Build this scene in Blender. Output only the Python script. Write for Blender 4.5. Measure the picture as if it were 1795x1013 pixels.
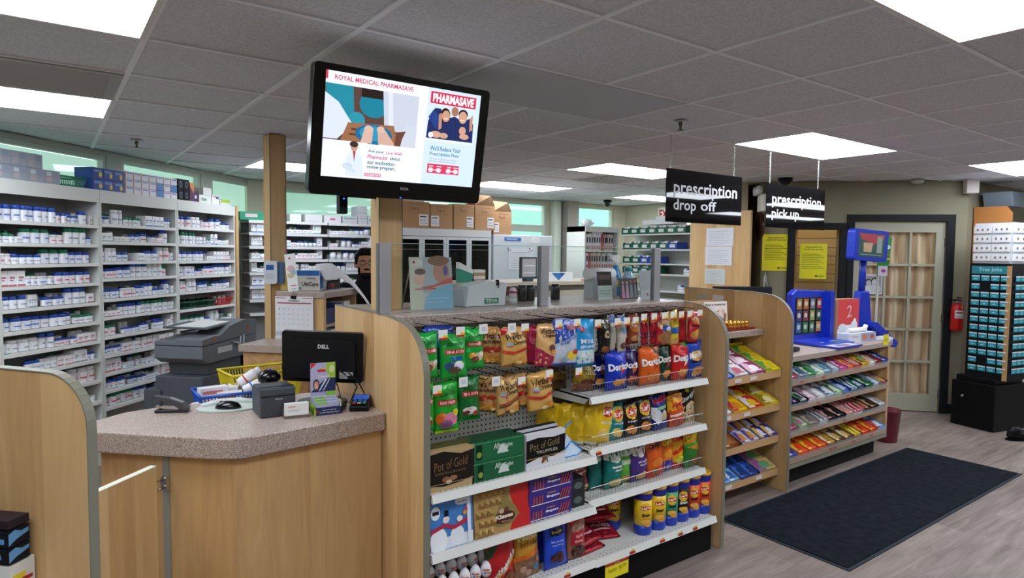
import bpy, bmesh, math, random
from math import sin, cos, pi, radians as R, atan2
from mathutils import Vector, Matrix
from mathutils.geometry import tessellate_polygon

for o in list(bpy.data.objects): bpy.data.objects.remove(o)
S = bpy.context.scene
COL = S.collection
rnd = random.Random(7)

# ------------------------------------------------------------------ camera, world, exposure
cam = bpy.data.cameras.new('camera'); co = bpy.data.objects.new('camera', cam); COL.objects.link(co)
cam.sensor_width = 36; cam.lens = 36 * 1128.0 / 1795; cam.clip_start = .02; cam.clip_end = 200
_f = Vector((.5876047, .80728605, -.05486305)); _r = Vector((.80878069, -.58802939, .00975897)); _u = Vector((.0243828, .05010659, .9984462))
co.matrix_world = Matrix(((_r.x, _u.x, -_f.x, 0), (_r.y, _u.y, -_f.y, 0), (_r.z, _u.z, -_f.z, 1.64), (0, 0, 0, 1)))
S.camera = co
S.view_settings.view_transform = 'Standard'; S.view_settings.look = 'None'
S.view_settings.gamma = 1; S.view_settings.use_curve_mapping = False
S.view_settings.exposure = 0.0
LAMP = 14.0            # strength of the fluorescent diffusers
W = bpy.data.worlds.new('daylight'); S.world = W; W.use_nodes = True
bg = W.node_tree.nodes['Background']; bg.inputs[0].default_value = (.86, 1.0, .97, 1); bg.inputs[1].default_value = 2.6

D = Vector((.7235, .6903, 0)).normalized()      # run of the pharmacy's slanted wall
N = Vector((-D.y, D.x, 0))
AD = atan2(D.y, D.x)

# ------------------------------------------------------------------ materials
def lin(c):
    if isinstance(c, str):
        c = c.lstrip('#'); c = [int(c[i:i+2], 16) / 255 for i in (0, 2, 4)]
    return tuple(((x / 12.92) if x <= .04045 else ((x + .055) / 1.055) ** 2.4) for x in c) + (1,)
_mc = {}
def M(c, rough=.5, metal=0., kind='', k=1.0):
    key = (c, rough, metal, kind, k)
    if key in _mc: return _mc[key]
    m = bpy.data.materials.new('%s_%s' % (kind or 'plain', c)); m.use_nodes = True; nt = m.node_tree
    b = nt.nodes['Principled BSDF']; L = nt.links.new
    b.inputs['Base Color'].default_value = lin(c); b.inputs['Roughness'].default_value = rough; b.inputs['Metallic'].default_value = metal
    if max(lin(c)[:3]) < .04 and rough > .3: b.inputs['Specular IOR Level'].default_value = .16
    def nn(t, **kw):
        x = nt.nodes.new(t)
        for a, v in kw.items():
            if a in x.inputs: x.inputs[a].default_value = v
            else: setattr(x, a, v)
        return x
    if kind == 'foil':
        b.inputs['Roughness'].default_value = .27; b.inputs['Metallic'].default_value = .12
        tc = nn('ShaderNodeTexCoord'); n = nn('ShaderNodeTexNoise', Scale=26., Detail=2.); bu = nn('ShaderNodeBump', Strength=.55, Distance=.012)
        L(tc.outputs['Object'], n.inputs['Vector']); L(n.outputs[0], bu.inputs['Height']); L(bu.outputs[0], b.inputs['Normal'])
    elif kind == 'emit':
        b.inputs['Base Color'].default_value = (0, 0, 0, 1); b.inputs['Emission Color'].default_value = lin(c); b.inputs['Emission Strength'].default_value = k
    elif kind == 'clear':
        nt.nodes.remove(b); t = nn('ShaderNodeBsdfTransparent'); g = nn('ShaderNodeBsdfGlossy', Roughness=.03); mx = nn('ShaderNodeMixShader')
        t.inputs[0].default_value = lin(c); ge = nn('ShaderNodeNewGeometry'); dp = nn('ShaderNodeVectorMath', operation='DOT_PRODUCT'); L(ge.outputs['Normal'], dp.inputs[0]); L(ge.outputs['Incoming'], dp.inputs[1])
        ab = nn('ShaderNodeMath', operation='ABSOLUTE'); L(dp.outputs['Value'], ab.inputs[0]); su = nn('ShaderNodeMath', operation='SUBTRACT'); su.inputs[0].default_value = 1; L(ab.outputs[0], su.inputs[1])
        po = nn('ShaderNodeMath', operation='POWER'); po.inputs[1].default_value = 5; L(su.outputs[0], po.inputs[0]); ma = nn('ShaderNodeMath', operation='MULTIPLY_ADD'); ma.inputs[1].default_value = .9; ma.inputs[2].default_value = .03
        L(po.outputs[0], ma.inputs[0]); L(ma.outputs[0], mx.inputs[0])
        L(t.outputs[0], mx.inputs[1]); L(g.outputs[0], mx.inputs[2]); L(mx.outputs[0], nt.nodes['Material Output'].inputs[0])
    elif kind == 'film':
        nt.nodes.remove(b); t = nn('ShaderNodeBsdfTransparent'); g = nn('ShaderNodeBsdfPrincipled', Roughness=rough); g.inputs['Base Color'].default_value = lin(c)
        mx = nn('ShaderNodeMixShader'); mx.inputs[0].default_value = k
        L(t.outputs[0], mx.inputs[1]); L(g.outputs[0], mx.inputs[2]); L(mx.outputs[0], nt.nodes['Material Output'].inputs[0])
    elif kind == 'blind':
        nt.nodes.remove(b); t = nn('ShaderNodeBsdfTranslucent'); g = nn('ShaderNodeBsdfDiffuse'); t.inputs[0].default_value = g.inputs[0].default_value = lin(c)
        mx = nn('ShaderNodeMixShader'); mx.inputs[0].default_value = .45
        L(t.outputs[0], mx.inputs[1]); L(g.outputs[0], mx.inputs[2]); L(mx.outputs[0], nt.nodes['Material Output'].inputs[0])
    elif kind in ('wood', 'woodh', 'floor'):
        tc = nn('ShaderNodeTexCoord'); 
        mp = nn('ShaderNodeMapping'); L(tc.outputs['Object'], mp.inputs[0])
        if kind == 'wood':   # upright maple laminate made of staves
            mp.inputs['Scale'].default_value = (9, 9, .9)
            sx = nn('ShaderNodeSeparateXYZ'); L(tc.outputs['Object'], sx.inputs[0])
            ad = nn('ShaderNodeMath', operation='ADD'); L(sx.outputs[0], ad.inputs[0]); L(sx.outputs[1], ad.inputs[1])
            ml = nn('ShaderNodeMath', operation='MULTIPLY'); ml.inputs[1].default_value = 8.7; L(ad.outputs[0], ml.inputs[0])
            fl = nn('ShaderNodeMath', operation='FLOOR'); L(ml.outputs[0], fl.inputs[0])
            wn = nn('ShaderNodeTexWhiteNoise', noise_dimensions='1D'); L(fl.outputs[0], wn.inputs['W'])
            no = nn('ShaderNodeTexNoise', Scale=2.2, Detail=6., Roughness=.6, Distortion=.9); L(mp.outputs[0], no.inputs['Vector'])
            m1 = nn('ShaderNodeMath', operation='MULTIPLY'); m1.inputs[1].default_value = .38; L(wn.outputs[0], m1.inputs[0])
            m2 = nn('ShaderNodeMath', operation='MULTIPLY_ADD'); m2.inputs[1].default_value = .66; L(no.outputs[0], m2.inputs[0]); L(m1.outputs[0], m2.inputs[2])
            fac = m2.outputs[0]; ramp = ((.15, 'aa8052'), (.5, c), (.85, 'dfbd8c'))
        elif kind == 'woodh':
            mp.inputs['Scale'].default_value = (.8, 9, 9); no = nn('ShaderNodeTexNoise', Scale=2., Detail=5.); L(mp.outputs[0], no.inputs['Vector']); fac = no.outputs[0]
            ramp = ((.2, 'a67a4c'), (.5, c), (.8, 'd0aa78'))
        else:
            br = nn('ShaderNodeTexBrick', offset=.37, offset_frequency=2); mp.inputs['Rotation'].default_value = (0, 0, R(0)); L(mp.outputs[0], br.inputs['Vector'])
            br.inputs['Color1'].default_value = (.2, .2, .2, 1); br.inputs['Color2'].default_value = (.9, .9, .9, 1); br.inputs['Mortar'].default_value = (0, 0, 0, 1)
            br.inputs['Scale'].default_value = 1.; br.inputs['Brick Width'].default_value = 1.22; br.inputs['Row Height'].default_value = .18; br.inputs['Mortar Size'].default_value = .0015
            mp2 = nn('ShaderNodeMapping'); mp2.inputs['Scale'].default_value = (.9, 9, 1); L(tc.outputs['Object'], mp2.inputs[0])
            no = nn('ShaderNodeTexNoise', Scale=2.6, Detail=8., Roughness=.65, Distortion=.6); L(mp2.outputs[0], no.inputs['Vector'])
            m1 = nn('ShaderNodeMath', operation='MULTIPLY'); m1.inputs[1].default_value = .22; L(br.outputs[0], m1.inputs[0])
            m2 = nn('ShaderNodeMath', operation='MULTIPLY_ADD'); m2.inputs[1].default_value = .78; L(no.outputs[0], m2.inputs[0]); L(m1.outputs[0], m2.inputs[2])
            fac = m2.outputs[0]; ramp = ((.25, '564a45'), (.48, c), (.78, 'a3968d'))
        cr = nt.nodes.new('ShaderNodeValToRGB'); L(fac, cr.inputs[0]); e = cr.color_ramp.elements
        e[0].position, e[0].color = ramp[0][0], lin(ramp[0][1]); e[1].position, e[1].color = ramp[2][0], lin(ramp[2][1])
        x = e.new(ramp[1][0]); x.color = lin(ramp[1][1]); L(cr.outputs[0], b.inputs['Base Color'])
    elif kind in ('speck', 'tile', 'mat', 'noise'):
        tc = nn('ShaderNodeTexCoord'); sc, dc = {'speck': (260, .13), 'tile': (120, .03), 'mat': (18, .10), 'noise': (6, .012)}[kind]
        no = nn('ShaderNodeTexNoise', Scale=float(sc), Detail=3.); L(tc.outputs['Object'], no.inputs['Vector'])
        cr = nt.nodes.new('ShaderNodeValToRGB'); L(no.outputs[0], cr.inputs[0]); e = cr.color_ramp.elements; cc = lin(c)
        e[0].position = .35; e[0].color = tuple(max(0, v * (1 - dc * 4.5)) for v in cc[:3]) + (1,)
        e[1].position = .65; e[1].color = tuple(v * (1 + dc * 3) for v in cc[:3]) + (1,); L(cr.outputs[0], b.inputs['Base Color'])
        if kind in ('tile', 'mat'):
            bu = nn('ShaderNodeBump', Strength=.6 if kind == 'tile' else .9, Distance=.004); L(no.outputs[0], bu.inputs['Height']); L(bu.outputs[0], b.inputs['Normal'])
    elif kind == 'peg':      # pegboard holes every inch
        tc = nn('ShaderNodeTexCoord'); sx = nn('ShaderNodeSeparateXYZ'); L(tc.outputs['Object'], sx.inputs[0]); ds = []
        for i in (0, 2):
            a = nn('ShaderNodeMath', operation='MULTIPLY'); a.inputs[1].default_value = 39.4 ; L(sx.outputs[i], a.inputs[0])
            q = nn('ShaderNodeMath', operation='FRACT'); L(a.outputs[0], q.inputs[0]); w = nn('ShaderNodeMath', operation='SUBTRACT'); w.inputs[1].default_value = .5; L(q.outputs[0], w.inputs[0])
            z = nn('ShaderNodeMath', operation='MULTIPLY'); L(w.outputs[0], z.inputs[0]); L(w.outputs[0], z.inputs[1]); ds.append(z)
        a = nn('ShaderNodeMath', operation='ADD'); L(ds[0].outputs[0], a.inputs[0]); L(ds[1].outputs[0], a.inputs[1])
        g = nn('ShaderNodeMath', operation='GREATER_THAN'); g.inputs[1].default_value = .035; L(a.outputs[0], g.inputs[0])
        mx = nn('ShaderNodeMix', data_type='RGBA'); mx.inputs[6].default_value = (.01, .01, .01, 1); mx.inputs[7].default_value = lin(c)
        L(g.outputs[0], mx.inputs[0]); L(mx.outputs[2], b.inputs['Base Color'])
    elif kind == 'curtain':
        tc = nn('ShaderNodeTexCoord'); w = nn('ShaderNodeTexWave', Scale=2.4, Distortion=4.); w.inputs['Detail Scale'].default_value = .6; L(tc.outputs['Object'], w.inputs['Vector'])
        cr = nt.nodes.new('ShaderNodeValToRGB'); L(w.outputs[0], cr.inputs[0]); e = cr.color_ramp.elements; e[0].color = lin('b89474'); e[1].color = lin('e8ceb0'); L(cr.outputs[0], b.inputs['Base Color'])
    _mc[key] = m
    return m

MAPLE = M('caa470', .38, 0, 'wood'); MAPLEH = M('bd9166', .4, 0, 'woodh'); CTOP = M('b09f94', .32, 0, 'speck'); EDGE = M('7c7a6b', .5)
WHITE = M('e9e9e6', .45); SHELFW = M('dcdcd6', .4); STEEL = M('a2a3a3', .35, .7); CHROME = M('c8c8c8', .18, 1.); BLACK = M('0d0d0f', .42); BLACKG = M('08080a', .2)
GREY = M('5b5f66', .5); WALLC = M('8f8973', .85, 0, 'noise'); GLASS = M('fafcfb', .02, 0, 'clear'); DARK = M('16161a', .6)

# ------------------------------------------------------------------ mesh builder
class MB:
    def __init__(s): s.v = []; s.f = []; s.mi = []; s.ms = []; s.sm = []
    def add(s, vs, fs, m, T=None, smooth=False):
        if m not in s.ms: s.ms.append(m)
        i = s.ms.index(m); b = len(s.v)
        s.v += [tuple(T @ Vector(v)) if T else tuple(v) for v in vs]
        for f in fs: s.f.append([b + k for k in f]); s.mi.append(i); s.sm.append(smooth)
        return s
    def box(s, x0, x1, y0, y1, z0, z1, m, T=None):
        vs = [(x, y, z) for z in (z0, z1) for y in (y0, y1) for x in (x0, x1)]
        return s.add(vs, [(0, 2, 3, 1), (4, 5, 7, 6), (0, 1, 5, 4), (2, 6, 7, 3), (0, 4, 6, 2), (1, 3, 7, 5)], m, T)
    def prism(s, pts, a, b, m, ax='z', T=None, side=None, smooth=False):
        """extrude a 2D outline from a to b along ax; side = material of the rim"""
        mk = {'z': lambda p, h: (p[0], p[1], h), 'y': lambda p, h: (p[0], h, p[1]), 'x': lambda p, h: (h, p[0], p[1])}[ax]
        n = len(pts); vs = [mk(p, a) for p in pts] + [mk(p, b) for p in pts]
        tr = tessellate_polygon([[Vector((p[0], p[1], 0)) for p in pts]])
        s.add(vs, [tuple(t) for t in tr] + [tuple(n + k for k in t) for t in tr], m, T)
        s.add(vs, [(k, (k + 1) % n, n + (k + 1) % n, n + k) for k in range(n)], side or m, T, smooth)
        return s
    def lathe(s, prof, m, c=(0, 0, 0), n=16, T=None, smooth=True, ms=None):
        """prof: list of (r,z)"""
        for j in range(len(prof) - 1):
            (r0, z0), (r1, z1) = prof[j], prof[j + 1]; vs = []
            for k in range(n):
                a = 2 * pi * k / n; vs.append((c[0] + r0 * cos(a), c[1] + r0 * sin(a), c[2] + z0))
            for k in range(n):
                a = 2 * pi * k / n; vs.append((c[0] + r1 * cos(a), c[1] + r1 * sin(a), c[2] + z1))
            s.add(vs, [(k, (k + 1) % n, n + (k + 1) % n, n + k) for k in range(n)], ms[j] if ms else m, T, smooth)
        for (r, z), q in ((prof[0], 0), (prof[-1], -1)):
            if r > 1e-5: s.add([(c[0] + r * cos(2 * pi * k / n), c[1] + r * sin(2 * pi * k / n), c[2] + z) for k in range(n)], [tuple(range(n))], ms[q] if ms else m, T)
        return s
    def tube(s, pts, r, m, n=8, T=None):
        pts = [Vector(p) for p in pts]; rs = r if isinstance(r, (list, tuple)) else [r] * len(pts); vs = []
        up = Vector((0, 0, 1))
        for i, p in enumerate(pts):
            t = (pts[min(i + 1, len(pts) - 1)] - pts[max(i - 1, 0)]).normalized()
            a = t.cross(up if abs(t.z) < .95 else Vector((1, 0, 0))).normalized(); b = t.cross(a)
            vs += [p + (a * cos(2 * pi * k / n) + b * sin(2 * pi * k / n)) * rs[i] for k in range(n)]
        fs = [(i * n + k, i * n + (k + 1) % n, (i + 1) * n + (k + 1) % n, (i + 1) * n + k) for i in range(len(pts) - 1) for k in range(n)]
        s.add(vs, fs, m, T, n > 5); s.add(vs[:n], [tuple(range(n))], m, T); s.add(vs[-n:], [tuple(range(n))], m, T)
        return s
    def ball(s, c, r, m, n=12, T=None):
        rx, ry, rz = r if isinstance(r, (list, tuple)) else (r, r, r); vs = []; h = n // 2
        for j in range(h + 1):
            th = pi * j / h
            for k in range(n): a = 2 * pi * k / n; vs.append((c[0] + rx * sin(th) * cos(a), c[1] + ry * sin(th) * sin(a), c[2] + rz * cos(th)))
        return s.add(vs, [(j * n + k, (j + 1) * n + k, (j + 1) * n + (k + 1) % n, j * n + (k + 1) % n) for j in range(h) for k in range(n)], m, T, True)

def mesh_of(name, mb, bevel=0):
    me = bpy.data.meshes.new(name); me.from_pydata(mb.v, [], mb.f)
    for m in mb.ms: me.materials.append(m)
    me.polygons.foreach_set('material_index', mb.mi); me.polygons.foreach_set('use_smooth', mb.sm)
    bm = bmesh.new(); bm.from_mesh(me); bmesh.ops.remove_doubles(bm, verts=bm.verts, dist=1e-5); bmesh.ops.recalc_face_normals(bm, faces=bm.faces)
    bm.to_mesh(me); bm.free(); me.update()
    return me
def tag(o, label=None, cat=None, group=None, kind=None):
    if label: o['label'] = label
    if cat: o['category'] = cat
    if group: o['group'] = group
    if kind: o['kind'] = kind
    return o
def obj(name, mb, parent=None, bevel=0, loc=None, rot=0, label=None):
    me = mb if isinstance(mb, bpy.types.Mesh) else mesh_of(name, mb)
    o = bpy.data.objects.new(name, me); COL.objects.link(o); o.parent = parent
    if loc is not None: o.location = loc
    if rot: o.rotation_euler = (0, 0, rot)
    if bevel:
        b = o.modifiers.new('bevel', 'BEVEL'); b.width = bevel; b.segments = 2; b.limit_method = 'ANGLE'; b.angle_limit = R(40)
    if label: o['label'] = label
    return o
def thing(name, label, cat, loc=(0, 0, 0), rot=0, group=None):
    o = bpy.data.objects.new(name, None); COL.objects.link(o); o.location = loc; o.rotation_euler = (0, 0, rot); o.empty_display_size = .05
    return tag(o, label, cat, group)
def solo(name, mb, label, cat, loc=(0, 0, 0), rot=0, group=None, bevel=0):
    return tag(obj(name, mb, None, bevel, loc, rot), label, cat, group)
def struct(name, mb, **k): return tag(obj(name, mb, **k), kind='structure')
def dup(root, loc, rot, label, group=None):
    r = root.copy(); COL.objects.link(r); r.location = loc; r.rotation_euler = (0, 0, rot); tag(r, label, None, group)
    for ch in list(root.children):
        c = ch.copy(); COL.objects.link(c); c.parent = r
        for g in ch.children: d = g.copy(); COL.objects.link(d); d.parent = c
    return r

# ------------------------------------------------------------------ printed art and lettering
_tc = {}
def text2d(s, bold):
    key = (s, bold)
    if key in _tc: return _tc[key]
    cu = bpy.data.curves.new('t', 'FONT'); cu.body = s; cu.size = 1; cu.resolution_u = 2; cu.fill_mode = 'FRONT'
    if bold: cu.offset = bold
    ob = bpy.data.objects.new('t', cu); me = bpy.data.meshes.new_from_object(ob)
    vs = [(v.co.x, v.co.y) for v in me.vertices]; fs = [tuple(p.vertices) for p in me.polygons]
    bpy.data.objects.remove(ob); bpy.data.curves.remove(cu); bpy.data.meshes.remove(me)
    if vs:
        x0 = min(v[0] for v in vs); x1 = max(v[0] for v in vs); y0 = min(v[1] for v in vs); y1 = max(v[1] for v in vs)
        vs = [((v[0] - x0) / (x1 - x0 or 1), (v[1] - y0) / (y1 - y0 or 1)) for v in vs]
    _tc[key] = (vs, fs); return _tc[key]
def split(tris, lim):
    out = []; st = list(tris)
    while st:
        t = st.pop(); e = [(t[i][0] - t[(i + 1) % 3][0]) ** 2 + (t[i][1] - t[(i + 1) % 3][1]) ** 2 for i in range(3)]; k = e.index(max(e))
        if e[k] <= lim * lim: out.append(t); continue
        a, b, c = t[k], t[(k + 1) % 3], t[(k + 2) % 3]; m = ((a[0] + b[0]) / 2, (a[1] + b[1]) / 2); st += [(a, m, c), (m, b, c)]
    return out
def art(mb, L, F, lim=.3, e=.0005, mk=None):
    """print layers on a surface: F(u,v,eps) -> point.  mk(colour) -> material"""
    mk = mk or (lambda c: M(c, .45))
    for k, l in enumerate(L):
        kd = l[0]; col = l[-1] if kd != 't' else l[6]
        if kd == 'r': u0, v0, u1, v1 = l[1:5]; ps = [[(u0, v0), (u1, v0), (u1, v1), (u0, v1)]]
        elif kd == 'e': n = 14; ps = [[(l[1] + l[3] * cos(2 * pi * i / n), l[2] + l[4] * sin(2 * pi * i / n)) for i in range(n)]]
        elif kd == 'p': ps = [l[1]]
        eps = e * (1 + k)
        if kd == 't':
            s, u0, v0, u1, v1 = l[1:6]; rot = l[7] if len(l) > 7 else 0; bold = l[8] if len(l) > 8 else .02
            vs, fs = text2d(s, bold); cu, cv = (u0 + u1) / 2, (v0 + v1) / 2; pts = []
            for a, b in vs:
                x = (a - .5) * (u1 - u0); y = (b - .5) * (v1 - v0) + rot * x; pts.append((cu + x, cv + y))
            mb.add([F(p[0], p[1], eps) for p in pts], fs, mk(col)); continue
        for p in ps:
            tr = [tuple((p[i][0], p[i][1]) for i in t) for t in tessellate_polygon([[Vector((q[0], q[1], 0)) for q in p]])]
            if lim: tr = split(tr, lim)
            vs = [q for t in tr for q in t]
            mb.add([F(q[0], q[1], eps) for q in vs], [(3 * i, 3 * i + 1, 3 * i + 2) for i in range(len(tr))], mk(col))
def front(w, h, y=0, x0=None, z0=0):
    x0 = -w / 2 if x0 is None else x0
    return lambda u, v, e: (x0 + u * w, y - e, z0 + v * h)
def leftf(d, h, x, y0=0, z0=0):      # face looking to -x; u runs from back to front
    return lambda u, v, e: (x - e, y0 + (1 - u) * d, z0 + v * h)
def topf(w, d, z, x0, y0): return lambda u, v, e: (x0 + u * w, y0 + v * d, z + e)

def bag_mb(w, h, t, base, L, seed=0, hang=False, top=None, slim=0):
    r = random.Random(seed); ph = [r.uniform(0, 6) for _ in range(6)]
    def F(u, v, e, side=-1):
        q = max(0, sin(pi * min(max(u, 0), 1))) ** .6 * max(0, sin(pi * min(max(v, 0), 1))) ** .5
        x = (u - .5) * w * (1 - .07 * sin(pi * v)) + .012 * w * sin(9 * v + ph[0])
        wr = (.0028 * sin(13 * v + 7 * u + ph[1]) + .002 * sin(21 * u - 9 * v + ph[2]) + .003 * sin(31 * u + ph[3]) * (abs(v - .5) * 2) ** 3) * (q + .25)
        return (x, side * (t / 2 * q + e) + (-wr), v * h + .004 * sin(5 * u + ph[4]) * (v > .9))
    mb = MB(); nu, nv = 10, 13
    mf = M(base, .3, 0, 'foil'); mtop = M(top, .3, 0, 'foil') if top else mf
    for side in (-1, 1):
        vs = [F(i / nu, j / nv, 0, side) for j in range(nv + 1) for i in range(nu + 1)]
        fa = [(j * (nu + 1) + i, j * (nu + 1) + i + 1, (j + 1) * (nu + 1) + i + 1, (j + 1) * (nu + 1) + i) for j in range(nv) for i in range(nu)]
        mb.add(vs, fa, mf, None, True)
    if top: L = [('r', .01, .9, .99, .985, top)] + list(L)
    art(mb, L, F, .16, .0007, lambda c: M(c, .3, 0, 'foil'))
    return mb

def tag_card(mb, x, y, z, w=.045, kind=0):
    """white price ticket with yellow and red foot"""
    mb.box(x - w / 2, x + w / 2, y, y + .002, z, z + .04, M('ecebe8', .4))
    if kind == 0:
        mb.box(x - w / 2, x + w / 2, y - .0006, y, z, z + .008, M('c22525', .4)); mb.box(x, x + w / 2, y - .0006, y, z + .008, z + .018, M('e6c81e', .4))
    else:
        mb.box(x - w * .25, x + w * .3, y - .0006, y, z + .012, z + .03, M('c9cdd8', .4))

# ================================================================== THE ROOM
CZ = 2.44
mb = MB(); mb.box(-4, 15, -4, 9.5, -.05, 0, M('7d7069', .42, 0, 'floor')); struct('floor', mb)
# ceiling: tiles above a grid of T-bars, one lower access panel, openings filled by the lamps
GX, GY, G = .33, 2.23, .61
TILE = M('d9dae1', .92, 0, 'tile'); TBAR = M('f0f2f8', .6)
FOOT = [(-3.5, -3.5), (14.5, -3.5), (14.5, 2.7), (7.8, 2.7), (7.97, 4.5), (7.97, 7.72), (1.8, 7.72), (-2.1, 4.0), (-3.5, 3.3)]
mb = MB(); mb.prism(FOOT, CZ + .006, CZ + .1, TILE)
struct('ceiling', mb)
def clip(fix, ax):
    c = []
    for k in range(len(FOOT)):
        a, b = FOOT[k], FOOT[(k + 1) % len(FOOT)]
        if (a[ax] - fix) * (b[ax] - fix) < 0: q = (fix - a[ax]) / (b[ax] - a[ax]); c.append(a[1 - ax] + q * (b[1 - ax] - a[1 - ax]))
    return (min(c), max(c)) if c else (0, .2)
mb = MB()
for i in range(-6, 23):
    x = GX + G * i; y0, y1 = clip(x, 0); mb.box(x - .012, x + .012, y0, y1 - .13, CZ - .002, CZ + .012, TBAR)
for j in range(-9, 9):
    y = GY + G * j; x0, x1 = clip(y, 1); mb.box(x0 + .13, x1, y - .010, y + .010, CZ - .001, CZ + .012, TBAR)
struct('trim_1', mb)
mb = MB(); mb.box(GX + 2 * G + .01, GX + 4 * G - .01, GY + .01, GY + G - .01, CZ - .004, CZ + .005, M('c4c6ce', .8))
solo('ceiling_access_panel', mb, 'flat smooth grey panel in the ceiling grid right of the television', 'ceiling panel')

def fixture(x0, y0, label, nx=2):
    t = thing('ceiling_light', label, 'ceiling light', (x0, y0, CZ), 0, 'fluorescent ceiling lights')
    w, d = G * nx, G; m = MB(); f = .018
    for a in ((0, w, 0, f), (0, w, d - f, d), (0, f, f, d - f), (w - f, w, f, d - f)): m.box(a[0], a[1], a[2], a[3], -.006, .012, M('e4e4e2', .5))
    obj('frame', m, t); m = MB(); m.box(f, w - f, f, d - f, -.003, .004, M('eef5ff', .5, 0, 'emit', LAMP)); obj('diffuser', m, t)
    return t
cell = lambda i, j: (GX + G * i, GY + G * j)
for (i, j, lb) in [(-2, 0, 'ceiling light at the top left corner, the nearer of two at left'), (-2, 3, 'ceiling light behind the air grille at left'),
    (6, 0, 'large ceiling light behind the hanging sign chains'), (6, 3, 'ceiling light behind the drop off sign'), (6, 6, 'ceiling light right of the television, over the back windows'),
    (10, 6, 'farthest ceiling light, above the exit sign'), (10, -1, 'ceiling light at the right edge of the photo'), (2, 6, 'ceiling light behind the timber column, left of the television'),
    (-2, -3, None), (2, -3, None), (6, -3, None), (10, -4, None), (-2, -6, None), (6, -6, None), (14, -4, None), (16, -4, None), (18, -7, None), (20, -7, None), (16, -7, None)]:
    x, y = cell(i, j); o = fixture(x, y, lb or 'ceiling light behind the photographer')
# air grilles
def grille(x, y, w, d, label):
    t = thing('ceiling_vent', label, 'air vent', (x, y, CZ)); m = MB(); f = .05
    for a in ((0, w, 0, f), (0, w, d - f, d), (0, f, f, d - f), (w - f, w, f, d - f)): m.box(a[0], a[1], a[2], a[3], -.006, .011, M('a3a19d', .5))
    obj('frame', m, t); m = MB(); m.box(f, w - f, f, d - f, .006, .0115, M('111214', .8)); obj('duct_opening', m, t)
    m = MB(); n = 5
    for k in range(n):
        y0 = f + (d - 2 * f) * k / n; m.add([(f, y0, .004), (w - f, y0, .004), (w - f, y0 + .05, -.022), (f, y0 + .05, -.022), (f, y0, .008), (w - f, y0, .008), (w - f, y0 + .05, -.009), (f, y0 + .05, -.009)], [(0, 1, 2, 3), (4, 5, 6, 7), (0, 3, 7, 4), (1, 2, 6, 5)], M('b9babb', .3, .2))
    obj('louvre', m, t)
grille(GX - 2 * G + .012, GY + 2 * G + .012, 2 * G - .024, G - .024, 'grey slatted air grille between the two left ceiling lights')
grille(GX + 7 * G + .012, GY + 4 * G + .012, G - .024, G - .024, 'small square air grille behind the drop off sign light')
grille(GX + 3 * G + .012, GY + 6 * G + .012, G - .024, G - .024, 'small air grille left of the television edge near back windows')
def sprinkler(x, y, label):
    t = thing('sprinkler', label, 'fire sprinkler', (x, y, CZ)); m = MB(); m.lathe([(.038, 0), (.036, -.008), (.014, -.012)], CHROME); obj('escutcheon', m, t)
    m = MB(); m.lathe([(.012, -.01), (.012, -.03), (.007, -.032), (.007, -.05), (.02, -.052), (.02, -.055)], M('6f6a62', .4, .6), n=10); obj('head', m, t)
sprinkler(3.094, 2.558, 'sprinkler head on the ceiling left of the hanging sign chains'); sprinkler(.569, 5.45, 'sprinkler head on the ceiling above the pill shelves')

def wallseg(name, p, q, z0, z1, m=WALLC, th=.1, holes=()):
    """wall from p to q (ground points) with rectangular holes (s0,s1,z0,z1), thickness to the left of p->q"""
    p, q = Vector(p), Vector(q); L = (q - p).length; a = atan2(q.y - p.y, q.x - p.x); m_ = MB(); xs = [0]
    for h in sorted(holes): xs += [h[0], h[1]]
    xs.append(L)
    for k in range(len(xs) - 1):
        if k % 2 == 0: m_.box(xs[k], xs[k + 1], 0, th, z0, z1, m)
        else:
            h = sorted(holes)[k // 2]; 
            if h[2] > z0: m_.box(xs[k], xs[k + 1], 0, th, z0, h[2], m)
            if h[3] < z1: m_.box(xs[k], xs[k + 1], 0, th, h[3], z1, m)
    return struct(name, m_, loc=(p.x, p.y, 0), rot=a)
CREAM = M('cfc9b4', .85); FRAME = M('cbd3c9', .5)
PANE = M('f2fcf8', .02, 0, 'clear')
BLIND = M('f4faf7', .7, 0, 'blind')
# slanted window wall behind the pill shelves: passes 4.22 from the origin along N
w0 = N * 4.22 + D * 1.2; w1 = N * 4.22 + D * 7.0
wins = []; s = .05; 
while s < 5.6: wins.append((s, s + 1.02, 2.0, 2.40)); s += 1.18
wallseg('wall_left', w0[:2], w1[:2], 0, 2.44, M('c4c9c0', .8), .12, wins)
def window(n, p, ang, s0, s1, z0, z1, bars=(), glass=PANE, blind=False, depth=.06):
    t = tag(thing('window_%d' % n, None, None, (p[0], p[1], 0), ang), kind='structure'); m = MB(); f = .035
    for a in ((s0, s1, z1 - f, z1), (s0, s1, z0, z0 + f), (s0, s0 + f, z0 + f, z1 - f), (s1 - f, s1, z0 + f, z1 - f)): m.box(a[0], a[1], .01, depth, a[2], a[3], FRAME)
    for b in bars: m.box(s0 + f, s1 - f, .01, depth + .01, b[0], b[1], FRAME)
    obj('window_frame', m, t); m = MB(); m.box(s0 + f, s1 - f, depth - .02, depth - .014, z0 + f, z1 - f, glass); obj('window_pane', m, t)
    if blind: m = MB(); m.box(s0 + f, s1 - f, depth + .02, depth + .024, z0 + f, z1 - f, BLIND); obj('window_blind', m, t)
    return t
for k, h in enumerate(wins): window(k + 1, w0, AD, h[0], h[1], h[2], h[3], blind=True)
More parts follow.
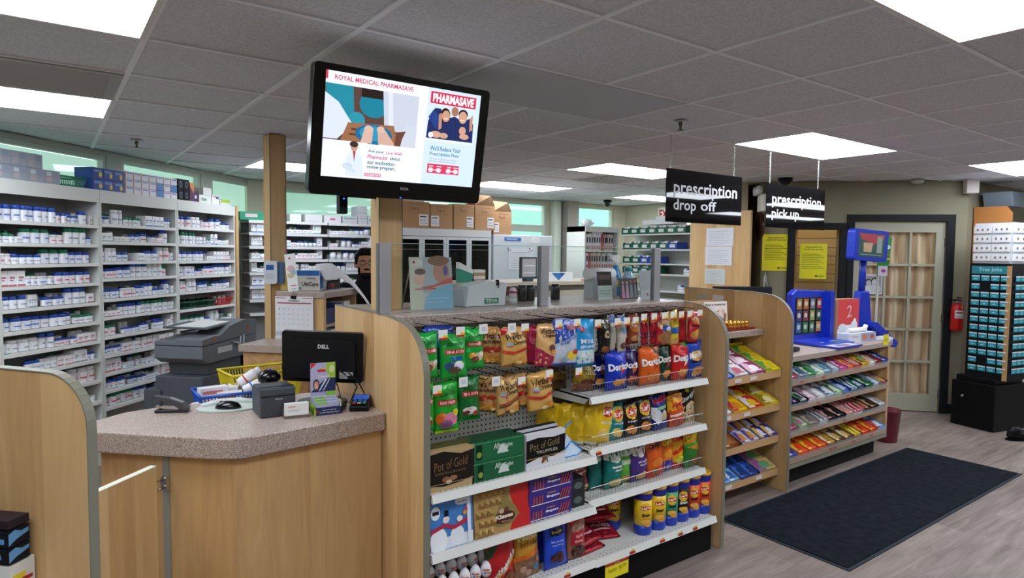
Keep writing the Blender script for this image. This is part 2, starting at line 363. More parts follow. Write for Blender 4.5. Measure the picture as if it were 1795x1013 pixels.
# back wall (faces us, runs along x) with tall windows
BY = 7.6
holes = [(.35, 1.9, 1.2, 2.36), (2.2, 3.3, 1.9, 2.36), (3.45, 4.3, .95, 2.4), (4.85, 5.72, .95, 2.4)]
wallseg('wall_back', (1.86, BY), (7.95, BY), 0, 2.44, CREAM, .12, holes)
for k, h in enumerate(holes): window(10 + k, (1.86, BY), 0, h[0], h[1], h[2], h[3], bars=((1.97, 2.07),), blind=k == 0)
mb = MB(); mb.box(6.24, 6.37, 7.50, 7.60, 0, 2.44, M('e2e8dc', .6)); struct('trim_2', mb)
mb = MB(); mb.box(6.40, 6.62, 7.38, 7.60, 0, 2.44, M('a9a39a', .7)); struct('trim_3', mb)
# exterior: a canopy beam, a pale green building and pavement seen through the glass
mb = MB(); mb.box(1, 16, 13.5, 14, -.2, 3.9, M('a4dcc6', .8)); mb.box(1, 16, 13.4, 13.5, 1.2, 1.35, M('dfe8e2', .8)); mb.box(5.2, 5.5, 13.3, 13.5, -.2, 3.6, M('dfe8e2', .8)); mb.box(7.6, 7.8, 13.3, 13.5, -.2, 3.6, M('dfe8e2', .8))
solo('neighbouring_building', mb, 'pale green building front seen outside the back windows', 'building')
mb = MB(); mb.box(-9, 12, 7.75, 16, -.25, -.15, M('9aa8a2', .9)); tag(obj('ground_outside', mb), kind='structure')
# cream wall on the far right of the dispensary, then the olive walls of the shop
wallseg('wall_right', (7.85, 7.6), (7.85, 5.6), 0, 2.44, CREAM, .1)
r2 = math.sqrt(.5)
wallseg('wall_corner', (7.87, 5.63), (6.32, 4.08), 0, 2.44, WALLC, .1)
A45 = -pi / 4
P0 = Vector((6.32, 4.08)); u45 = Vector((r2, -r2))
along = lambda x, y: (Vector((x, y)) - P0).dot(u45)
sW0, sW1 = along(6.52, 3.88) + .06, along(6.90, 3.50) - .02
sD0, sD1 = along(6.983, 3.417), along(7.62, 2.78)
wallseg('wall_door', P0, P0 + u45 * 2.03, 0, 2.44, WALLC, .12, [(sW0, sW1, .75, 1.93), (sD0, sD1, 0, 2.02)])
P1 = P0 + u45 * 2.03
wallseg('wall_far', P1, (14.4, P1.y), 0, 2.44, WALLC, .1)
TRIM = M('1d2023', .5)
def atdoor(name, mb, **k): return obj(name, mb, loc=(P0.x, P0.y, 0), rot=A45, **k)
mb = MB()   # dark trim round the door and the pass-through window, and baseboard
for a in ((sD0 - .075, sD0, 0, 2.09), (sD1, sD1 + .075, 0, 2.09), (sD0, sD1, 2.02, 2.09)): mb.box(a[0], a[1], -.02, .02, a[2], a[3], TRIM)
tag(atdoor('trim_4', mb), kind='structure')
mb = MB()
for a in ((sW0 - .075, sW0, .68, 2.0), (sW1, sW1 + .075, .68, 2.0), (sW0, sW1, 1.93, 2.0), (sW0, sW1, .68, .75)): mb.box(a[0], a[1], -.02, .03, a[2], a[3], TRIM)
tag(atdoor('trim_5', mb), kind='structure')
mb = MB(); mb.box(0, sD0 - .075, -.012, 0, 0, .1, TRIM); mb.box(sD1 + .075, 2.03, -.012, 0, 0, .1, TRIM); tag(atdoor('baseboard_door', mb), kind='structure')
mb = MB(); mb.box(P1.x, 10.6, P1.y - .012, P1.y, 0, .1, TRIM); struct('baseboard_far', mb)
# french door with 15 lights and a curtain
dr = tag(thing('door_1', None, None, (P0.x, P0.y, 0), A45), kind='structure'); DOORC = M('a3a18c', .6)
mb = MB(); st, tp, bt = .085, .11, .19; dx0, dx1 = sD0 + .004, sD1 - .004
for a in ((dx0, dx0 + st, .01, 2.015), (dx1 - st, dx1, .01, 2.015), (dx0 + st, dx1 - st, 2.015 - tp, 2.015), (dx0 + st, dx1 - st, .01, bt)): mb.box(a[0], a[1], .02, .06, a[2], a[3], DOORC)
gx0, gx1, gz0, gz1 = dx0 + st, dx1 - st, bt, 2.015 - tp
for k in (1, 2): x = gx0 + (gx1 - gx0) * k / 3; mb.box(x - .012, x + .012, .025, .055, gz0, gz1, DOORC)
for k in range(1, 5): z = gz0 + (gz1 - gz0) * k / 5; mb.box(gx0, gx1, .025, .055, z - .012, z + .012, DOORC)
obj('door_leaf', mb, dr); mb = MB(); mb.box(gx0, gx1, .038, .042, gz0, gz1, GLASS); obj('door_glass', mb, dr)
mb = MB(); mb.tube([(dx0 + .045, .02, .98), (dx0 + .045, -.03, .98), (dx0 + .12, -.035, .98)], .009, CHROME); mb.lathe([(.028, 0), (.028, .008)], CHROME, n=12, T=Matrix.Translation((dx0 + .045, .012, .98)) @ Matrix.Rotation(R(90), 4, 'X')); obj('door_handle', mb, dr)
mb = MB()
for z in (.2, 1.0, 1.8): mb.box(dx1 - .006, dx1 + .012, .012, .022, z - .045, z + .045, CHROME)
obj('hinge', mb, dr)
mb = MB(); n = 60; vs = []   # pleated curtain behind the glass
for k in range(n + 1):
    x = gx0 + (gx1 - gx0) * k / n; y = .085 + .014 * sin(k * 1.15) + .006 * sin(k * .37); vs += [(x, y, gz0 - .03), (x, y, gz1 + .03)]
mb.add(vs, [(2 * k, 2 * k + 2, 2 * k + 3, 2 * k + 1) for k in range(n)], M('c9ad86', .9, 0, 'curtain'), None, True)
tag(atdoor('door_curtain', mb), 'beige pleated curtain hanging behind the glazed door', 'curtain')
mb = MB(); mb.box(-.2, 2.1, .98, 1.05, 0, 2.44, M('b8ab90', .8)); mb.box(-.2, 2.1, .12, 1.05, 2.44, 2.5, M('b8ab90', .8)); mb.box(2.03, 2.1, .12, .98, 0, 2.44, M('b8ab90', .8)); mb.box(-.2, -.13, .12, .98, 0, 2.44, M('b8ab90', .8)); tag(atdoor('wall_office', mb), kind='structure')
mb = MB(); mb.box(sD0, sD1, .35, .65, 2.425, 2.435, M('ffe9d0', .5, 0, 'emit', 8.0)); tag(atdoor('curtain_fill_lamp', mb), 'unseen warm lamp added behind the glazed door to brighten the curtain', 'ceiling light')  # unseen lamp, added to brighten the curtain behind the door glass
# slatwall and wood seen through the pass-through
mb = MB(); z = .75
while z < 2.0: mb.box(sW0 - .2, sW1 + .3, .42, .45, z, z + .094, M('d8c090', .6)); z += .1
mb.box(sW0 - .2, sW1 + .3, .45, .46, .7, 2.1, M('4a3b28', .8)); tag(atdoor('slatwall_panel', mb), 'pale slatwall panel inside the room behind the window opening', 'wall panel')
mb = MB(); mb.box(sW0 + .005, sW0 + .06, .13, .41, .75, 2.0, M('c8924e', .5)); tag(atdoor('wooden_upright', mb), 'orange wooden upright at the left inside the window opening', 'wooden post')
t_ = tag(thing('window_20', None, None, (P0.x, P0.y, 0), A45), kind='structure'); mb = MB(); mb.box(sW0, sW1, .05, .056, .75, 1.93, GLASS); obj('window_pane', mb, t_)
# unseen lamp added behind the pass-through to keep the slatwall lit
mb = MB(); mb.box(sW0 - .1, sW1 + .3, .14, .40, 2.395, 2.40, M('ffe9c8', .5, 0, 'emit', 5.0)); tag(atdoor('slatwall_fill_light', mb), 'unseen warm light added above the slatwall to brighten it', 'ceiling light')
# walls behind the photographer so that the light bounces as indoors
wallseg('wall_front', (14.4, -3.4), (-3.4, -3.4), 0, 2.44, WALLC, .1)
wallseg('wall_side', (14.4, P1.y), (14.4, -3.4), 0, 2.44, WALLC, .1)
wallseg('wall_west', (-3.4, -3.4), (-3.4, 3.2), 0, 2.44, WALLC, .1)
wallseg('wall_west_return', (-3.4, 3.2), (w0.x, w0.y), 0, 2.44, CREAM, .1)
# things on the ceiling
def dome(x, y, label, c, r=.06, h=.1):
    t = thing('dome_camera', label, 'security camera', (x, y, CZ)); m = MB(); m.lathe([(r, 0), (r, -.03), (r * .8, -.035)], M(c, .4), n=16); obj('mount', m, t)
    m = MB(); m.ball((0, 0, -.04), (r * .72, r * .72, h * .6), BLACKG); obj('dome', m, t)
dome(6.75, 6.9, 'black dome camera on the ceiling left of the farthest light', '1b1b1d'); dome(6.2, 3.75, 'black dome camera on the ceiling behind the pick up sign', '1b1b1d', .07, .05)
mb = MB(); mb.lathe([(.06, 0), (.06, -.02), (.045, -.035), (.02, -.04)], M('cfccc4', .5)); solo('smoke_detector', mb, 'round white smoke detector on the ceiling above the glazed door', 'smoke detector', (7.3, 2.95, CZ))
mb = MB(); mb.box(-.06, .06, -.04, .04, -.14, 0, M('d2c8c2', .5)); solo('motion_sensor', mb, 'small white sensor box in the corner above the extinguisher', 'sensor', (7.68, 2.6, CZ), A45, bevel=.008)
t = thing('emergency_light', 'white emergency lamp unit with two round heads above the clock', 'emergency light', (6.2, 3.98, 2.2), pi + pi / 4)
mb = MB(); mb.box(-.12, .12, -.05, .04, -.09, .09, M('d6d2c6', .5)); obj('housing', mb, t, .01)
for s_ in (-.07, .07): mb = MB(); mb.lathe([(.045, 0), (.05, .03), (.045, .05), (.02, .052)], M('c9c9c4', .3), n=14, T=Matrix.Translation((s_, -.05, .13)) @ Matrix.Rotation(R(90), 4, 'X')); obj('lamp_head', mb, t)
t = thing('exit_sign', 'white exit sign with red letters on the cream wall', 'exit sign', (7.80, 6.66, 2.17), -pi / 2)
mb = MB(); mb.box(-.17, .17, -.03, .04, 0, .21, M('e6e2d8', .5)); obj('housing', mb, t, .006)
mb = MB(); art(mb, [('t', 'EXIT', .1, .18, .9, .82, 'b01c22', 0, .03)], front(.34, .21, -.031), lim=0); obj('lettering', mb, t)

# ================================================================== SNACK GONDOLA (runs along x)
FY = 2.156                                  # front of the end panels
X0, X1, X2 = 1.17, 2.06, 3.03
def end_profile(y0, y1, h, drop=.2, cut=.30, n=10):
    """(y,z) outline: tall panel, its upper front corner swept back in a big curve"""
    p = [(y1, 0), (y0, 0), (y0, h - drop)]
    for k in range(1, n + 1):
        a = pi / 2 * k / n; p.append((y0 + cut * (1 - cos(a)), h - drop + drop * sin(a) * .93))
    p += [(y0 + cut + .12, h - .004), (y1, h)]
    return p
def panel(name, x, y0, y1, h, label, drop=.2, cut=.24, foot=True, th=.028):
    t = thing(name, label, 'divider panel', (x, y0, 0)); mb = MB(); pr = [(a - y0, b) for a, b in end_profile(y0, y1, h, drop, cut)]
    mb.prism(pr, .002, th - .002, MAPLE, 'x'); obj('board', mb, t)
    mb = MB(); n = len(pr); q = [Vector((a, b)) for a, b in pr]     # grey edge banding round the rim
    for k in range(1, n - 1):
        a, b = q[k], q[k + 1]; d = (b - a).normalized(); nm = Vector((d.y, -d.x)) * -.003
        if (nm.x > 0 and k < 3): nm = -nm
        vs = []
        for x_ in (0, th): vs += [(x_, a.x, a.y), (x_, b.x, b.y), (x_, b.x + nm.x, b.y + nm.y), (x_, a.x + nm.x, a.y + nm.y)]
        mb.add(vs, [(0, 1, 2, 3), (4, 5, 6, 7), (0, 1, 5, 4), (3, 2, 6, 7), (0, 3, 7, 4), (1, 2, 6, 5)], EDGE)
    obj('edge_banding', mb, t); return t
panel('divider_screen', X0 - .012, FY, 3.08, 1.378, 'maple end panel between the cash counter and the candy shelves', .22, .24)
panel('divider_screen', X2, FY, 3.05, 1.378, 'maple end panel right of the chip shelves', .22, .22)
panel('divider_screen', 4.15, 2.43, 3.35, 1.385, 'maple end panel between the small candy shelves and the gum counter', .2, .22)
# continuous top
mb = MB(); mb.box(X0 + .02, X2 - .002, 2.44, 3.1, 1.325, 1.375, CTOP); solo('gondola_countertop', mb, 'speckled beige countertop over the snack shelves', 'countertop', bevel=.006)
YB = 2.60
t = thing('gondola_shelving', 'white metal gondola with pegboard back, shelves of snacks and black base', 'shelving unit', (X0, FY, 0))
def gp(name, mb, label=None, bevel=0): return obj(name, mb, t, bevel, label=label)
ox, oy = X0, FY
PEG = M('c9c9c0', .5, 0, 'peg')
for a, b in ((X0 + .02, X1 - .008), (X1 + .008, X2 - .004)): mb = MB(); mb.box(a - ox, b - ox, YB - oy, YB + .03 - oy, .1, 1.32, PEG); gp('pegboard_panel', mb)
for x in (X0 + .024, X1, X2 - .016):
    mb = MB(); mb.box(x - .008 - ox, x + .008 - ox, YB - .012 - oy, YB - oy, .1, 1.32, M('b9b9b2', .4))
    z = .16
    while z < 1.3: mb.box(x - .003 - ox, x + .003 - ox, YB - .0125 - oy, YB - .011 - oy, z, z + .022, DARK); z += .035
    gp('slotted_post', mb)
for a, b, f in ((X0 + .02, X1, .0), (X1, X2 - .05, .0)): mb = MB(); mb.box(a - ox, b - ox, .025, YB - oy, .0, .15, M('0b0b0c', .6)); gp('base_kick', mb)
PERF = M('c6c6c0', .45)
def gshelf(x0, x1, yf, z, yb=YB - .012, name='shelf'):
    """steel shelf with a rolled price rail; the top of the deck at z"""
    mb = MB(); a, b = x0 - ox, x1 - ox; y0, y1 = yf - oy, yb - oy
    mb.box(a, b, y0 + .012, y1, z - .008, z, M('cfcfc9', .4))
    mb.prism([(y0 + .012, z + .004), (y0 + .006, z + .004), (y0 - .006, z - .026), (y0 + .002, z - .031), (y0 + .016, z - .028), (y0 + .014, z - .008)], a, b, SHELFW, 'x')
    mb.prism([(y0 + .012, z), (y1, z), (y1, z - .045), (y0 + .05, z - .036)], a, a + .003, SHELFW, 'x'); mb.prism([(y0 + .012, z), (y1, z), (y1, z - .045), (y0 + .05, z - .036)], b - .003, b, SHELFW, 'x')
    k = a + .05
    while k < b - .03:        # perforations along the front of the deck
        for yy in (y0 + .03, y0 + .05): mb.box(k, k + .005, yy, yy + .005, z, z + .0004, DARK)
        k += .025
    s_ = gp(name, mb)
    return s_
s1 = gshelf(X1, X2 - .10, 2.19, .965); s2 = gshelf(X1, X2 - .10, 2.19, .712); s3 = gshelf(X1, X2 - .10, 2.19, .466)
l1 = gshelf(X0 + .02, X1 - .004, 2.14, .700); l2 = gshelf(X0 + .02, X1 - .004, 2.14, .462); 
b1 = gshelf(X0 + .02, X1, 2.14, .205, name='base_shelf'); b2 = gshelf(X1, X2 - .06, 2.14, .200, name='base_shelf')
# price stickers on the rails
def rail_sticker(par, x, yf, z):
    mb = MB(); T = Matrix.Translation((x - ox, yf - oy - .0045, z - .023)); mb.box(-.018, .018, -.002, 0, 0, .013, M('b8222a', .4), T); mb.box(-.006, .012, -.002, 0, .013, .022, M('e2c61c', .4), T); obj('price_sticker', mb, par)
rail_sticker(s2, 2.11, 2.19, .712)
for x in (1.62, 1.88): rail_sticker(b1, x, 2.14, .205)
for x in (2.30, 2.52, 2.66, 2.78): rail_sticker(b2, x, 2.14, .200)
# wire fences
WIRE = M('9a9a98', .3, .8)
def fence(x0, x1, y, z, par, h=.062):
    mb = MB(); a, b = x0 - ox, x1 - ox; yy = y - oy
    mb.tube([(a, yy + .12, z + h * .6), (a, yy, z + h), (b, yy, z + h), (b, yy + .12, z + h * .6)], .0018, WIRE, 5); mb.tube([(a, yy + .12, z + .004), (a, yy, z + .004), (b, yy, z + .004)], .0015, WIRE, 5)
    k = a
    while k <= b: mb.tube([(k, yy, z), (k, yy, z + h)], .001, WIRE, 4); k += .0165
    obj('wire_fence', mb, par)
for z, p in ((.965, s1), (.712, s2), (.466, s3)): fence(X1 + .02, X2 - .12, 2.205, z, p)
# pegs that carry the hanging bags
HOOK = M('2a2624', .4, .6)
def hook(x, z, yf=2.27):
    mb = MB(); mb.tube([(x - ox, YB - oy, z), (x - ox, yf - oy, z), (x - ox, yf - oy - .01, z + .008)], .0026, HOOK, 6); mb.tube([(x - ox, YB - oy, z + .03), (x - ox, yf - oy - .03, z + .03)], .002, HOOK, 5)
    h = gp('peg_hook', mb); m2 = MB(); return h
def ticket(h, x, z, yf, kind=0): m2 = MB(); tag_card(m2, x - ox, yf - oy, z, .04, kind); obj('price_ticket', m2, h)

# ------------------------------------------------------------------ bags
def bag(name, label, cat, xc, w, z0, h, yf, base, L, t=.05, seed=None, group=None, top=None, rz=0, lean=0, rx=None):
    mb = bag_mb(w, h, t, base, L, seed if seed is not None else int(xc * 997 + z0 * 77), top=top)
    o = solo(name, mb, label, cat, (xc, yf + t / 2, z0), rz, group)
    o.rotation_euler = (rx if rx is not None else -.05, lean, rz)
    return o
GR, RD, WH, YL, NV, GD = '17a83a', 'c8202c', 'eeeeea', 'f2cf1d', '17357a', 'd8a857'
def green_candy(fruit):
    return [('r', .05, .0, .95, .06, 'b7d92a' if fruit == 'f' else '0c8a2a'), ('t', 'Candy', .18, .72, .82, .82, '0b5f22', .05), ('r', .14, .55, .86, .66, 'c02230'), ('t', 'sans sucre', .2, .575, .8, .635, 'f0e0d0', 0)] + \
        {'m': [('e', .3, .3, .2, .09, '3a5a8a'), ('e', .6, .3, .22, .1, 'e6e6f0'), ('e', .45, .2, .2, .08, '6a4a3a'), ('r', .3, .42, .75, .5, '1b5fb0')], 'n': [('e', .35, .34, .18, .07, 'e8a030'), ('e', .6, .3, .26, .1, 'd8b48a'), ('e', .45, .25, .2, .07, '6a3a20'), ('e', .75, .36, .12, .06, 'efe6d8')],
         'f': [('e', .25, .3, .2, .12, 'e8701c'), ('e', .6, .28, .3, .13, 'd77a9a'), ('e', .42, .18, .25, .09, '7d5078'), ('e', .8, .4, .12, .07, 'e8d23c')], 'd': [('e', .45, .24, .3, .09, 'e8e2dc'), ('e', .3, .2, .14, .05, '6a3020'), ('e', .68, .18, .12, .06, 'b23a3a')]}[fruit]
werther = [('t', 'Werther\'s', .12, .68, .92, .86, '4a2a12', .06, .03), ('t', 'Original', .34, .52, .94, .68, '4a2a12', .06, .03), ('e', .24, .56, .12, .07, '9fb9c9'), ('r', .14, .5, .34, .54, 'c9625a'), ('p', [(0, .36), (.4, .3), (.97, .42), (.97, .5), (.4, .38), (0, .44)], 'c23a2a'),
           ('e', .78, .16, .17, .08, 'cf8a2a'), ('e', .6, .1, .12, .05, 'f1cf83')]
wr2 = [l for l in werther if l[-1] != 'c23a2a'] + [('p', [(.05, .22), (.4, .26), (.95, .42), (.95, .46), (.4, .31), (.05, .26)], '6a3520'), ('p', [(.05, .29), (.4, .33), (.95, .49), (.95, .53), (.4, .38), (.05, .33)], 'b5432f')]
HY = 2.235
bag('candy_bag', 'bright green candy bag with dark foot, cut by the end panel, upper hook', 'candy bag', 1.232, .10, 1.135, .19, HY, GR, green_candy('n'))
bag('candy_bag', 'dark blue topped candy bag behind the upper green mint bags', 'candy bag', 1.335, .15, 1.15, .185, HY + .09, '1b3f9a', [('r', .1, .5, .9, .7, '2b6fd0')])
bag('candy_bag', 'green candy bag with mint sweets and a red band, upper row', 'candy bag', 1.352, .135, 1.125, .185, HY, GR, green_candy('m'))
bag('candy_bag', 'green candy bag with pale sweets right of the mint bag, upper row', 'candy bag', 1.462, .11, 1.15, .18, HY + .02, GR, green_candy('n'))
for k in range(5): bag('caramel_bag', 'gold caramel bag edge-on in the stack left of the front upper caramel bag', 'candy bag', 1.535 + .019 * k, .10, 1.158, .16, HY + .10 - .018 * k, 'c9975a', werther, .02, 50 + k, 'stacked upper caramel bags', rz=-.95)
bag('caramel_bag', 'gold caramel bag with red ribbon at the front of the upper row', 'candy bag', 1.655, .148, 1.15, .17, HY - .01, GD, werther + [('p', [(.0, .98), (0, .8), (.35, .98)], 'c8202c')])
for k in range(2): bag('chocolate_caramel_bag', 'maroon candy bag edge-on behind the maroon footed caramel bag', 'candy bag', 1.755 + .02 * k, .10, 1.14, .175, HY + .07 - .02 * k, 'a01840', [], .02, 60 + k, 'stacked maroon caramel bags', rz=-.8)
bag('chocolate_caramel_bag', 'gold and maroon caramel bag hanging beside the blue and silver bag', 'candy bag', 1.835, .13, 1.13, .195, HY, 'e0b070', [('p', [(0, 0), (1, 0), (1, .2), (.5, .28), (0, .45)], 'a81c4a'), ('t', 'Werther\'s', .12, .76, .85, .9, '3a2010', .05), ('t', 'Original', .2, .66, .85, .76, '3a2010', .05), ('e', .65, .44, .18, .08, '5a2a14'), ('e', .7, .35, .16, .06, 'd98e30')], lean=.1)
bag('candy_bag', 'blue and silver candy bag with a pink oval badge, upper row', 'candy bag', 1.945, .155, 1.125, .215, HY - .01, 'c3cbd8', [('p', [(0, .98), (0, .45), (1, .72), (1, .98)], '2a4fb0'), ('r', 0, 0, 1, .05, '1d3fa0'), ('e', .66, .83, .2, .07, 'd8738a'), ('t', 'Go', .55, .79, .77, .87, 'f0f0f4'), ('t', 'Lightly', .2, .5, .9, .62, '5a7fc0', .25), ('e', .7, .22, .22, .1, 'e9c93a'), ('e', .4, .14, .15, .06, '8ea6b8'), ('e', .82, .3, .12, .06, 'b33030')], lean=.05)
bag('candy_bag', 'shiny cyan candy bag with white sweets in its window, upper row', 'candy bag', 2.078, .135, 1.105, .225, HY, '1f9ad6', [('r', .06, .08, .94, .36, 'cfe0dc'), ('e', .3, .25, .12, .05, 'e6f0ec'), ('e', .6, .2, .12, .05, 'b9cfc9'), ('e', .8, .12, .1, .04, 'd0b0b0'), ('t', 'Mint', .2, .5, .8, .6, 'f0f6fa'), ('t', 'almonds', .15, .4, .85, .48, 'f0f6fa'), ('e', .3, .8, .12, .05, 'c04a5a')])
NZ = 1.155
bag('nut_bag', 'black nut bag with a round coffee coloured emblem, upper row', 'snack bag', 2.205, .088, NZ, .185, HY, '15120f', [('t', 'NUTS', .15, .8, .85, .9, 'd8d0c4'), ('t', '&Co', .3, .68, .7, .78, 'd8d0c4'), ('e', .5, .52, .22, .1, 'c9b28a'), ('e', .5, .52, .1, .05, '4a2a14'), ('e', .5, .12, .38, .09, '6a3a1c'), ('e', .3, .17, .14, .05, '9a6030')])
bag('nut_bag', 'narrow beige seed bag with blue top right of the black nut bag', 'snack bag', 2.275, .05, NZ, .185, HY + .02, 'b9b3a2', [('r', 0, .8, 1, .97, '2d5fa8')])
bag('nut_bag', 'narrow pale trail mix bag with blue top, second of two', 'snack bag', 2.325, .055, NZ - .005, .19, HY, 'c9c2b4', [('r', 0, .83, 1, .98, '2d5fa8'), ('e', .5, .6, .3, .1, '7fa8c8'), ('e', .5, .2, .35, .1, '6a5040')])
bag('nut_bag', 'brown peanut bag with round orange emblem, upper row', 'snack bag', 2.405, .078, 1.19, .15, HY, '8a3b22', [('e', .5, .62, .42, .2, 'd8a878'), ('e', .5, .5, .38, .1, 'd8701c'), ('t', 'Nuts', .2, .6, .8, .74, 'f2ead8'), ('e', .5, .2, .4, .1, 'b88048')])
for k in range(4): bag('meat_stick_pack', 'slim red snack pack hanging in a row right of the peanut bag', 'snack pack', 2.465 + .032 * k, .03, 1.18, .16, HY + .01 * (k % 2), 'a8152a', [('r', .1, .2, .9, .4, '6a0f1c'), ('r', .1, .7, .9, .8, 'd8a030')], .018, 80 + k, 'slim red packs on the upper hooks')
bag('nut_bag', 'narrow red peanut bag between slim red packs and brown peanut bag', 'snack bag', 2.588, .055, 1.17, .165, HY - .01, 'b5202a', [('e', .5, .65, .4, .14, 'd8b080'), ('e', .5, .25, .4, .14, 'a86a3a')])
bag('nut_bag', 'gold topped nut bag with blue mascotless band, upper row', 'snack bag', 2.65, .078, 1.165, .175, HY, 'b9882c', [('e', .5, .72, .42, .12, 'e0c9a0'), ('r', .03, .42, .97, .6, '2a5fb5'), ('r', .03, .05, .97, .38, '9a6a4a'), ('e', .5, .5, .2, .06, 'e8e8f0')])
bag('nut_bag', 'yellow nut bag with a blue band, upper row', 'snack bag', 2.722, .064, 1.16, .185, HY, 'e6c628', [('t', 'nuts', .2, .72, .85, .82, '9a7a20', .2), ('r', .03, .34, .97, .52, '2266b0'), ('r', .03, .04, .97, .2, 'c9a05a')])
for k in range(2): bag('nut_bag', 'red nut bag seen edge-on behind the last red nut bag', 'snack bag', 2.775 + .02 * k, .06, 1.17, .165, HY + .05 - .02 * k, 'b01c24', [], .02, 90 + k, 'red nut bags edge-on', rz=-.7)
bag('nut_bag', 'last red nut bag on the upper row beside the end panel', 'snack bag', 2.85, .085, 1.165, .175, HY - .02, 'b8202a', [('e', .5, .72, .4, .1, 'd8a878'), ('e', .5, .64, .36, .05, 'e0701c'), ('r', .08, .5, .92, .55, '3a1010'), ('e', .5, .25, .42, .14, 'c98a40'), ('e', .65, .35, .18, .08, 'e0a858')], lean=.12)
# second row
bag('candy_bag', 'green candy bag cut by the end panel, lower hook', 'candy bag', 1.225, .08, .925, .2, HY, '2aa52c', green_candy('d'))
bag('candy_bag', 'green and lime candy bag with fruit sweets, lower row', 'candy bag', 1.318, .125, .905, .21, HY, '22a82e', green_candy('f'))
bag('candy_bag', 'dark green candy bag with a red band, lower row', 'candy bag', 1.428, .115, .94, .19, HY, '0f6a2a', green_candy('d'))
for k in range(4): bag('caramel_bag', 'gold caramel bag edge-on left of the lower left caramel bag', 'candy bag', 1.515 + .024 * k, .10, .95, .155, HY + .09 - .02 * k, 'c9975a', werther, .02, 100 + k, 'stacked lower caramel bags', rz=-.9)
bag('caramel_bag', 'gold caramel bag with brown curved stripes, lower row left', 'candy bag', 1.63, .125, .935, .165, HY, 'd9b06a', wr2, lean=-.03)
for k in range(2): bag('caramel_bag', 'gold caramel bag edge-on between the two front lower caramel bags', 'candy bag', 1.70 + .022 * k, .10, .955, .15, HY + .06 - .02 * k, 'c9975a', werther, .02, 110 + k, 'caramel bags between', rz=-.9)
bag('caramel_bag', 'gold caramel bag with red ribbon, lower row right', 'candy bag', 1.805, .155, .93, .18, HY - .01, GD, werther, lean=-.03)
for x, z, k in ((1.345, 1.325, 0), (1.455, 1.33, 1), (1.60, 1.325, 1), (1.67, 1.32, 0), (1.86, 1.325, 0), (1.97, 1.325, 0), (2.10, 1.315, 0), (1.265, 1.318, 0), (1.24, 1.10, 0), (1.36, 1.12, 1), (1.52, 1.105, 1), (1.655, 1.09, 0), (1.81, 1.105, 0), (1.985, 1.098, 0)):
    h = hook(x, z - .005); ticket(h, x, z - .02, 2.195, k)
for x in (2.235, 2.30, 2.36, 2.42, 2.495, 2.575, 2.64, 2.705, 2.775, 2.86): h = hook(x, 1.322); ticket(h, x, 1.318 - .02 + (.008 if x > 2.38 else -.004), 2.2, 0)
# gold bags lying at the left end of the first chip shelf
bag('chocolate_bag', 'dark brown and gold candy bag in shadow at the shelf end', 'candy bag', 2.075 - .02, .12, .968, .13, 2.40, '5a3a1a', [('r', .1, .4, .9, .7, '8a6a20')], .06)
bag('chocolate_bag', 'gold candy bag with brown sweets, first on the upper chip shelf', 'candy bag', 2.13, .16, .968, .145, 2.29, '8a7318', [('p', [(0, 0), (1, 0), (1, .3), (.5, .48), (0, .3)], '5a2a1e'), ('t', 'OLD', .25, .72, .6, .86, 'd8c890'), ('t', 'GOLD', .4, .58, .9, .7, 'd8c890'), ('e', .4, .2, .3, .1, '7a3a2a')], .07, lean=.12)

# ------------------------------------------------------------------ chip bags
def chips(brand, ink='f2f2f2', chip='e8a040', tri='c23a1a', band=None):
    L = [('p', [(.45, .62), (.78, .5), (.52, .36)], tri), ('t', brand, .06, .5, .96, .68, ink, .03, .045), ('e', .45, .2, .2, .09, chip), ('p', [(.3, .3), (.7, .28), (.5, .08)], chip), ('p', [(.55, .26), (.92, .3), (.72, .1)], chip)]
    return ([('r', .0, 0, 1, .3, band)] if band else []) + L
def lays(body, yellow='f0c020', ink=None, chip='ecc86a'):
    return [('e', .55, .7, .36, .2, yellow), ('e', .55, .7, .3, .12, 'c8202a'), ('t', 'Lay\'s', .28, .63, .82, .77, 'f4f0ea', .08, .04), ('e', .42, .24, .24, .11, chip), ('e', .64, .18, .22, .1, chip), ('t', 'chips', .25, .42, .75, .5, ink or 'e8e8e8')]
SY = 2.225
bag('chip_bag', 'dark blue tortilla chip bag half hidden at the left of the upper chip shelf', 'chip bag', 2.225, .12, .968, .19, SY + .07, '141a5a', chips('Doritos'), .06)
bag('chip_bag', 'bright blue tortilla chip bag on the upper chip shelf', 'chip bag', 2.292, .155, .968, .2, SY, '1236b8', chips('Doritos'), .07)
bag('chip_bag', 'dark purple tortilla chip bag with orange flash', 'chip bag', 2.41, .14, .968, .19, SY + .03, '231a52', chips('Doritos', tri='d8702a', chip='b8542a'), .07, lean=.05)
bag('chip_bag', 'red tortilla chip bag lying on top behind the orange one', 'chip bag', 2.43, .16, 1.12, .10, SY + .12, 'b01c20', [('t', 'Doritos', .1, .4, .9, .7, 'f0e0e0')], .05)
bag('chip_bag', 'orange tortilla chip bag with green corner on the upper chip shelf', 'chip bag', 2.535, .165, .968, .205, SY, 'e0611a', [('p', [(.45, .98), (1, .98), (1, .72), (.6, .8)], '1d4a3a')] + chips('Doritos', chip='e88a30'), .07)
bag('chip_bag', 'dark green tortilla chip bag between the orange and red ones', 'chip bag', 2.668, .12, .968, .205, SY + .025, '173a28', chips('Doritos', chip='e08a2a'), .06)
bag('chip_bag', 'red tortilla chip bag on the upper chip shelf', 'chip bag', 2.775, .145, .968, .205, SY, 'c81e1e', [('p', [(.4, .98), (1, .98), (1, .85), (.6, .88)], '2a8a3a')] + chips('Doritos', tri='f0e8e0'), .07)
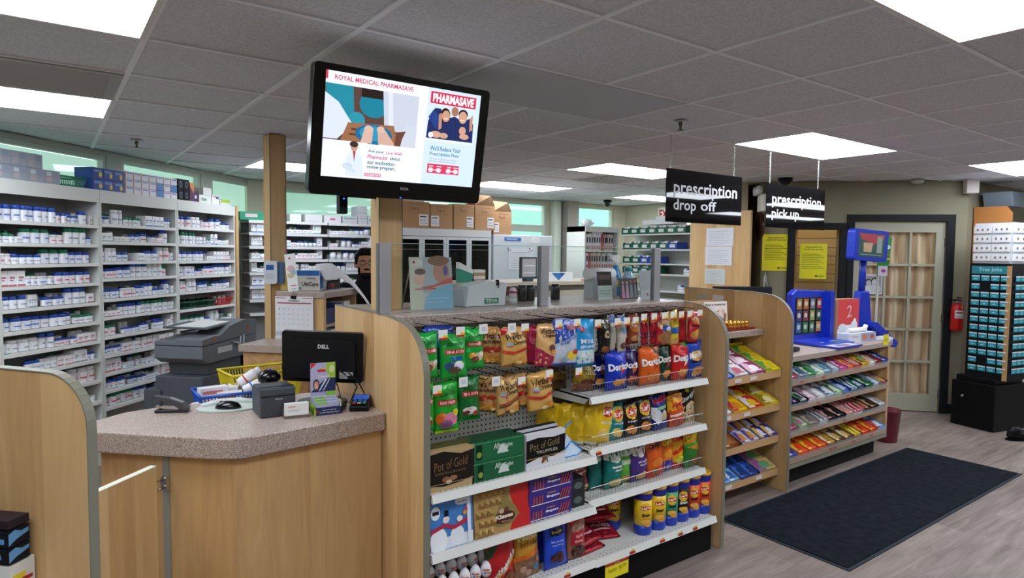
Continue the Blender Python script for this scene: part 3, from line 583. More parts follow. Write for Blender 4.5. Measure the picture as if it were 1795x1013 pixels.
bag('chip_bag', 'blue snack mix bag with yellow oval at the right end of the upper shelf', 'chip bag', 2.885, .13, .968, .205, SY - .005, '1a46b0', [('e', .5, .6, .42, .14, 'e8b020'), ('t', 'Munchies', .08, .56, .94, .72, 'f4f4f4', .1, .04), ('r', .15, .42, .85, .47, '141414'), ('e', .55, .2, .36, .13, 'd08a48'), ('e', .35, .12, .2, .07, 'e0a860')], .06)
# second shelf
for k in range(4): bag('potato_chip_bag', 'yellow potato chip bag seen edge-on in the row at the shelf end', 'chip bag', 1.98 + .045 * k, .13, .715, .195, 2.40 - .045 * k, 'e3b91c', [('r', .05, .02, .95, .1, 'c9c9c4')], .045, 130 + k, 'yellow chip bags edge-on', rz=-1.1)
bag('potato_chip_bag', 'yellow potato chip bag with red oval behind the leaning yellow one', 'chip bag', 2.13, .13, .715, .2, 2.29, 'eec31e', lays('y'), .06, rz=-.5)
bag('potato_chip_bag', 'leaning yellow potato chip bag at the front of the second shelf', 'chip bag', 2.195, .135, .712, .225, SY + .01, 'f0c81e', lays('y') + [('r', 0, 0, .1, 1, 'c8c8c0')], .06, lean=.16)
bag('potato_chip_bag', 'teal potato chip bag on the second shelf', 'chip bag', 2.295, .125, .712, .19, SY + .01, '128a8a', lays('t'), .06)
bag('potato_chip_bag', 'black barbecue chip bag, left of two black ones', 'chip bag', 2.398, .13, .712, .185, SY + .01, '1a1718', lays('b', chip='d88a3a'), .06, lean=-.04)
bag('potato_chip_bag', 'black barbecue chip bag, right of two black ones', 'chip bag', 2.51, .13, .712, .195, SY + .015, '1a1718', lays('b', chip='d88a3a'), .06, lean=-.08)
bag('potato_chip_bag', 'blue and white ridged chip bag leaning on the second shelf', 'chip bag', 2.635, .125, .712, .195, SY + .01, '17307c', [('p', [(0, .98), (1, .98), (1, .7), (0, .78)], '20318a'), ('t', 'Ruffles', .1, .78, .92, .94, 'd8253a', .05, .05), ('p', [(0, .7), (.3, .66), (.5, .3), (.2, .2), (0, .4)], 'e8eaf0'), ('e', .55, .42, .22, .14, 'd8c8a0'), ('r', .2, .6, .8, .68, '7fc08a')], .06, lean=-.12)
bag('corn_chip_bag', 'yellow and red corn snack bag leaning on the second shelf', 'chip bag', 2.765, .13, .712, .18, SY + .01, 'd8501e', [('p', [(0, .98), (1, .98), (1, .62), (0, .5)], 'e8a81e'), ('t', 'Fritos', .2, .6, .9, .78, 'c01c30', .1, .06), ('r', .05, .35, .95, .42, 'f0e8e0'), ('e', .5, .18, .4, .12, 'b84a20')], .06, lean=-.1)
bag('popcorn_bag', 'black and cream popcorn bag at the right end of the second shelf', 'chip bag', 2.872, .13, .712, .21, SY + .03, '14161a', [('p', [(0, 0), (1, 0), (1, .5), (.6, .6), (0, .42)], 'cdb48c'), ('t', 'Smartfood', .08, .66, .95, .8, 'e8e8e4', .25, .03), ('e', .35, .88, .1, .06, 'c8c83a')], .05)
bag('popcorn_bag', 'black snack bag behind the corn snack bag', 'chip bag', 2.76, .13, .78, .165, SY + .12, '15171a', [('e', .5, .8, .2, .1, '3a3a3c')], .05)
# third shelf
bag('cracker_bag', 'maroon cracker bag leaning past the left end of the third shelf', 'chip bag', 2.095, .135, .468, .18, SY + .05, '8a2436', [('t', 'crackers', .15, .7, .85, .8, 'e0c8b0'), ('t', 'multigrain', .1, .56, .9, .64, 'e0c8b0'), ('e', .6, .16, .34, .1, 'd0a868')], .06, lean=-.12)
bag('cracker_bag', 'dark maroon cracker bag behind the leaning maroon one', 'chip bag', 2.03, .12, .468, .17, SY + .14, '5c1828', [], .05)
bag('rice_chip_bag', 'teal rice chip bag half hidden at the left of the third shelf', 'chip bag', 2.205, .11, .468, .19, SY + .05, '0f6a66', [('e', .5, .85, .4, .1, 'd8dcc8')], .06)
bag('rice_chip_bag', 'teal rice chip bag with cream speckled top', 'chip bag', 2.292, .13, .468, .21, SY + .01, '0f7a72', [('p', [(0, .98), (1, .98), (1, .72), (.5, .62), (0, .72)], 'd8dccb'), ('t', 'Crispy', .25, .78, .8, .9, '0f6a66', .08), ('r', .3, .5, .9, .55, 'e0ece0'), ('r', .4, .42, .9, .46, 'e0ece0'), ('e', .5, .16, .36, .09, 'd8b870')], .07)
bag('rice_chip_bag', 'light green rice chip bag between the teal and purple ones', 'chip bag', 2.395, .10, .468, .2, SY + .035, '5cae3a', [('p', [(0, .98), (1, .98), (1, .74), (0, .7)], 'd6dcc0'), ('r', .15, .5, .85, .62, 'd6e8c0'), ('e', .5, .14, .32, .08, 'c89038')], .06)
bag('rice_chip_bag', 'purple rice chip bag with cream top', 'chip bag', 2.478, .13, .468, .2, SY + .01, '4a2e7e', [('p', [(0, .98), (1, .98), (1, .74), (.5, .64), (0, .74)], 'cfcab8'), ('r', .3, .5, .9, .55, 'c8bce0'), ('r', .4, .42, .9, .46, 'c8bce0'), ('e', .55, .16, .34, .09, 'c8954a')], .065, lean=-.05)
bag('cheese_puff_bag', 'orange cheese puff bag with red foot, leaning', 'chip bag', 2.6, .135, .468, .2, SY + .005, 'e0601a', [('p', [(0, 0), (1, 0), (1, .3), (0, .2)], 'c0201c'), ('t', 'Crispys', .15, .78, .9, .92, '1a1410', .08, .05), ('e', .5, .42, .3, .12, 'f08a2c'), ('e', .35, .2, .1, .06, '3a7a2a')], .065, lean=-.1)
bag('cheese_puff_bag', 'orange cheese snack bag with a blue foot', 'chip bag', 2.71, .115, .468, .205, SY + .03, 'ec7a18', [('r', 0, 0, 1, .32, '1d3a9a'), ('t', 'Cheetos', .1, .74, .95, .9, 'f0cc20', .12, .06), ('e', .45, .5, .25, .12, 'f5a030')], .06)
bag('cheese_puff_bag', 'yellow and red cheese snack bag, third shelf', 'chip bag', 2.805, .115, .468, .2, SY + .03, 'e8b01c', [('t', 'Cheetos', .08, .78, .95, .92, 'e01c20', .1, .06), ('p', [(0, .5), (1, .72), (1, .6), (0, .38)], 'd8281c'), ('r', .0, .0, 1, .2, 'b8243a'), ('e', .5, .26, .34, .1, 'd8d040')], .06)
bag('cheese_puff_bag', 'green and orange cheese puff bag at the right end of the third shelf', 'chip bag', 2.88, .12, .468, .2, SY, '2a7a2c', [('p', [(0, .98), (1, .98), (1, .45), (0, .6)], 'e8941c'), ('t', 'Cheetos', .08, .78, .95, .94, 'f0e020', .12, .06), ('p', [(0, .66), (1, .78), (1, .7), (0, .58)], '3a9a2c'), ('e', .6, .2, .3, .12, '8a5a2a')], .06)

# ------------------------------------------------------------------ chip canisters
def canister(x, y, body, label, seed):
    t = thing('chip_canister', label, 'chip can', (x, y, .2), 0, None); m = MB(); r = .046
    m.lathe([(r, .045), (r, .185)], M(body, .35), n=20); 
    F = lambda u, v, e: ((r + e) * cos(-pi / 2 + (u - .5) * 2.2 - .5), (r + e) * sin(-pi / 2 + (u - .5) * 2.2 - .5), .045 + v * .14)
    art(m, [('e', .5, .7, .27, .2, 'f0c020'), ('r', .24, .64, .76, .78, 'c8202a'), ('t', 'Lay\'s', .28, .65, .72, .77, 'f4f0ea', .08, .05), ('t', 'Stax', .3, .4, .75, .52, '1a1a2a' if body != '241a18' else 'e0e0e0', .1, .05), ('e', .5, .2, .24, .1, 'ecb850'), ('e', .6, .1, .2, .08, 'd89a38')], F, .12, .0005)
    obj('sleeve', m, t); m = MB(); m.lathe([(r * .93, 0), (r, .006), (r * 1.03, .03), (r, .052)], M('1c3fb0', .3), n=20); obj('foot', m, t)
    m = MB(); m.lathe([(r * 1.005, .183), (r * 1.03, .188), (r * 1.05, .216), (r * 1.02, .22)], M('16268a', .35), n=20); obj('collar', m, t)
    m = MB(); m.lathe([(r * 1.03, .218), (r * 1.07, .22), (r * 1.07, .23), (r * 1.02, .233)], M('e8ac1c', .4), n=20); obj('lid', m, t)
for x, b, lb in ((2.455, 'f0c61e', 'yellow chip can with yellow lid, leftmost in front'), (2.563, 'f0c61e', 'yellow chip can with yellow lid, second from the left in front'), (2.660, '1f9a6a', 'green chip can with yellow lid'), (2.752, '241a18', 'black chip can with yellow lid'), (2.845, 'e0401a', 'red chip can with yellow lid, left of two red ones'), (2.937, 'e84a16', 'orange red chip can at the right end of the base shelf')):
    canister(x + .03, 2.24, b, lb, 0)
canister(2.40, 2.38, 'e8bc1c', 'yellow chip can behind the leftmost front can', 0); canister(2.345, 2.48, 'e8bc1c', 'yellow chip can in shadow farthest back on the base shelf', 0)

# ------------------------------------------------------------------ boxed chocolates, cartons
def carton(name, label, cat, x, y, z, w, d, h, body, Lf=(), Ll=(), Lt=(), rot=0, group=None, bev=.002, side=None, topc=None, mk=None):
    m = MB(); m.box(-w / 2, w / 2, 0, d, 0, h, M(body, .45))
    if topc: m.box(-w / 2 + .001, w / 2 - .001, .001, d - .001, h, h + .0006, M(topc, .45))
    if side: m.box(-w / 2 - .0004, -w / 2, .001, d - .001, .001, h - .001, M(side, .45))
    art(m, Lf, front(w, h, -.0002), 0, .0003); art(m, Ll, leftf(d, h, -w / 2 - .0006), 0, .0003); art(m, Lt, topf(w, d, h + .0006, -w / 2, 0), 0, .0003)
    return solo(name, m, label, cat, (x, y, z), rot, group)
BX = 2.155
wave = [('p', [(0, .16), (.3, .1), (.7, .14), (1, .22), (1, .9), (.7, .84), (.3, .96), (0, .92)], '221c18')]
pot = wave + [('t', 'Pot of Gold', .1, .52, .84, .74, '8a6a3c', .08, -.01), ('t', 'EXCELLENCE', .12, .4, .8, .46, '6a5230'), ('e', .36, .27, .09, .07, '8a5a3a'), ('e', .52, .28, .09, .06, '9a6a48'), ('e', .42, .2, .07, .05, 'c8b49a'), ('r', 0, .17, 1, .185, 'a88a5c')]
carton('chocolate_box', 'brown and tan box of chocolates standing beside the end panel', 'chocolate box', 1.298, BX + .02, .7, .205, .03, .165, 'b49a6c', pot)
carton('chocolate_box', 'brown box of chocolates with dark green edge behind the front brown one', 'chocolate box', 1.30, BX + .052, .7, .205, .03, .178, '4a4a24', [])
ae = [('t', 'After', .42, .5, .62, .8, 'c8d8c8', .1), ('t', 'Eight', .6, .45, .78, .72, 'c8d8c8', .1), ('p', [(.48, .25), (.7, .25), (.66, .55), (.58, .7), (.52, .55)], 'cfd8cf'), ('r', .1, .1, .2, .85, '08301a'), ('e', .15, .35, .045, .15, '8a9a3a'), ('r', .02, .9, .98, .93, '4fae78')]
carton('mint_chocolate_box', 'green box of mint chocolates, lower of two', 'chocolate box', 1.525, BX + .02, .7, .265, .11, .083, '0b5a34', ae)
carton('mint_chocolate_box', 'green box of mint chocolates, upper of two', 'chocolate box', 1.52, BX + .022, .7835, .27, .11, .083, '0c6238', ae, topc='08482a')
tr = [('p', [(0, .2), (.3, .3), (.7, .26), (1, .36), (1, .86), (.7, .82), (.3, .88), (0, .84)], '15120f'), ('t', 'Pot of Gold', .1, .56, .84, .76, '9a8a5c', .08, -.01), ('t', 'TRUFFLES', .25, .42, .8, .5, 'b8b0a0'), ('p', [(.38, .12), (.56, .12), (.52, .34), (.42, .34)], '6a3a2a'), ('p', [(.42, .12), (.54, .12), (.5, .22)], 'd8c09a'), ('r', 0, .3, 1, .32, 'a8925c')]
carton('chocolate_box', 'white and black box of truffles right of the green boxes', 'chocolate box', 1.778, BX + .02, .7, .225, .03, .155, 'd8d8dc', tr, rot=.03)
carton('chocolate_box', 'black box edge standing behind the truffle box', 'chocolate box', 1.76, BX + .06, .7, .24, .03, .172, '1a1a1c', [('r', 0, .92, 1, 1, 'b8b8bc')], rot=.05)
mb = MB(); mb.prism([(0, 0), (.09, 0), (.12, .02), (.05, .075), (.02, .11), (0, .03)], -.03, .0, M('cfe3f4', .3), 'y'); mb.tube([(.0, -.031, .03), (.05, -.031, .075), (.12, -.031, .02), (.09, -.031, 0), (0, -.031, 0)], .004, M('2a8ad8', .3), 6); mb.tube([(.0, -.02, .1), (.03, -.02, .15), (.06, -.02, .16)], .004, M('2a8ad8', .3), 6)
solo('blue_display_clip', mb, 'pale blue plastic display piece with blue rim at the shelf end', 'plastic holder', (1.915, 2.25, .7))
snow = [('r', 0, 0, 1, .22, 'dfe6ee'), ('e', .18, .18, .2, .26, 'eef2f6'), ('e', .62, .2, .17, .2, 'e6ecf2'), ('e', .12, .72, .11, .13, 'e8eef4'), ('r', .05, .69, .2, .76, '2a2230'), ('e', .36, .56, .08, .07, 'e8e0dc'), ('r', .32, .62, .42, .74, '1a1a22'), ('e', .68, .52, .07, .06, 'f0e8e4'), ('p', [(.0, .42), (.3, .5), (.55, .42), (.85, .52), (.85, .42), (.55, .34), (.3, .42), (0, .34)], 'b02a4a'),
        ('p', [(.85, .98), (.95, .98), (.95, 0), (.87, 0)], 'dce6f0'), ('p', [(.5, .98), (.85, .82), (.87, .86), (.6, .98)], 'dce6f0'), ('e', .74, .86, .17, .08, 'e4e8ec'), ('t', 'chocolates', .62, .83, .86, .88, '4a5a7a', .05), ('e', .8, .62, .04, .05, 'd89a2a'), ('e', .83, .68, .04, .04, 'c8304a')]
m = MB(); pts = [(-.1, .0), (.07, .0), (.098, .04), (.098, .19), (.085, .21), (-.1, .21)]; m.prism(pts, 0, .035, M('3f7fc4', .35), 'y', side=M('d8dde2', .3)); art(m, snow, front(.195, .205, -.0004, -.099, .002), 0, .0004)
o = solo('biscuit_tin', m, 'blue tin with snowmen picture on the middle left shelf', 'tin', (1.30, BX + .015, .463)); o.rotation_euler = (-.08, 0, 0)
m = MB(); w_, h_ = .285, .205; m.box(-w_ / 2, w_ / 2, 0, .03, 0, h_, M('b08d55', .35))
art(m, [('p', [(.62, 0), (1, 0), (1, 1), (.55, 1), (.62, .8), (.7, .5), (.68, .2)], 'c41f1f'), ('p', [(.3, .22), (.42, .12), (.66, .14), (.8, .3), (.72, .5), (.6, .66), (.66, 1), (.52, 1), (.5, .7), (.4, .45), (.3, .35)], '8a7a44'), ('e', .52, .3, .2, .13, '4a1a16'), ('t', 'Kisses', .36, .28, .68, .37, 'e8dcc0', .03, .05), ('t', 'deluxe', .46, .2, .64, .24, 'b89a70'), ('e', .47, .44, .045, .05, 'caa88a'), ('e', .56, .46, .045, .05, '6a3a2a')], front(w_, h_, -.0004), 0, .0005)
for i in range(5):       # moulded gold foil drops in the window
    for j in range(5):
        cx = -w_ / 2 + .02 + .03 * i + (.015 if j % 2 else 0); cz = .02 + .039 * j
        if cx > (-.035 if j in (0, 1, 2) else .005): continue
        m.add([(cx - .015, 0, cz - .016), (cx + .015, 0, cz - .016), (cx + .015, 0, cz + .01), (cx - .015, 0, cz + .01), (cx, -.016, cz - .004), (cx, 0, cz + .02)], [(0, 1, 4), (1, 2, 4), (2, 5, 4), (5, 3, 4), (3, 0, 4)], M('c2a062', .22, .75))
o = solo('foil_chocolate_box', m, 'large red and gold box of foil wrapped chocolate drops', 'chocolate box', (1.548, BX + .015, .463)); o.rotation_euler = (-.08, 0, 0)
fin = [('t', 'Cadbury', .42, .66, .62, .8, 'c8a860', .1), ('t', 'fingers', .4, .38, .7, .58, 'e8e4f0', 0, .05), ('r', .06, .06, .94, .12, 'e0dcea')] + [('p', [(.1 + .06 * i, .14), (.13 + .06 * i, .14), (.14 + .06 * i, .7), (.11 + .06 * i, .66)], 'b04a3a') for i in range(4)] + [('p', [(.68 + .06 * i, .14), (.71 + .06 * i, .14), (.79 + .06 * i, .8), (.76 + .06 * i, .8)], 'b04a3a') for i in range(4)]
for k, nm in enumerate(('bottom', 'middle', 'top')): carton('finger_biscuit_box', 'purple box of chocolate finger biscuits, %s of the stack of three' % nm, 'biscuit box', 1.805 + .004 * k, BX + .02, .463 + .0665 * k, .25, .12, .065, '3a2480', fin, topc='2a1a60', group='purple finger biscuit boxes')
for k, nm in enumerate(('lower', 'upper')): carton('dark_carton', 'shiny dark grey carton at the shelf end, %s of two' % nm, 'carton', 1.99, BX + .04, .463 + .068 * k, .085, .10, .066, '2b3030', [('e', .5, .5, .3, .25, '566060')])
# base shelf, left bay
m = MB(); m.box(-.16, .16, 0, .22, 0, .075, M('a81c22', .5)); m.box(-.15, .15, .01, .21, .06, .0755, M('5a1014', .6)); solo('egg_tray', m, 'red display carton holding white chocolate eggs', 'display carton', (1.345, 2.17, .206))
em = MB(); prof = [(0, -.034), (.012, -.031), (.021, -.02), (.0245, -.006), (.022, .012), (.014, .027), (.006, .034), (0, .036)]
em.lathe(prof, M('e6e4e6', .3), n=14); Fe = lambda u, v, e: ((.0246 + e) * sin((u - .5) * 2.2), -(.0246 + e) * cos((u - .5) * 2.2), -.014 + v * .028)
art(em, [('t', 'Kinder', .2, .5, .8, .85, 'c42a2a', 0, .04), ('r', .3, .15, .45, .4, '2a7ac8'), ('r', .5, .15, .65, .4, 'e07a1c'), ('r', .68, .15, .8, .4, '3a9a3a')], Fe, .3, .0006)
eme = mesh_of('egg', em); q = 0
for j in range(3):
    for i in range(6):
        o = obj('chocolate_egg', eme, None, 0, (1.215 + .052 * i + (.02 if j % 2 else 0), 2.195 + .055 * j, .312 + .03 * j), rnd.uniform(-.5, .5)); o.rotation_euler[0] = rnd.uniform(-.15, .15)
        tag(o, 'white chocolate egg with coloured letters in the %s row of the red carton' % ('front', 'middle', 'back')[j], 'chocolate egg', 'chocolate eggs, %s row' % ('front', 'middle', 'back')[j])
bag('toffee_bag', 'red toffee bag with tartan corner and white slanted lettering', 'candy bag', 1.555, .165, .207, .21, 2.175, 'b81c24', [('p', [(0, .98), (0, .55), (.5, .98)], '1c4a2a'), ('p', [(.0, .8), (.3, .98), (.2, .98), (0, .86)], 'a02030'), ('t', 'Mackintosh\'s', .08, .34, .95, .52, 'f0ece4', .62, .05), ('p', [(0, .06), (1, .66), (1, .6), (0, 0)], 'd8a030'), ('e', .75, .2, .16, .12, '7a4a20')], .06)
bag('peanut_candy_bag', 'gold and clear candy bag with orange band on the base shelf', 'candy bag', 1.70, .15, .207, .235, 2.18, 'c8902c', [('t', 'Peanut', .15, .74, .85, .86, 'f0e090', .04, .04), ('t', 'brittle', .2, .62, .85, .72, '8a5a14', .04), ('p', [(0, .42), (1, .56), (1, .48), (0, .34)], 'e0701c'), ('p', [(.03, .03), (.97, .03), (.97, .46), (.03, .34)], '8a6248'), ('e', .3, .2, .12, .06, 'b8927a'), ('e', .55, .28, .12, .06, 'a07a60'), ('e', .5, .12, .12, .06, 'b8927a'), ('e', .75, .2, .1, .06, '3f7aa8'), ('e', .8, .34, .1, .05, 'a07a60')], .06)
for k in range(2): bag('blueberry_pouch', 'blue chocolate pouch standing behind the front blue pouch', 'candy pouch', 1.82 - .02 * k, .13, .207, .235, 2.25 + .05 * k, '16309a', [('r', .1, .6, .9, .8, '0a1a5a')], .04, None, 'blue pouches behind')
bag('blueberry_pouch', 'bright blue chocolate pouch with black label at the front', 'candy pouch', 1.865, .145, .207, .22, 2.175, '1a46c8', [('r', .22, .68, .78, .84, '12141c'), ('t', 'Brookside', .28, .73, .72, .79, 'd8c890'), ('t', 'dark chocolate', .25, .54, .75, .59, 'a8c8f0'), ('t', 'blueberry', .3, .46, .75, .51, 'a8c8f0'), ('e', .5, .26, .3, .09, '3a1c1c'), ('e', .36, .2, .14, .06, '5a2c24'), ('e', .62, .18, .16, .06, '4a2420')], .05, rx=-.1)
bag('nut_pouch', 'red topped pouch behind the brown kraft pouch', 'candy pouch', 1.965, .13, .207, .24, 2.30, 'a81c24', [], .04)
bag('nut_pouch', 'brown kraft pouch with red label and window of dark nuts', 'candy pouch', 2.0, .125, .207, .225, 2.19, '96624a', [('p', [(.08, .98), (.9, .98), (.86, .86), (.5, .82), (.1, .7)], 'b0202a'), ('e', .5, .66, .36, .09, 'b88a74'), ('t', 'nuts', .5, .64, .8, .7, 'e8e0d8'), ('r', .14, .32, .86, .6, 'b41c2c'), ('t', 'Salted', .32, .48, .68, .54, 'e8c8c8'), ('t', 'Almonds', .28, .38, .7, .44, 'e8c8c8'), ('e', .5, .18, .36, .13, '3c2018'), ('e', .4, .14, .14, .06, '5a3424'), ('e', .6, .2, .14, .06, '5a3020')], .05)
tw = [('t', 'Twizzlers', .12, .5, .88, .74, 'd8ccd8', .05, .05), ('r', .05, .85, .95, .93, 'd8c01c'), ('p', [(.1, .1), (.9, .1), (.8, .3), (.2, .3)], '7a0f1c'), ('r', .2, .32, .8, .38, 'e8c8c8')]
for k, (x, y, z, rz) in enumerate([(2.115, 2.20, .208, .1), (2.255, 2.27, .208, -.35), (2.13, 2.22, .240, .2), (2.115, 2.29, .272, .3), (2.22, 2.34, .275, -.5), (2.235, 2.28, .310, -.3)]):
    o = bag('licorice_pack', ['red licorice pack at the bottom front of the pile', 'red licorice pack under the pile beside the chip cans', 'red licorice pack, second up at the left of the pile', 'red licorice pack with a yellow edge in the middle of the pile', 'red licorice pack at the back of the pile', 'topmost red licorice pack lying across the pile'][k], 'candy pack', x, .19, z, .15, y, 'a8152c', tw, .035, 150 + k); o.rotation_euler = (R(-78), 0, rz)
m = MB(); m.box(-.078, .078, 0, .0015, -.078, 0, M('f2e21a', .5)); m.box(-.078, .078, -.0005, 0, -.014, 0, M('a82a22', .5)); art(m, [('t', 'promotion', .4, .86, .62, .96, 'e8c0b0'), ('t', 'Twizzlers', .1, .42, .5, .66, '3c3a18', .05, -.01), ('t', '$3.99', .58, .42, .88, .7, '3c3a18', .05, -.01)], front(.156, .078, -.0008, None, -.078), 0)
solo('price_sign', m, 'yellow handwritten price sign hanging below the licorice', 'price sign', (2.185, 2.125, .178))

# ================================================================== TELEVISION, POSTS, GLASS SCREEN
t = thing('timber_post', 'square maple post standing on the countertop under the television', 'post', (1.232, 2.72, 1.376))
mb = MB(); mb.box(0, .115, 0, .09, 0, CZ - 1.378, MAPLE); obj('post_core', mb, t); mb = MB()
for x in (0, .115): mb.box(x - .002, x + .002, -.002, .002, 0, CZ - 1.378, EDGE)
obj('edge_banding', mb, t)
t = thing('timber_column', 'square maple column rising to the ceiling behind the copier', 'column', (1.262, 4.55, 0))
mb = MB(); mb.box(-.0, .11, 0, .11, 0, CZ - .004, MAPLE, Matrix.Rotation(R(8), 4, 'Z')); obj('column_core', mb, t); mb = MB()
for x in (0, .11): mb.box(x - .003, x + .003, -.003, .003, 0, CZ - .004, EDGE, Matrix.Rotation(R(8), 4, 'Z'))
obj('edge_banding', mb, t)
t = thing('television', 'wide black television tilted down from the ceiling, showing pharmacy adverts', 'television', (1.215, 2.47, 2.115))
t.rotation_euler = (R(11), 0, R(-1.5))
TW, TH = .77, .49
def rrect(x0, x1, z0, z1, r, n=5):
    p = []
    for cx, cz, a0 in ((x1 - r, z0 + r, -90), (x1 - r, z1 - r, 0), (x0 + r, z1 - r, 90), (x0 + r, z0 + r, 180)):
        for k in range(n + 1): a = R(a0 + 90 * k / n); p.append((cx + r * cos(a), cz + r * sin(a)))
    return p
mb = MB(); body = rrect(-TW / 2, TW / 2, -TH / 2, TH / 2, .018)
low = [(x, z - (.022 * (1 - (2 * x / TW) ** 2) if z < 0 else 0)) for x, z in body]
mb.prism(low, -.045, .0, BLACKG, 'y'); mb.prism([(x * .86, z * .82) for x, z in body], 0, .065, BLACK, 'y'); obj('cabinet', mb, t, .004)
SW, SH = .68, .395
mb = MB(); EM = lambda c: M(c, .5, 0, 'emit', 1.15)
scr = [('r', 0, 0, 1, 1, 'eef2fc'), ('r', .63, 0, 1, 1, 'd3e6f7'), ('r', 0, .92, .012, 1, 'e03a60'), ('t', 'ROYAL MEDICAL PHARMASAVE', .05, .925, .53, .97, 'd0406c', 0, .02),
  ('r', 0, .36, .57, .885, '5a4038'), ('p', [(0, .885), (.02, .6), (.18, .5), (.16, .885)], '1f8aa0'), ('e', .29, .74, .09, .13, '15809a'), ('r', .21, .8, .37, .885, '2a201c'), ('e', .19, .57, .05, .08, '2a93a8'), ('p', [(.34, .885), (.57, .885), (.57, .42), (.44, .5), (.36, .55)], 'c9d0e0'), ('p', [(.37, .885), (.4, .885), (.42, .52), (.39, .52)], 'dde2ec'),
  ('p', [(0, .8), (.08, .72), (.17, .52), (.08, .37), (0, .37)], 'd9e2f0'), ('p', [(.14, .54), (.42, .56), (.46, .36), (.1, .36)], '9a6a48'), ('r', .15, .42, .2, .44, '5a3a28'), ('r', .16, .47, .2, .49, '5a3a28'), ('e', .3, .45, .115, .1, '1a6a98'), ('e', .3, .46, .09, .075, '2a94b8'),
  ('p', [(.24, .5), (.27, .53), (.295, .51), (.29, .36), (.22, .36)], 'd9b3a4'), ('p', [(.32, .51), (.345, .53), (.37, .5), (.44, .36), (.33, .36)], 'd4ab9a'), ('e', .265, .5, .025, .035, 'dcb8a8'), ('e', .34, .505, .025, .035, 'dcb8a8'), ('p', [(.5, .6), (.57, .58), (.57, .36), (.47, .36)], 'cdd4e2'), ('p', [(.44, .5), (.5, .52), (.46, .36), (.43, .36)], '6a4030'),
  ('e', .185, .31, .022, .045, 'c99a86'), ('e', .183, .335, .026, .03, '3a2a28'), ('p', [(.14, .02), (.25, .02), (.235, .22), (.2, .27), (.165, .27), (.14, .18)], 'dbe6f2'), ('p', [(.178, .27), (.195, .27), (.19, .16)], 'b03a4a'), ('e', .15, .12, .03, .03, 'c5d5e6'), ('p', [(.12, .1), (.2, .05), (.2, .08), (.13, .14)], 'cddbea'),
  ('t', 'Ask your', .27, .265, .37, .3, '2a6a80', 0), ('t', 'Live Well', .385, .27, .485, .3, 'd0508a', 0), ('t', 'Pharmacist', .27, .21, .395, .25, 'd0508a', 0), ('t', 'about', .41, .215, .475, .25, '2a6a80', 0), ('t', 'our medication', .27, .155, .44, .195, '2a6a80', 0), ('t', 'review program.', .27, .1, .45, .145, '2a6a80', 0), ('r', .255, .03, .36, .065, 'd8789a'), ('t', 'PHARMASAVE', .26, .035, .355, .06, 'f0e0ea', 0),
  ('r', .645, .845, .965, .965, 'd8244c'), ('t', 'PHARMASAVE', .66, .86, .95, .95, 'fbf4f8', 0, .05),
  ('p', [(.635, .48), (.64, .66), (.68, .8), (.72, .8), (.76, .7), (.82, .74), (.88, .7), (.93, .74), (.96, .68), (.965, .48)], '16275e'), ('p', [(.67, .78), (.64, .7), (.7, .58), (.73, .7)], '1d3f86'),
  ('e', .755, .74, .035, .075, '2c1c1a'), ('e', .76, .73, .028, .06, 'cf9a80'), ('r', .745, .70, .775, .71, 'f0e8e6'), ('e', .82, .79, .025, .05, 'a8745c'), ('e', .88, .775, .034, .05, '2c1c1a'), ('e', .88, .74, .03, .065, 'd3a086'), ('r', .865, .705, .895, .715, 'f0e8e6'), ('p', [(.71, .74), (.73, .76), (.735, .6), (.715, .58)], 'c58f76'), ('e', .7, .53, .04, .035, 'd6a68c'), ('e', .755, .525, .03, .03, 'cfa088'), ('e', .665, .52, .018, .03, 'e8e8f0'), ('e', .885, .6, .025, .045, 'd3a086'), ('e', .9, .54, .035, .03, 'd3a086'), ('p', [(.93, .74), (.95, .78), (.955, .62), (.935, .6)], 'c58f76'), ('r', .63, .46, .97, .485, 'e6f0fa'),
  ('t', "We'll Reduce Your", .67, .36, .885, .41, '2a86a8', 0, .02), ('t', 'Prescription Fees', .67, .3, .875, .345, '2a86a8', 0, .02), ('t', 'For all prescriptions covered by the', .67, .265, .87, .28, '4a5a70', 0, 0), ('t', 'Extended Drug Benefit (ODB) Program', .67, .24, .86, .255, '4a5a70', 0, 0),
  ('r', .66, .12, .885, .22, 'd83a62'), ('e', .685, .155, .018, .025, 'f4e0e8'), ('e', .74, .155, .018, .025, 'f4e0e8'), ('e', .81, .155, .018, .025, 'f4e0e8'), ('e', .862, .155, .018, .025, 'f4e0e8'), ('r', .7, .15, .725, .16, 'f4e0e8'), ('r', .825, .15, .848, .16, 'f4e0e8'), ('r', .67, .19, .7, .2, 'f4e0e8'), ('r', .725, .19, .76, .2, 'f4e0e8'), ('r', .8, .19, .83, .2, 'f4e0e8'), ('r', .845, .19, .88, .2, 'f4e0e8')]
art(mb, scr, front(SW, SH, -.0455, None, -SH / 2 + .022), 0, .0001, EM); obj('screen', mb, t)
mb = MB(); art(mb, [('t', 'RCA', 0, 0, 1, 1, 'a8a8b0', 0, .03)], front(.036, .012, -.0456, -.002, -SH / 2 - .012), 0, mk=lambda c: M(c, .3)); obj('maker_badge', mb, t)
mb = MB(); mb.box(-.002, .006, -.0462, -.045, -.243, -.240, M('3a5cff', .5, 0, 'emit', 3)); obj('power_light', mb, t, label='tiny blue power light')
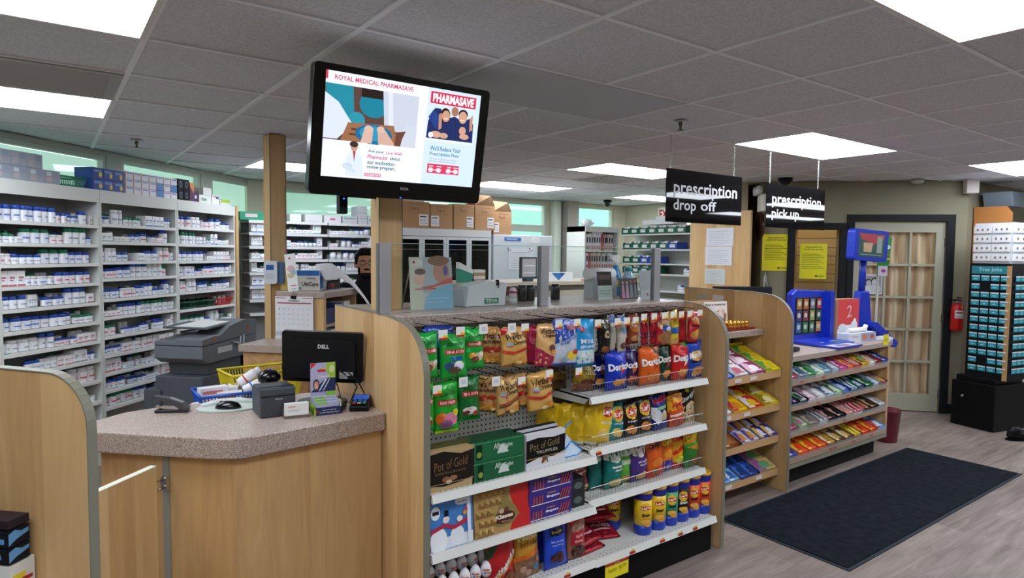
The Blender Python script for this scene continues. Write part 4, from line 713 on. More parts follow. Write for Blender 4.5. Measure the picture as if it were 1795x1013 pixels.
# ceiling mount of the television
t2 = thing('television_mount', 'dark steel arm fixing the television to the timber post', 'television mount', (1.26, 2.60, 0))
mb = MB(); mb.box(-.05, .06, .096, .118, 2.02, 2.2, BLACK); obj('wall_plate', mb, t2); mb = MB(); mb.box(-.03, .03, -.02, .096, 2.09, 2.13, BLACK); obj('arm', mb, t2); mb = MB(); mb.box(-.1, .08, -.072, -.02, 1.99, 2.22, BLACK); obj('bracket', mb, t2)
t3 = thing('web_camera', 'small black box with a blue light hanging under the television', 'camera', (1.02, 2.62, 1.80)); mb = MB(); mb.box(-.018, .018, -.02, .02, 0, .1, BLACK); obj('housing', mb, t3, .004); mb = MB(); mb.box(-.004, .004, -.0212, -.02, .06, .065, M('3a5cff', .5, 0, 'emit', 3)); obj('indicator_light', mb, t3); mb = MB(); mb.tube([(0, .02, .08), (.12, .12, .09), (.214, .14, .09)], .008, BLACK); obj('arm', mb, t3)

# glass screen on aluminium posts, standing on the gondola countertop
ALU = M('b4b5b8', .35, .55)
for x, lb in ((1.182, 'aluminium glass post beside the timber post'), (2.06, 'aluminium glass post in the middle of the countertop'), (2.905, 'aluminium glass post at the right end of the countertop')):
    t = thing('screen_post', lb, 'glass post', (x, 2.545, 1.376)); mb = MB(); w = .026
    mb.box(-w, w, 0, .024, 0, .305, ALU); obj('upright', mb, t, .002); mb = MB(); mb.box(-w - .008, -w, .002, .022, 0, .303, M('77787c', .4, .4)); obj('side_channel', mb, t)
for a, b, lb in ((1.215, 2.03, 'clear glass pane on the countertop, left of the middle post'), (2.092, 2.875, 'clear glass pane on the countertop, right of the middle post')):
    mb = MB(); mb.box(a, b, 2.555, 2.560, 1.376, 1.68, GLASS); mb.box(a, b, 2.5549, 2.5601, 1.678, 1.681, M('a8c4bc', .2)); mb.box(a, b, 2.5549, 2.5601, 1.655, 1.656, M('d0dcd8', .2)); solo('glass_screen', mb, lb, 'glass screen')

# ================================================================== HANGING SIGNS
def chain(par, x, z0, z1):
    mb = MB(); z = z0; k = 0
    while z < z1:
        T = Matrix.Translation((x, 0, z)) @ Matrix.Rotation(R(90 * (k % 2)), 4, 'Z'); mb.tube([(0, 0, 0), (.004, 0, .004), (.004, 0, .013), (0, 0, .017), (-.004, 0, .013), (-.004, 0, .004), (0, 0, 0)], .0013, M('cfcfcc', .25, .8), 4, T); z += .0145; k += 1
    return obj('chain', mb, par)
for x0, x1, y, z0, z1, lines, lb in ((3.335, 4.162, 2.86, 1.862, 2.215, ('prescription', 'drop off'), 'black hanging sign reading prescription drop off'), (4.45, 5.29, 2.84, 1.86, 2.195, ('prescription', 'pick up'), 'black hanging sign reading prescription pick up')):
    t = thing('hanging_sign', lb, 'sign', ((x0 + x1) / 2, y, z0)); w, h = x1 - x0, z1 - z0; t.rotation_euler = (0, 0, 0)
    mb = MB(); mb.box(-w / 2, w / 2, 0, .007, 0, h, M('08080b', .025)); obj('board', mb, t)
    mb = MB(); sh = .09; u1 = .93
    art(mb, [('t', lines[0], .085, .46, u1, .78, 'd9dade', 0, .015)], front(w, h, -.0006), 0, .0003, lambda c: M(c, .3)); obj('upper_lettering', mb, t); 
    for wd, ua, ub in ((('drop', .085, .37), ('off', .43, .64)) if 'drop' in lb else (('pick', .085, .35), ('up', .39, .54))):
        mb = MB(); art(mb, [('t', wd, ua, .17 if wd != 'off' else .25, ub, .385 if wd == 'up' else .44, 'd9dade', 0, .015)], front(w, h, -.0006), 0, .0003, lambda c: M(c, .3)); obj('lower_lettering', mb, t)
    for sx in (-.46, .36 if 'pick' in lb else .378): chain(t, sx * w * 1.0, h, CZ - z0 - .01)

# ================================================================== CASH COUNTER
CH = .964
C_PTS = [(1.155, 2.49), (.60, 2.43), (.535, 2.438), (.487, 2.470), (.118, 2.832), (.125, 2.985), (.25, 3.085), (.40, 3.115), (1.155, 3.03)]
mb = MB(); mb.prism(C_PTS, CH - .078, CH, CTOP); solo('cash_countertop', mb, 'speckled beige cash countertop with a clipped corner', 'countertop', bevel=.006)
body = [(1.155, 2.53), (.60, 2.472), (.545, 2.482), (.512, 2.505), (.158, 2.852), (.165, 2.965), (.27, 3.045), (.41, 3.07), (1.155, 2.98)]
t = thing('cash_counter', 'maple panelled cash counter base below the speckled top', 'counter', (0, 0, 0)); mb = MB(); mb.prism(body, 0, CH - .079, MAPLE); obj('body_panels', mb, t)
mb = MB(); T = Matrix.Translation((.352, 2.6615, 0)) @ Matrix.Rotation(-pi / 4, 4, 'Z'); mb.box(-.013, .013, -.006, .003, 0, CH - .08, M('9a9e94', .4, .3), T); obj('door_stop_strip', mb, t, label='grey metal strip down the counter side')
t = thing('gate_latch', 'small chrome latch on the strip beside the swing gate', 'latch', (.338, 2.635, .775), -pi / 4)
mb = MB(); mb.box(-.012, .012, 0, .012, -.02, .03, CHROME); obj('back_plate', mb, t); mb = MB(); mb.tube([(0, 0, .02), (-.008, -.03, .022), (-.012, -.045, .018)], .004, CHROME); mb.tube([(0, 0, -.008), (-.01, -.03, -.012), (-.016, -.05, -.02)], .004, CHROME); obj('catch', mb, t)
t = thing('swing_gate', 'low maple swing gate with pale top edge beside the cash counter', 'gate', (.300, 2.58, 0), AD + pi)
mb = MB(); mb.box(0, .62, -.012, .012, .12, .868, MAPLE); obj('gate_leaf', mb, t); mb = MB(); mb.box(0, .62, -.0125, .0125, .868, .871, M('cfd0bc', .5)); obj('top_edge', mb, t)

# nearest end panel at the left of the photo
t = panel('divider_screen', 0, 0, .8, 1.378, 'large maple end panel at the left edge, nearest the photographer', .13, .10, th=.026); t.location = (.066, 1.658, 0); t.rotation_euler = (0, 0, pi / 4)
m = MB()
def lp(name, label, cat, u, z, w, d, h, body, Lf=(), rx=0):
    """things on the shelf attached to that panel's near face; u along the panel from its front edge"""
    m = MB(); m.box(0, w, 0, d, 0, h, M(body, .45)); art(m, Lf, front(w, h, -.0004, 0), 0, .0003)
    art(m, {'blue_box': [('p', [(0, .1), (.35, .35), (.95, .55), (.95, .8), (.6, .75), (.3, .95), (0, .8)], '5a93c2')], 'white_carton': [('r', 0, .02, .9, .2, 'b8242c'), ('r', .1, .24, .6, .5, 'e8cc1c')]}.get(name, []), lambda u, v, e: (w + e, u * d, v * h), 0, .0006)
    o = solo(name, m, label, cat, (0, 0, 0)); o.matrix_world = Matrix.Translation((-.075, 1.705, z - .168)) @ Matrix.Rotation(R(-45), 4, 'Z') @ Matrix.Translation((-w + .0, 0, 0)); return o
lp('magazine_pack', 'dark magazine pack on top at the left edge shelf', 'magazine', 0, 1.212, .2, .05, .018, '2a2028', [('r', 0, .2, .9, .8, '6a3a5a')])
lp('blue_box', 'blue and black carton at the left edge, upper of two', 'carton', 0, 1.172, .2, .05, .036, '14161c', [('p', [(0, 0), (.95, .2), (.95, .5), (.8, .55), (.7, .9), (.4, .5), (0, .4)], '5a93c2')])  # near-black carton carrying a blue shape
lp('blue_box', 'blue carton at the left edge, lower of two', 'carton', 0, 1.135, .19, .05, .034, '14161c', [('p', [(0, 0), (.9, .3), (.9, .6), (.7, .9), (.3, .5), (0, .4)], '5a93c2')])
lp('white_carton', 'white carton with yellow and red sticker at the left edge', 'carton', 0, 1.085, .185, .06, .046, 'd8d6d2', [('r', 0, .02, .8, .2, 'b8242c'), ('r', .4, .24, .75, .5, 'e8cc1c')])
mb = MB(); mb.box(-.3, .0, -.02, .06, .888, .9165, SHELFW); o = solo('wall_shelf', mb, 'short white shelf carrying cartons at the left edge', 'shelf'); o.matrix_world = Matrix.Translation((-.075, 1.705, 0)) @ Matrix.Rotation(R(-45), 4, 'Z')

# ------------------------------------------------------------------ things on the cash counter
t = thing('stapler', 'grey and black stapler standing open on the cash counter', 'stapler', (.415, 2.985, CH + .001), R(-28)); mb = MB(); mb.box(-.06, .07, -.018, .018, 0, .012, M('2c2d30', .4)); obj('base', mb, t, .004)
mb = MB(); mb.prism([(-.065, .058), (-.06, .072), (.0, .062), (.05, .042), (.075, .02), (.072, .008), (.05, .01), (.0, .038), (-.05, .056)], -.016, .016, M('3a3b3f', .35), 'y'); obj('arm', mb, t, .003)
mb = MB(); mb.prism([(-.055, .03), (.03, .02), (.03, .012), (-.055, .02)], -.01, .01, CHROME, 'y'); mb.tube([(-.04, 0, .012), (-.04, 0, .03)], .006, M('1a1a1c', .4)); obj('magazine', mb, t)
t = thing('mouse_pad', 'pale grey mouse pad with wrist rest on the cash counter', 'mouse pad', (.64, 2.93, CH + .001), R(-15)); mb = MB(); mb.prism([(.12 * cos(a) * (1.15 if cos(a) < 0 else 1), .085 * sin(a)) for a in [2 * pi * k / 24 for k in range(24)]], 0, .005, M('b9c2bb', .6)); obj('pad', mb, t)
mb = MB(); mb.tube([(-.12, .03, .01), (-.06, .07, .013), (.03, .078, .013), (.1, .05, .01)], [.008, .013, .013, .008], M('c6cec9', .6), 10); obj('wrist_rest', mb, t)
t = thing('computer_mouse', 'shiny black mouse on the pale mouse pad', 'mouse', (.622, 2.905, CH + .006), R(-30)); mb = MB(); mb.ball((0, 0, .002), (.055, .03, .03), BLACKG, 16); mb.v = [(a, b, max(c, 0)) for a, b, c in mb.v]; obj('shell', mb, t); mb = MB(); mb.lathe([(.006, -.003), (.006, .003)], M('3a3a3c', .5), n=10, T=Matrix.Translation((-.028, 0, .026)) @ Matrix.Rotation(R(90), 4, 'X')); obj('scroll_wheel', mb, t)
RP = R(-4)
t = thing('receipt_printer', 'dark grey receipt printer on the cash counter', 'receipt printer', (.76, 2.66, CH + .001), RP); PR = M('3a3f46', .5)
mb = MB(); mb.prism([(0, 0), (.17, 0), (.175, .10), (.15, .115), (.0, .118), (-.004, .07)], -.07, .07, PR, 'y', T=Matrix.Rotation(pi / 2, 4, 'Z') @ Matrix.Translation((0, 0, 0))); obj('case', mb, t, .006)
mb = MB(); mb.box(-.066, .066, -.0065, -.003, .086, .089, DARK); mb.box(-.071, .071, .03, .05, .118, .1195, M('24272b', .4)); art(mb, [('t', 'EPSON', .42, .6, .62, .66, 'a8acb4', 0)], front(.14, .118, -.0065), 0, mk=lambda c: M(c, .3)); obj('paper_cover', mb, t)
t = thing('barcode_scanner', 'rounded glossy black scanner head behind the receipt printer', 'scanner', (.80, 2.93, CH + .001)); mb = MB(); mb.lathe([(.045, 0), (.04, .01), (.014, .02), (.012, .09)], BLACK, n=14); obj('stand', mb, t); mb = MB(); mb.ball((0, 0, .115), (.05, .045, .036), BLACKG, 16); obj('head', mb, t); mb = MB(); mb.ball((0, -.01, .149), .007, M('2a3fc8', .3), 8); obj('indicator_light', mb, t)
t = thing('card_holder', 'stack of white business cards in a holder on the cash counter', 'business cards', (.82, 2.61, CH + .001), R(-8)); mb = MB(); mb.box(-.05, .05, -.012, .03, 0, .01, M('6a6258', .4)); mb.box(-.05, .05, .026, .03, 0, .035, M('6a6258', .4)); obj('holder', mb, t)
mb = MB(); mb.box(-.046, .046, -.008, .022, .0105, .058, WHITE); art(mb, [('t', 'PHARMASAVE', .12, .7, .45, .82, 'c83a4a', 0), ('r', .12, .5, .7, .52, '9a9aa0'), ('r', .12, .42, .6, .44, '9a9aa0'), ('r', .12, .34, .66, .36, '9a9aa0')], front(.092, .047, -.0085, None, .0105), 0, .0002); obj('cards', mb, t)
t = thing('wipes_display', 'green and navy display box of wipes with a tall printed back card', 'display box', (.94, 2.58, CH + .001), R(-6))
mb = MB(); mb.box(-.055, .055, 0, .085, 0, .03, M('1c2c5a', .4)); mb.box(-.0555, -.055, .001, .084, .001, .045, M('9ac43a', .4)); mb.box(.0515, .055, 0, .085, .03, .055, M('c9dcb8', .4)); mb.box(-.0555, -.05, -.0005, .08, 0, .03, M('9ac43a', .4))
art(mb, [('t', 'Tooth Cleaning Wipes', .18, .25, .92, .45, 'dfe6f4', 0), ('t', 'portable', .3, .62, .8, .78, 'dfe6f4', 0), ('p', [(.02, .5), (.14, .8), (.08, .3)], 'd0302c')], front(.11, .03, -.0008), 0); obj('carton', mb, t)
for k in range(3): mb = MB(); mb.box(-.048, .048, .008 + .022 * k, .022 + .022 * k, .031, .052 + .007 * k, M('b4b8d8', .4)); mb.box(-.048, .0, .0075 + .022 * k, .008 + .022 * k, .044 + .007 * k, .0525 + .007 * k, M('8fc84a', .4)); obj('wipes_packet', mb, t)
mb = MB(); mb.box(-.052, .052, .082, .085, .03, .205, M('b7b9dc', .4))
art(mb, [('p', [(.62, 1), (1, 1), (1, .55), (.75, .62), (.66, .8)], 'a5cf3c'), ('e', .85, .84, .11, .09, 'd6e6b0'), ('p', [(0, 1), (.25, 1), (0, .86)], 'd0302c'), ('r', .28, .78, .6, .84, 'd02a28'), ('r', .45, .84, .6, .87, 'e8c81c'), ('t', 'Dental', .3, .64, .75, .7, 'eef0fa', 0), ('p', [(.0, .3), (1, .3), (1, .62), (.62, .62)], '1f2f60'), ('p', [(.3, .3), (.38, .34), (.66, .6), (.6, .62)], 'e8ecf4'), ('p', [(.46, .3), (.52, .33), (.78, .6), (.74, .6)], 'e8ecf4'), ('e', .22, .48, .13, .13, '4a2f26'), ('e', .22, .46, .09, .1, 'd8a48c'), ('r', .18, .41, .26, .425, 'f0eaea'), ('p', [(.6, .3), (1, .3), (1, .1), (.8, .05), (.65, .12)], '8fc84a'), ('t', 'Teeth Wipes', .25, .16, .62, .22, 'f0f2fa', 0)], front(.104, .175, .0815, None, .03), 0, .0003); obj('back_card', mb, t)
t = thing('card_terminal', 'black card payment terminal with a lit screen', 'card terminal', (1.10, 2.62, CH + .001), R(-30)); mb = MB(); mb.prism([(-.07, 0), (.065, 0), (.075, .035), (.07, .045), (-.068, .022)], -.04, .04, BLACK, 'y', T=Matrix.Rotation(pi / 2, 4, 'Z')); obj('case', mb, t, .005)
Ft = lambda u, v, e: (-.036 + .072 * u, -.064 + .128 * v, .0235 + .022 * v + e)
mb = MB(); art(mb, [('r', .04, .56, .96, .93, '3b62c8')], Ft, 0, .0006, lambda c: M(c, .3, 0, 'emit', .7)); obj('display', mb, t, label='blue lit screen'); mb = MB()
art(mb, [('r', .08 + .3 * i, .2 + .11 * j, .3 + .3 * i, .27 + .11 * j, '3a6ab0') for i in range(3) for j in range(3)] + [('r', .08, .06, .3, .14, 'c8283a'), ('r', .38, .06, .6, .14, 'd8b81c'), ('r', .68, .06, .9, .14, '2a9a4a')], Ft, 0, .0006); obj('keypad', mb, t)
# monitor seen from behind
t = thing('computer_monitor', 'black monitor seen from behind on the cash counter', 'monitor', (.995, 2.80, CH + .001), R(-34)); MK = M('1a1a1c', .38)
MW, MH = .355, .23
mb = MB(); TT = Matrix.Translation((0, 0, .205)) @ Matrix.Rotation(R(6), 4, 'X') @ Matrix.Rotation(R(2), 4, 'Y'); mb.prism(rrect(-MW / 2, MW / 2, -MH / 2, MH / 2, .012), 0, .028, MK, 'y', TT); mb.prism(rrect(-MW / 2 + .03, MW / 2 - .03, -MH / 2 + .02, MH / 2 - .035, .02), -.018, 0, MK, 'y', TT); obj('rear_case', mb, t, .005)
mb = MB(); art(mb, [('t', 'DELL', 0, 0, 1, 1, 'c8c8c8', 0, .04)], lambda u, v, e: TT @ Vector((-.015 + .05 * u, -.0185 - e, .045 + .018 * v)), 0); obj('maker_badge', mb, t)
mb = MB(); art(mb, [('r', 0, 0, 1, 1, 'b8b8b4'), ('r', .1, .6, .8, .75, '5a5a5a'), ('r', 0, -.9, .6, -.1, '9a9a98')], lambda u, v, e: TT @ Vector((.08 + .06 * u, -.0185 - e, -.075 + .016 * v)), 0); obj('rating_label', mb, t)
mb = MB(); mb.prism(rrect(-.04, .04, 0, .13, .01), -.03, -.012, MK, 'y'); mb.prism([(.11 * cos(a), .08 * sin(a)) for a in [2 * pi * k / 20 for k in range(20)]], 0, .012, MK); obj('stand', mb, t, .003)
mb = MB(); mb.box(-MW / 2 + .012, MW / 2 - .012, .0285, .029, -MH / 2 + .012, MH / 2 - .012, M('20242c', .15), TT); obj('display_panel', mb, t)
for k, (a, b, c) in enumerate((((.08, -.02, .15), (.15, .02, .07), (.13, -.05, .008)), ((.04, -.02, .13), (.10, -.09, .05), (.02, -.10, .008)), ((.12, -.02, .14), (.19, -.04, .06), (.20, -.02, .008)))):
    mb = MB(); mb.tube([a, tuple((a[i] + b[i]) / 2 + (.01 if i == 0 else 0) for i in range(3)), b, c], .003, BLACK, 6); obj('cable', mb, t)
t = thing('keyboard', 'black keyboard lying under the monitor between printer and display box', 'keyboard', (.93, 2.70, CH + .001), R(-34)); mb = MB(); mb.box(-.1, .12, -.04, .05, 0, .014, MK); obj('case', mb, t, .003); mb = MB()
for i in range(12):
    for j in range(4): mb.box(-.093 + .0175 * i, -.079 + .0175 * i, -.034 + .02 * j, -.018 + .02 * j, .0141, .019, M('2a2a2d', .5))
tag(obj('keys', mb, t), kind='stuff')

# ================================================================== COPIER and the work area behind
cp = Vector((.925, 5.12)); t = thing('photocopier', 'dark grey office copier with paper on its feeder', 'photocopier', (cp.x, cp.y, 0), AD)
# local: x along D (away right), y along N (away left); the corner nearest us is the origin
CG = M('6b6f76', .55); CG2 = M('53575e', .55)
mb = MB(); mb.box(.03, .62, .03, .42, .02, .70, CG2); mb.box(.12, .55, .05, .36, .70, .80, CG2); obj('lower_cabinet', mb, t, .008)
mb = MB(); mb.prism([(.0, .02), (.38, .02), (.44, .1), (.44, .36), (.38, .40), (.0, .40)], .02, .56, CG2, 'y') if 0 else mb.box(.0, .1, .36, .50, .25, .60, CG2); obj('side_tray', mb, t, .01)
mb = MB(); mb.prism([(.06, .80), (0, .84), (0, .93), (.70, .955), (.70, .86), (.60, .80)], 0, .40, CG, 'y'); obj('scanner_unit', mb, t, .006)
mb = MB(); mb.prism([(.0, .935), (.0, .985), (.12, 1.0), (.22, 1.0), (.34, 1.06), (.52, 1.09), (.70, 1.07), (.70, .957)], 0, .22, CG, 'y'); mb.prism([(.0, .935), (.0, .965), (.30, .99), (.70, 1.0), (.70, .957)], .22, .40, CG, 'y'); obj('document_feeder', mb, t, .006)
mb = MB(); mb.prism([(.12, 1.045), (.42, 1.06), (.42, 1.075), (.12, 1.058)], .04, .42, CG2, 'y'); obj('feed_tray', mb, t, .003); mb = MB(); mb.prism([(.14, 1.060), (.48, 1.078), (.48, 1.080), (.14, 1.062)], .08, .34, WHITE, 'y'); obj('paper', mb, t)
mb = MB(); mb.box(.18, .36, -.0015, 0, .86, .905, M('c3c8cc', .5)); obj('rating_label', mb, t); mb = MB(); mb.box(.12, .15, -.0015, 0, .95, .99, M('8a6a4a', .5)); obj('side_vent', mb, t); mb = MB(); mb.box(.56, .6, -.0015, 0, .98, 1.03, M('8a6a4a', .5)); obj('side_vent', mb, t)
mb = MB(); mb.tube([(.36, -.01, .93), (.42, -.03, .90), (.46, -.01, .96)], .006, M('9aa0a6', .4)); mb.tube([(.40, -.01, .92), (.47, -.03, .90), (.50, -.01, .97)], .006, M('9aa0a6', .4)); obj('cable', mb, t)
mb = MB(); mb.box(.62, .71, -.0, .34, .5, .80, M('101c34', .3)); obj('paper_drawer', mb, t, .004, label='dark blue side door')
# white cart with baskets behind the cash counter
mb = MB(); mb.box(.60, 1.02, 3.46, 3.735, .0, .80, M('e3e2dc', .5)); solo('white_cart', mb, 'white low cabinet under the blue and yellow baskets', 'cabinet', bevel=.004)
def basket(x, y, z, w, d, h, c, label, rot):
    t = thing('plastic_basket', label, 'basket', (x, y, z), rot); m = MB(); P = M(c, .4); s_ = .86
    def ring(k, o=0): f = s_ + (1 - s_) * k; return [(-w / 2 * f, -d / 2 * f), (w / 2 * f, -d / 2 * f), (w / 2 * f, d / 2 * f), (-w / 2 * f, d / 2 * f)]
    m.box(-w / 2 * s_, w / 2 * s_, -d / 2 * s_, d / 2 * s_, 0, .004, P)
    for a in range(4):
        b = (a + 1) % 4; r0, r1 = ring(0), ring(1); L0 = Vector(r0[b]) - Vector(r0[a]); n = int((Vector(r1[b]) - Vector(r1[a])).length / .016)
        for k in range(n + 1):
            p0 = Vector(r0[a]).lerp(Vector(r0[b]), k / n); p1 = Vector(r1[a]).lerp(Vector(r1[b]), k / n); m.tube([(p0.x, p0.y, .002), (p1.x, p1.y, h)], .0028, P, 4)
    obj('lattice', m, t); m = MB(); r1 = ring(1); m.tube([(p[0], p[1], h) for p in r1] + [(r1[0][0], r1[0][1], h)], .008, P, 6); r1 = ring(.05); m.tube([(p[0], p[1], .012) for p in r1] + [(r1[0][0], r1[0][1], .012)], .006, P, 6); obj('rim', m, t); return t
basket(.80, 3.62, .802, .36, .26, .10, '1f55c0', 'blue plastic basket of small cartons behind the mouse pad', R(0)); basket(1.0, 3.83, .80, .40, .26, .16, 'd6c21a', 'yellow plastic basket behind the blue one', R(5))
mb = MB(); mb.box(.86, 1.18, 3.74, 3.93, 0, .797, M('e3e2dc', .5)); solo('low_table', mb, 'white low table carrying the yellow basket', 'table')
for k, (x, y, z, w, rz) in enumerate(((.66, 3.60, .812, .12, .3), (.72, 3.68, .812, .11, -.5), (.80, 3.62, .812, .13, .9), (.70, 3.61, .885, .14, .1), (.82, 3.70, .865, .11, 1.2), (.77, 3.56, .86, .12, -.2))):
    m = MB(); m.box(-w / 2, w / 2, -.03, .03, 0, .045, M('e4e2e2', .5)); m.box(-w / 2 + .01, w / 2 - .03, -.0305, -.03, .012, .03, M(['c87a7a', '7a9ac8', 'd89a5a'][k % 3], .5)); solo('medicine_carton', m, 'small white carton in the blue basket with a ' + ['pink', 'blue', 'orange', 'wide pink', 'tilted blue', 'front orange'][k] + ' label', 'medicine box', (x, y, z), rz)
for k, (p, q, c) in enumerate((((.83, 3.62, .93), (.93, 3.60, 1.0), 'c83a3a'), ((.84, 3.56, .90), (.965, 3.55, .955), '2a6ad0'))):
    m = MB(); a, b = Vector(p), Vector(q); T = Matrix.Translation(a) @ (b - a).to_track_quat('Z', 'Y').to_matrix().to_4x4(); L_ = (b - a).length
    m.lathe([(.022, 0), (.026, .01), (.026, L_ * .75), (.018, L_ * .85)], M('ecebea', .4), n=14, T=T); m.lathe([(.0265, L_ * .3), (.0265, L_ * .36)], M(c, .4), n=14, T=T); m.lathe([(.02, L_ * .85), (.02, L_ * 1.05)], M(c if k else 'e4e4e4', .4), n=14, T=T)
    solo('white_bottle', m, 'white bottle with %s lying over the blue basket' % ('red stripe' if k == 0 else 'blue cap'), 'bottle')

# hutch with the gray top behind (diagonal, like the slanted wall)
hc = Vector((1.472, 4.112)); t = thing('hutch', 'maple hutch with speckled top beside the timber column', 'cabinet', (hc.x, hc.y, 0), AD)
mb = MB(); mb.prism([(-.01, -.012), (.52, -.012), (.52, .33), (-.012, .33)], 1.335, 1.378, CTOP); obj('worktop', mb, t, .004)
mb = MB(); mb.box(.0, .02, 0, .32, 0, 1.335, MAPLE); mb.box(0, .51, .30, .32, 0, 1.335, MAPLE); mb.box(.49, .51, 0, .3, 0, 1.335, MAPLE); mb.box(.02, .035, 0, .3, 0, 1.335, MAPLE); obj('carcass', mb, t)
for z in (1.14, 1.0, .8): mb = MB(); mb.box(.035, .49, .0, .3, z, z + .018, CTOP); obj('shelf', mb, t)
hx = lambda u, v: (hc + Vector((D.x, D.y)) * u + Vector((N.x, N.y)) * v)
for k, (u, z, w, h, c) in enumerate(((.1, 1.16, .12, .10, '1c2a5a'), (.24, 1.16, .10, .12, '3a4a8a'), (.37, 1.16, .1, .13, 'd8dade'), (.05, 1.02, .05, .08, 'c8cad0'), (.12, 1.02, .14, .09, 'd8d8de'), (.3, 1.02, .1, .08, 'b8bcc8'))):
    m = MB(); m.box(0, w, 0, .14, 0, h, M(c, .5)); p = hx(u, .03); solo('office_box', m, ['navy', 'slate blue', 'white upright', 'pale grey flat', 'white lower', 'grey lower'][k] + ' box on the hutch shelves', 'box', (p.x, p.y, z - .001), AD)
# calendar clipped to the hutch end
cpz = 1.30; p = hx(-.004, .10); t = thing('wall_calendar', 'white wall calendar with red bars clipped to the hutch end', 'calendar', (p.x, p.y, 0), AD - pi / 2)
# local -y faces the viewer here: local x runs towards -N
mb = MB(); mb.box(-.235, .035, -.012, -.010, 1.07, 1.345, M('dadade', .5)); mb.box(-.240, .03, -.009, -.007, 1.04, 1.08, M('d6d2d4', .5))
art(mb, [('r', .02, .955, .28, .97, 'b8324a'), ('r', .72, .955, .98, .97, 'b8324a'), ('r', .06, .83, .95, .855, 'b02a44'), ('t', 'November', .36, .88, .66, .92, '5a5a60', 0), ('r', 0, .06, 1, .16, 'b9bac4'), ('e', .9, .11, .02, .035, '8a2a3a')] + [('t', str(j * 7 + i + 1), .1 + .125 * i, .68 - .12 * j, .13 + .125 * i, .715 - .12 * j, '8a8a92', 0, 0) for j in range(4) for i in range(7)], front(.27, .275, -.0125, -.235, 1.07), 0, .0002); obj('pages', mb, t)
mb = MB(); mb.box(-.12, -.085, -.02, -.005, 1.33, 1.35, BLACK); mb.tube([(-.11, -.015, 1.35), (-.1, -.02, 1.385), (-.09, -.015, 1.35)], .002, M('5a5a3a', .4), 5); obj('binder_clip', mb, t)
# device on the column
t = thing('thermostat_unit', 'white and blue electronic unit with a small screen on the timber column', 'electronic device', (1.262, 4.485, 1.42), R(-38)); mb = MB(); mb.prism(rrect(-.055, .035, 0, .155, .02), -.03, .02, M('c6ccd2', .4), 'y'); obj('face', mb, t, .004)
mb = MB(); mb.prism(rrect(.03, .075, .002, .15, .015), -.02, .03, M('3c5a7c', .4), 'y'); obj('side_body', mb, t, .004, label='blue side body'); mb = MB(); mb.box(-.04, .012, -.0315, -.03, .095, .128, M('2a5a98', .3)); obj('display', mb, t); mb = MB()
for k in range(3): mb.box(-.042, .01, -.0312, -.03, .035 + .014 * k, .042 + .014 * k, M('b0b6bc', .4))
obj('buttons', mb, t)
# leaflets, box and paper on the hutch
def hth(name, label, cat, u, v, rot=0, z=1.379): p = hx(u, v); return thing(name, label, cat, (p.x, p.y, z), rot)
t = hth('brochure', 'tall white and pink brochure leaning on the hutch beside the column', 'brochure', -.003, .21, R(-37)); t.rotation_euler = (R(-8), R(-9), R(-37)); mb = MB(); mb.box(-.035, .035, 0, .004, 0, .25, WHITE)
art(mb, [('e', .45, .88, .1, .03, 'c83a5a'), ('e', .5, .6, .35, .1, 'd8b0b8'), ('e', .7, .5, .25, .08, '9ab0c8'), ('e', .4, .42, .3, .07, 'c8b890'), ('r', .3, .14, .85, .16, 'c83a5a'), ('r', .3, .06, .85, .075, '9a9aa0')], front(.07, .25, -.0005), 0); obj('leaflet', mb, t)
t = hth('tissue_carton', 'white carton with a blue band on the hutch top', 'box', .10, .17, R(-34)); mb = MB(); mb.box(-.085, .085, 0, .1, 0, .135, M('d6d2c8', .5)); art(mb, [('r', 0, .74, 1, 1, '1f6ab8'), ('t', 'UltiCare', .3, .22, .95, .42, '3a3a40', 0, .03), ('t', 'Bio', .04, .05, .3, .2, '3a6ab0', .05), ('r', .5, .58, .85, .62, '7a8a9a')], front(.17, .135, -.0006), 0); mb.box(.0855, .086, .01, .09, .01, .12, M('2a7ac8', .5)); obj('carton', mb, t)
t = hth('paper_cup_stack', 'stack of white cups beside the blue banded carton', 'paper cups', .26, .14, 0); mb = MB(); mb.lathe([(.026, 0), (.036, .09), (.038, .115), (.033, .116)], WHITE, n=16); obj('cups', mb, t)
t = hth('small_carton', 'small mustard carton behind the blue banded carton', 'box', .13, .28, R(-34)); mb = MB(); mb.box(-.09, -.02, 0, .03, 0, .17, M('c8a860', .5)); obj('carton', mb, t)
# long white paper sheet draped over the hutch edge
m = MB(); vs = []; n = 14; 
for k in range(n + 1):
    q = k / n; u = .16 + .50 * q; z = 1.50 + .02 * sin(q * 6) if q < .35 else 1.50 - .30 * ((q - .35) / .65) ** 1.3; w_ = .10 - .03 * q
    for s_ in (-1, -.3, .4, 1): p = hx(u + .02 * s_, .10 - .16 * q + w_ * s_ * .5); vs.append((p.x, p.y, z + .05 * s_ + .012 * sin(5 * q + 3 * s_)))
m.add(vs, [(4 * k + j, 4 * k + j + 1, 4 * k + j + 5, 4 * k + j + 4) for k in range(n) for j in range(3)], M('f0f0f4', .7), None, True); o = solo('paper_sheet', m, 'long crumpled white paper draped over the hutch front', 'paper'); sm = o.modifiers.new('thick', 'SOLIDIFY'); sm.thickness = .002
t = hth('label_printer', 'dark red and black device on the right of the hutch top', 'device', .40, .12, AD); mb = MB(); mb.box(-.1, .1, 0, .14, 0, .045, M('3a1520', .4)); mb.box(-.1, .1, 0, .14, .045, .06, M('15151a', .4)); mb.box(-.05, 0, -.001, 0, .01, .035, M('c82a2a', .4)); obj('case', mb, t, .004)
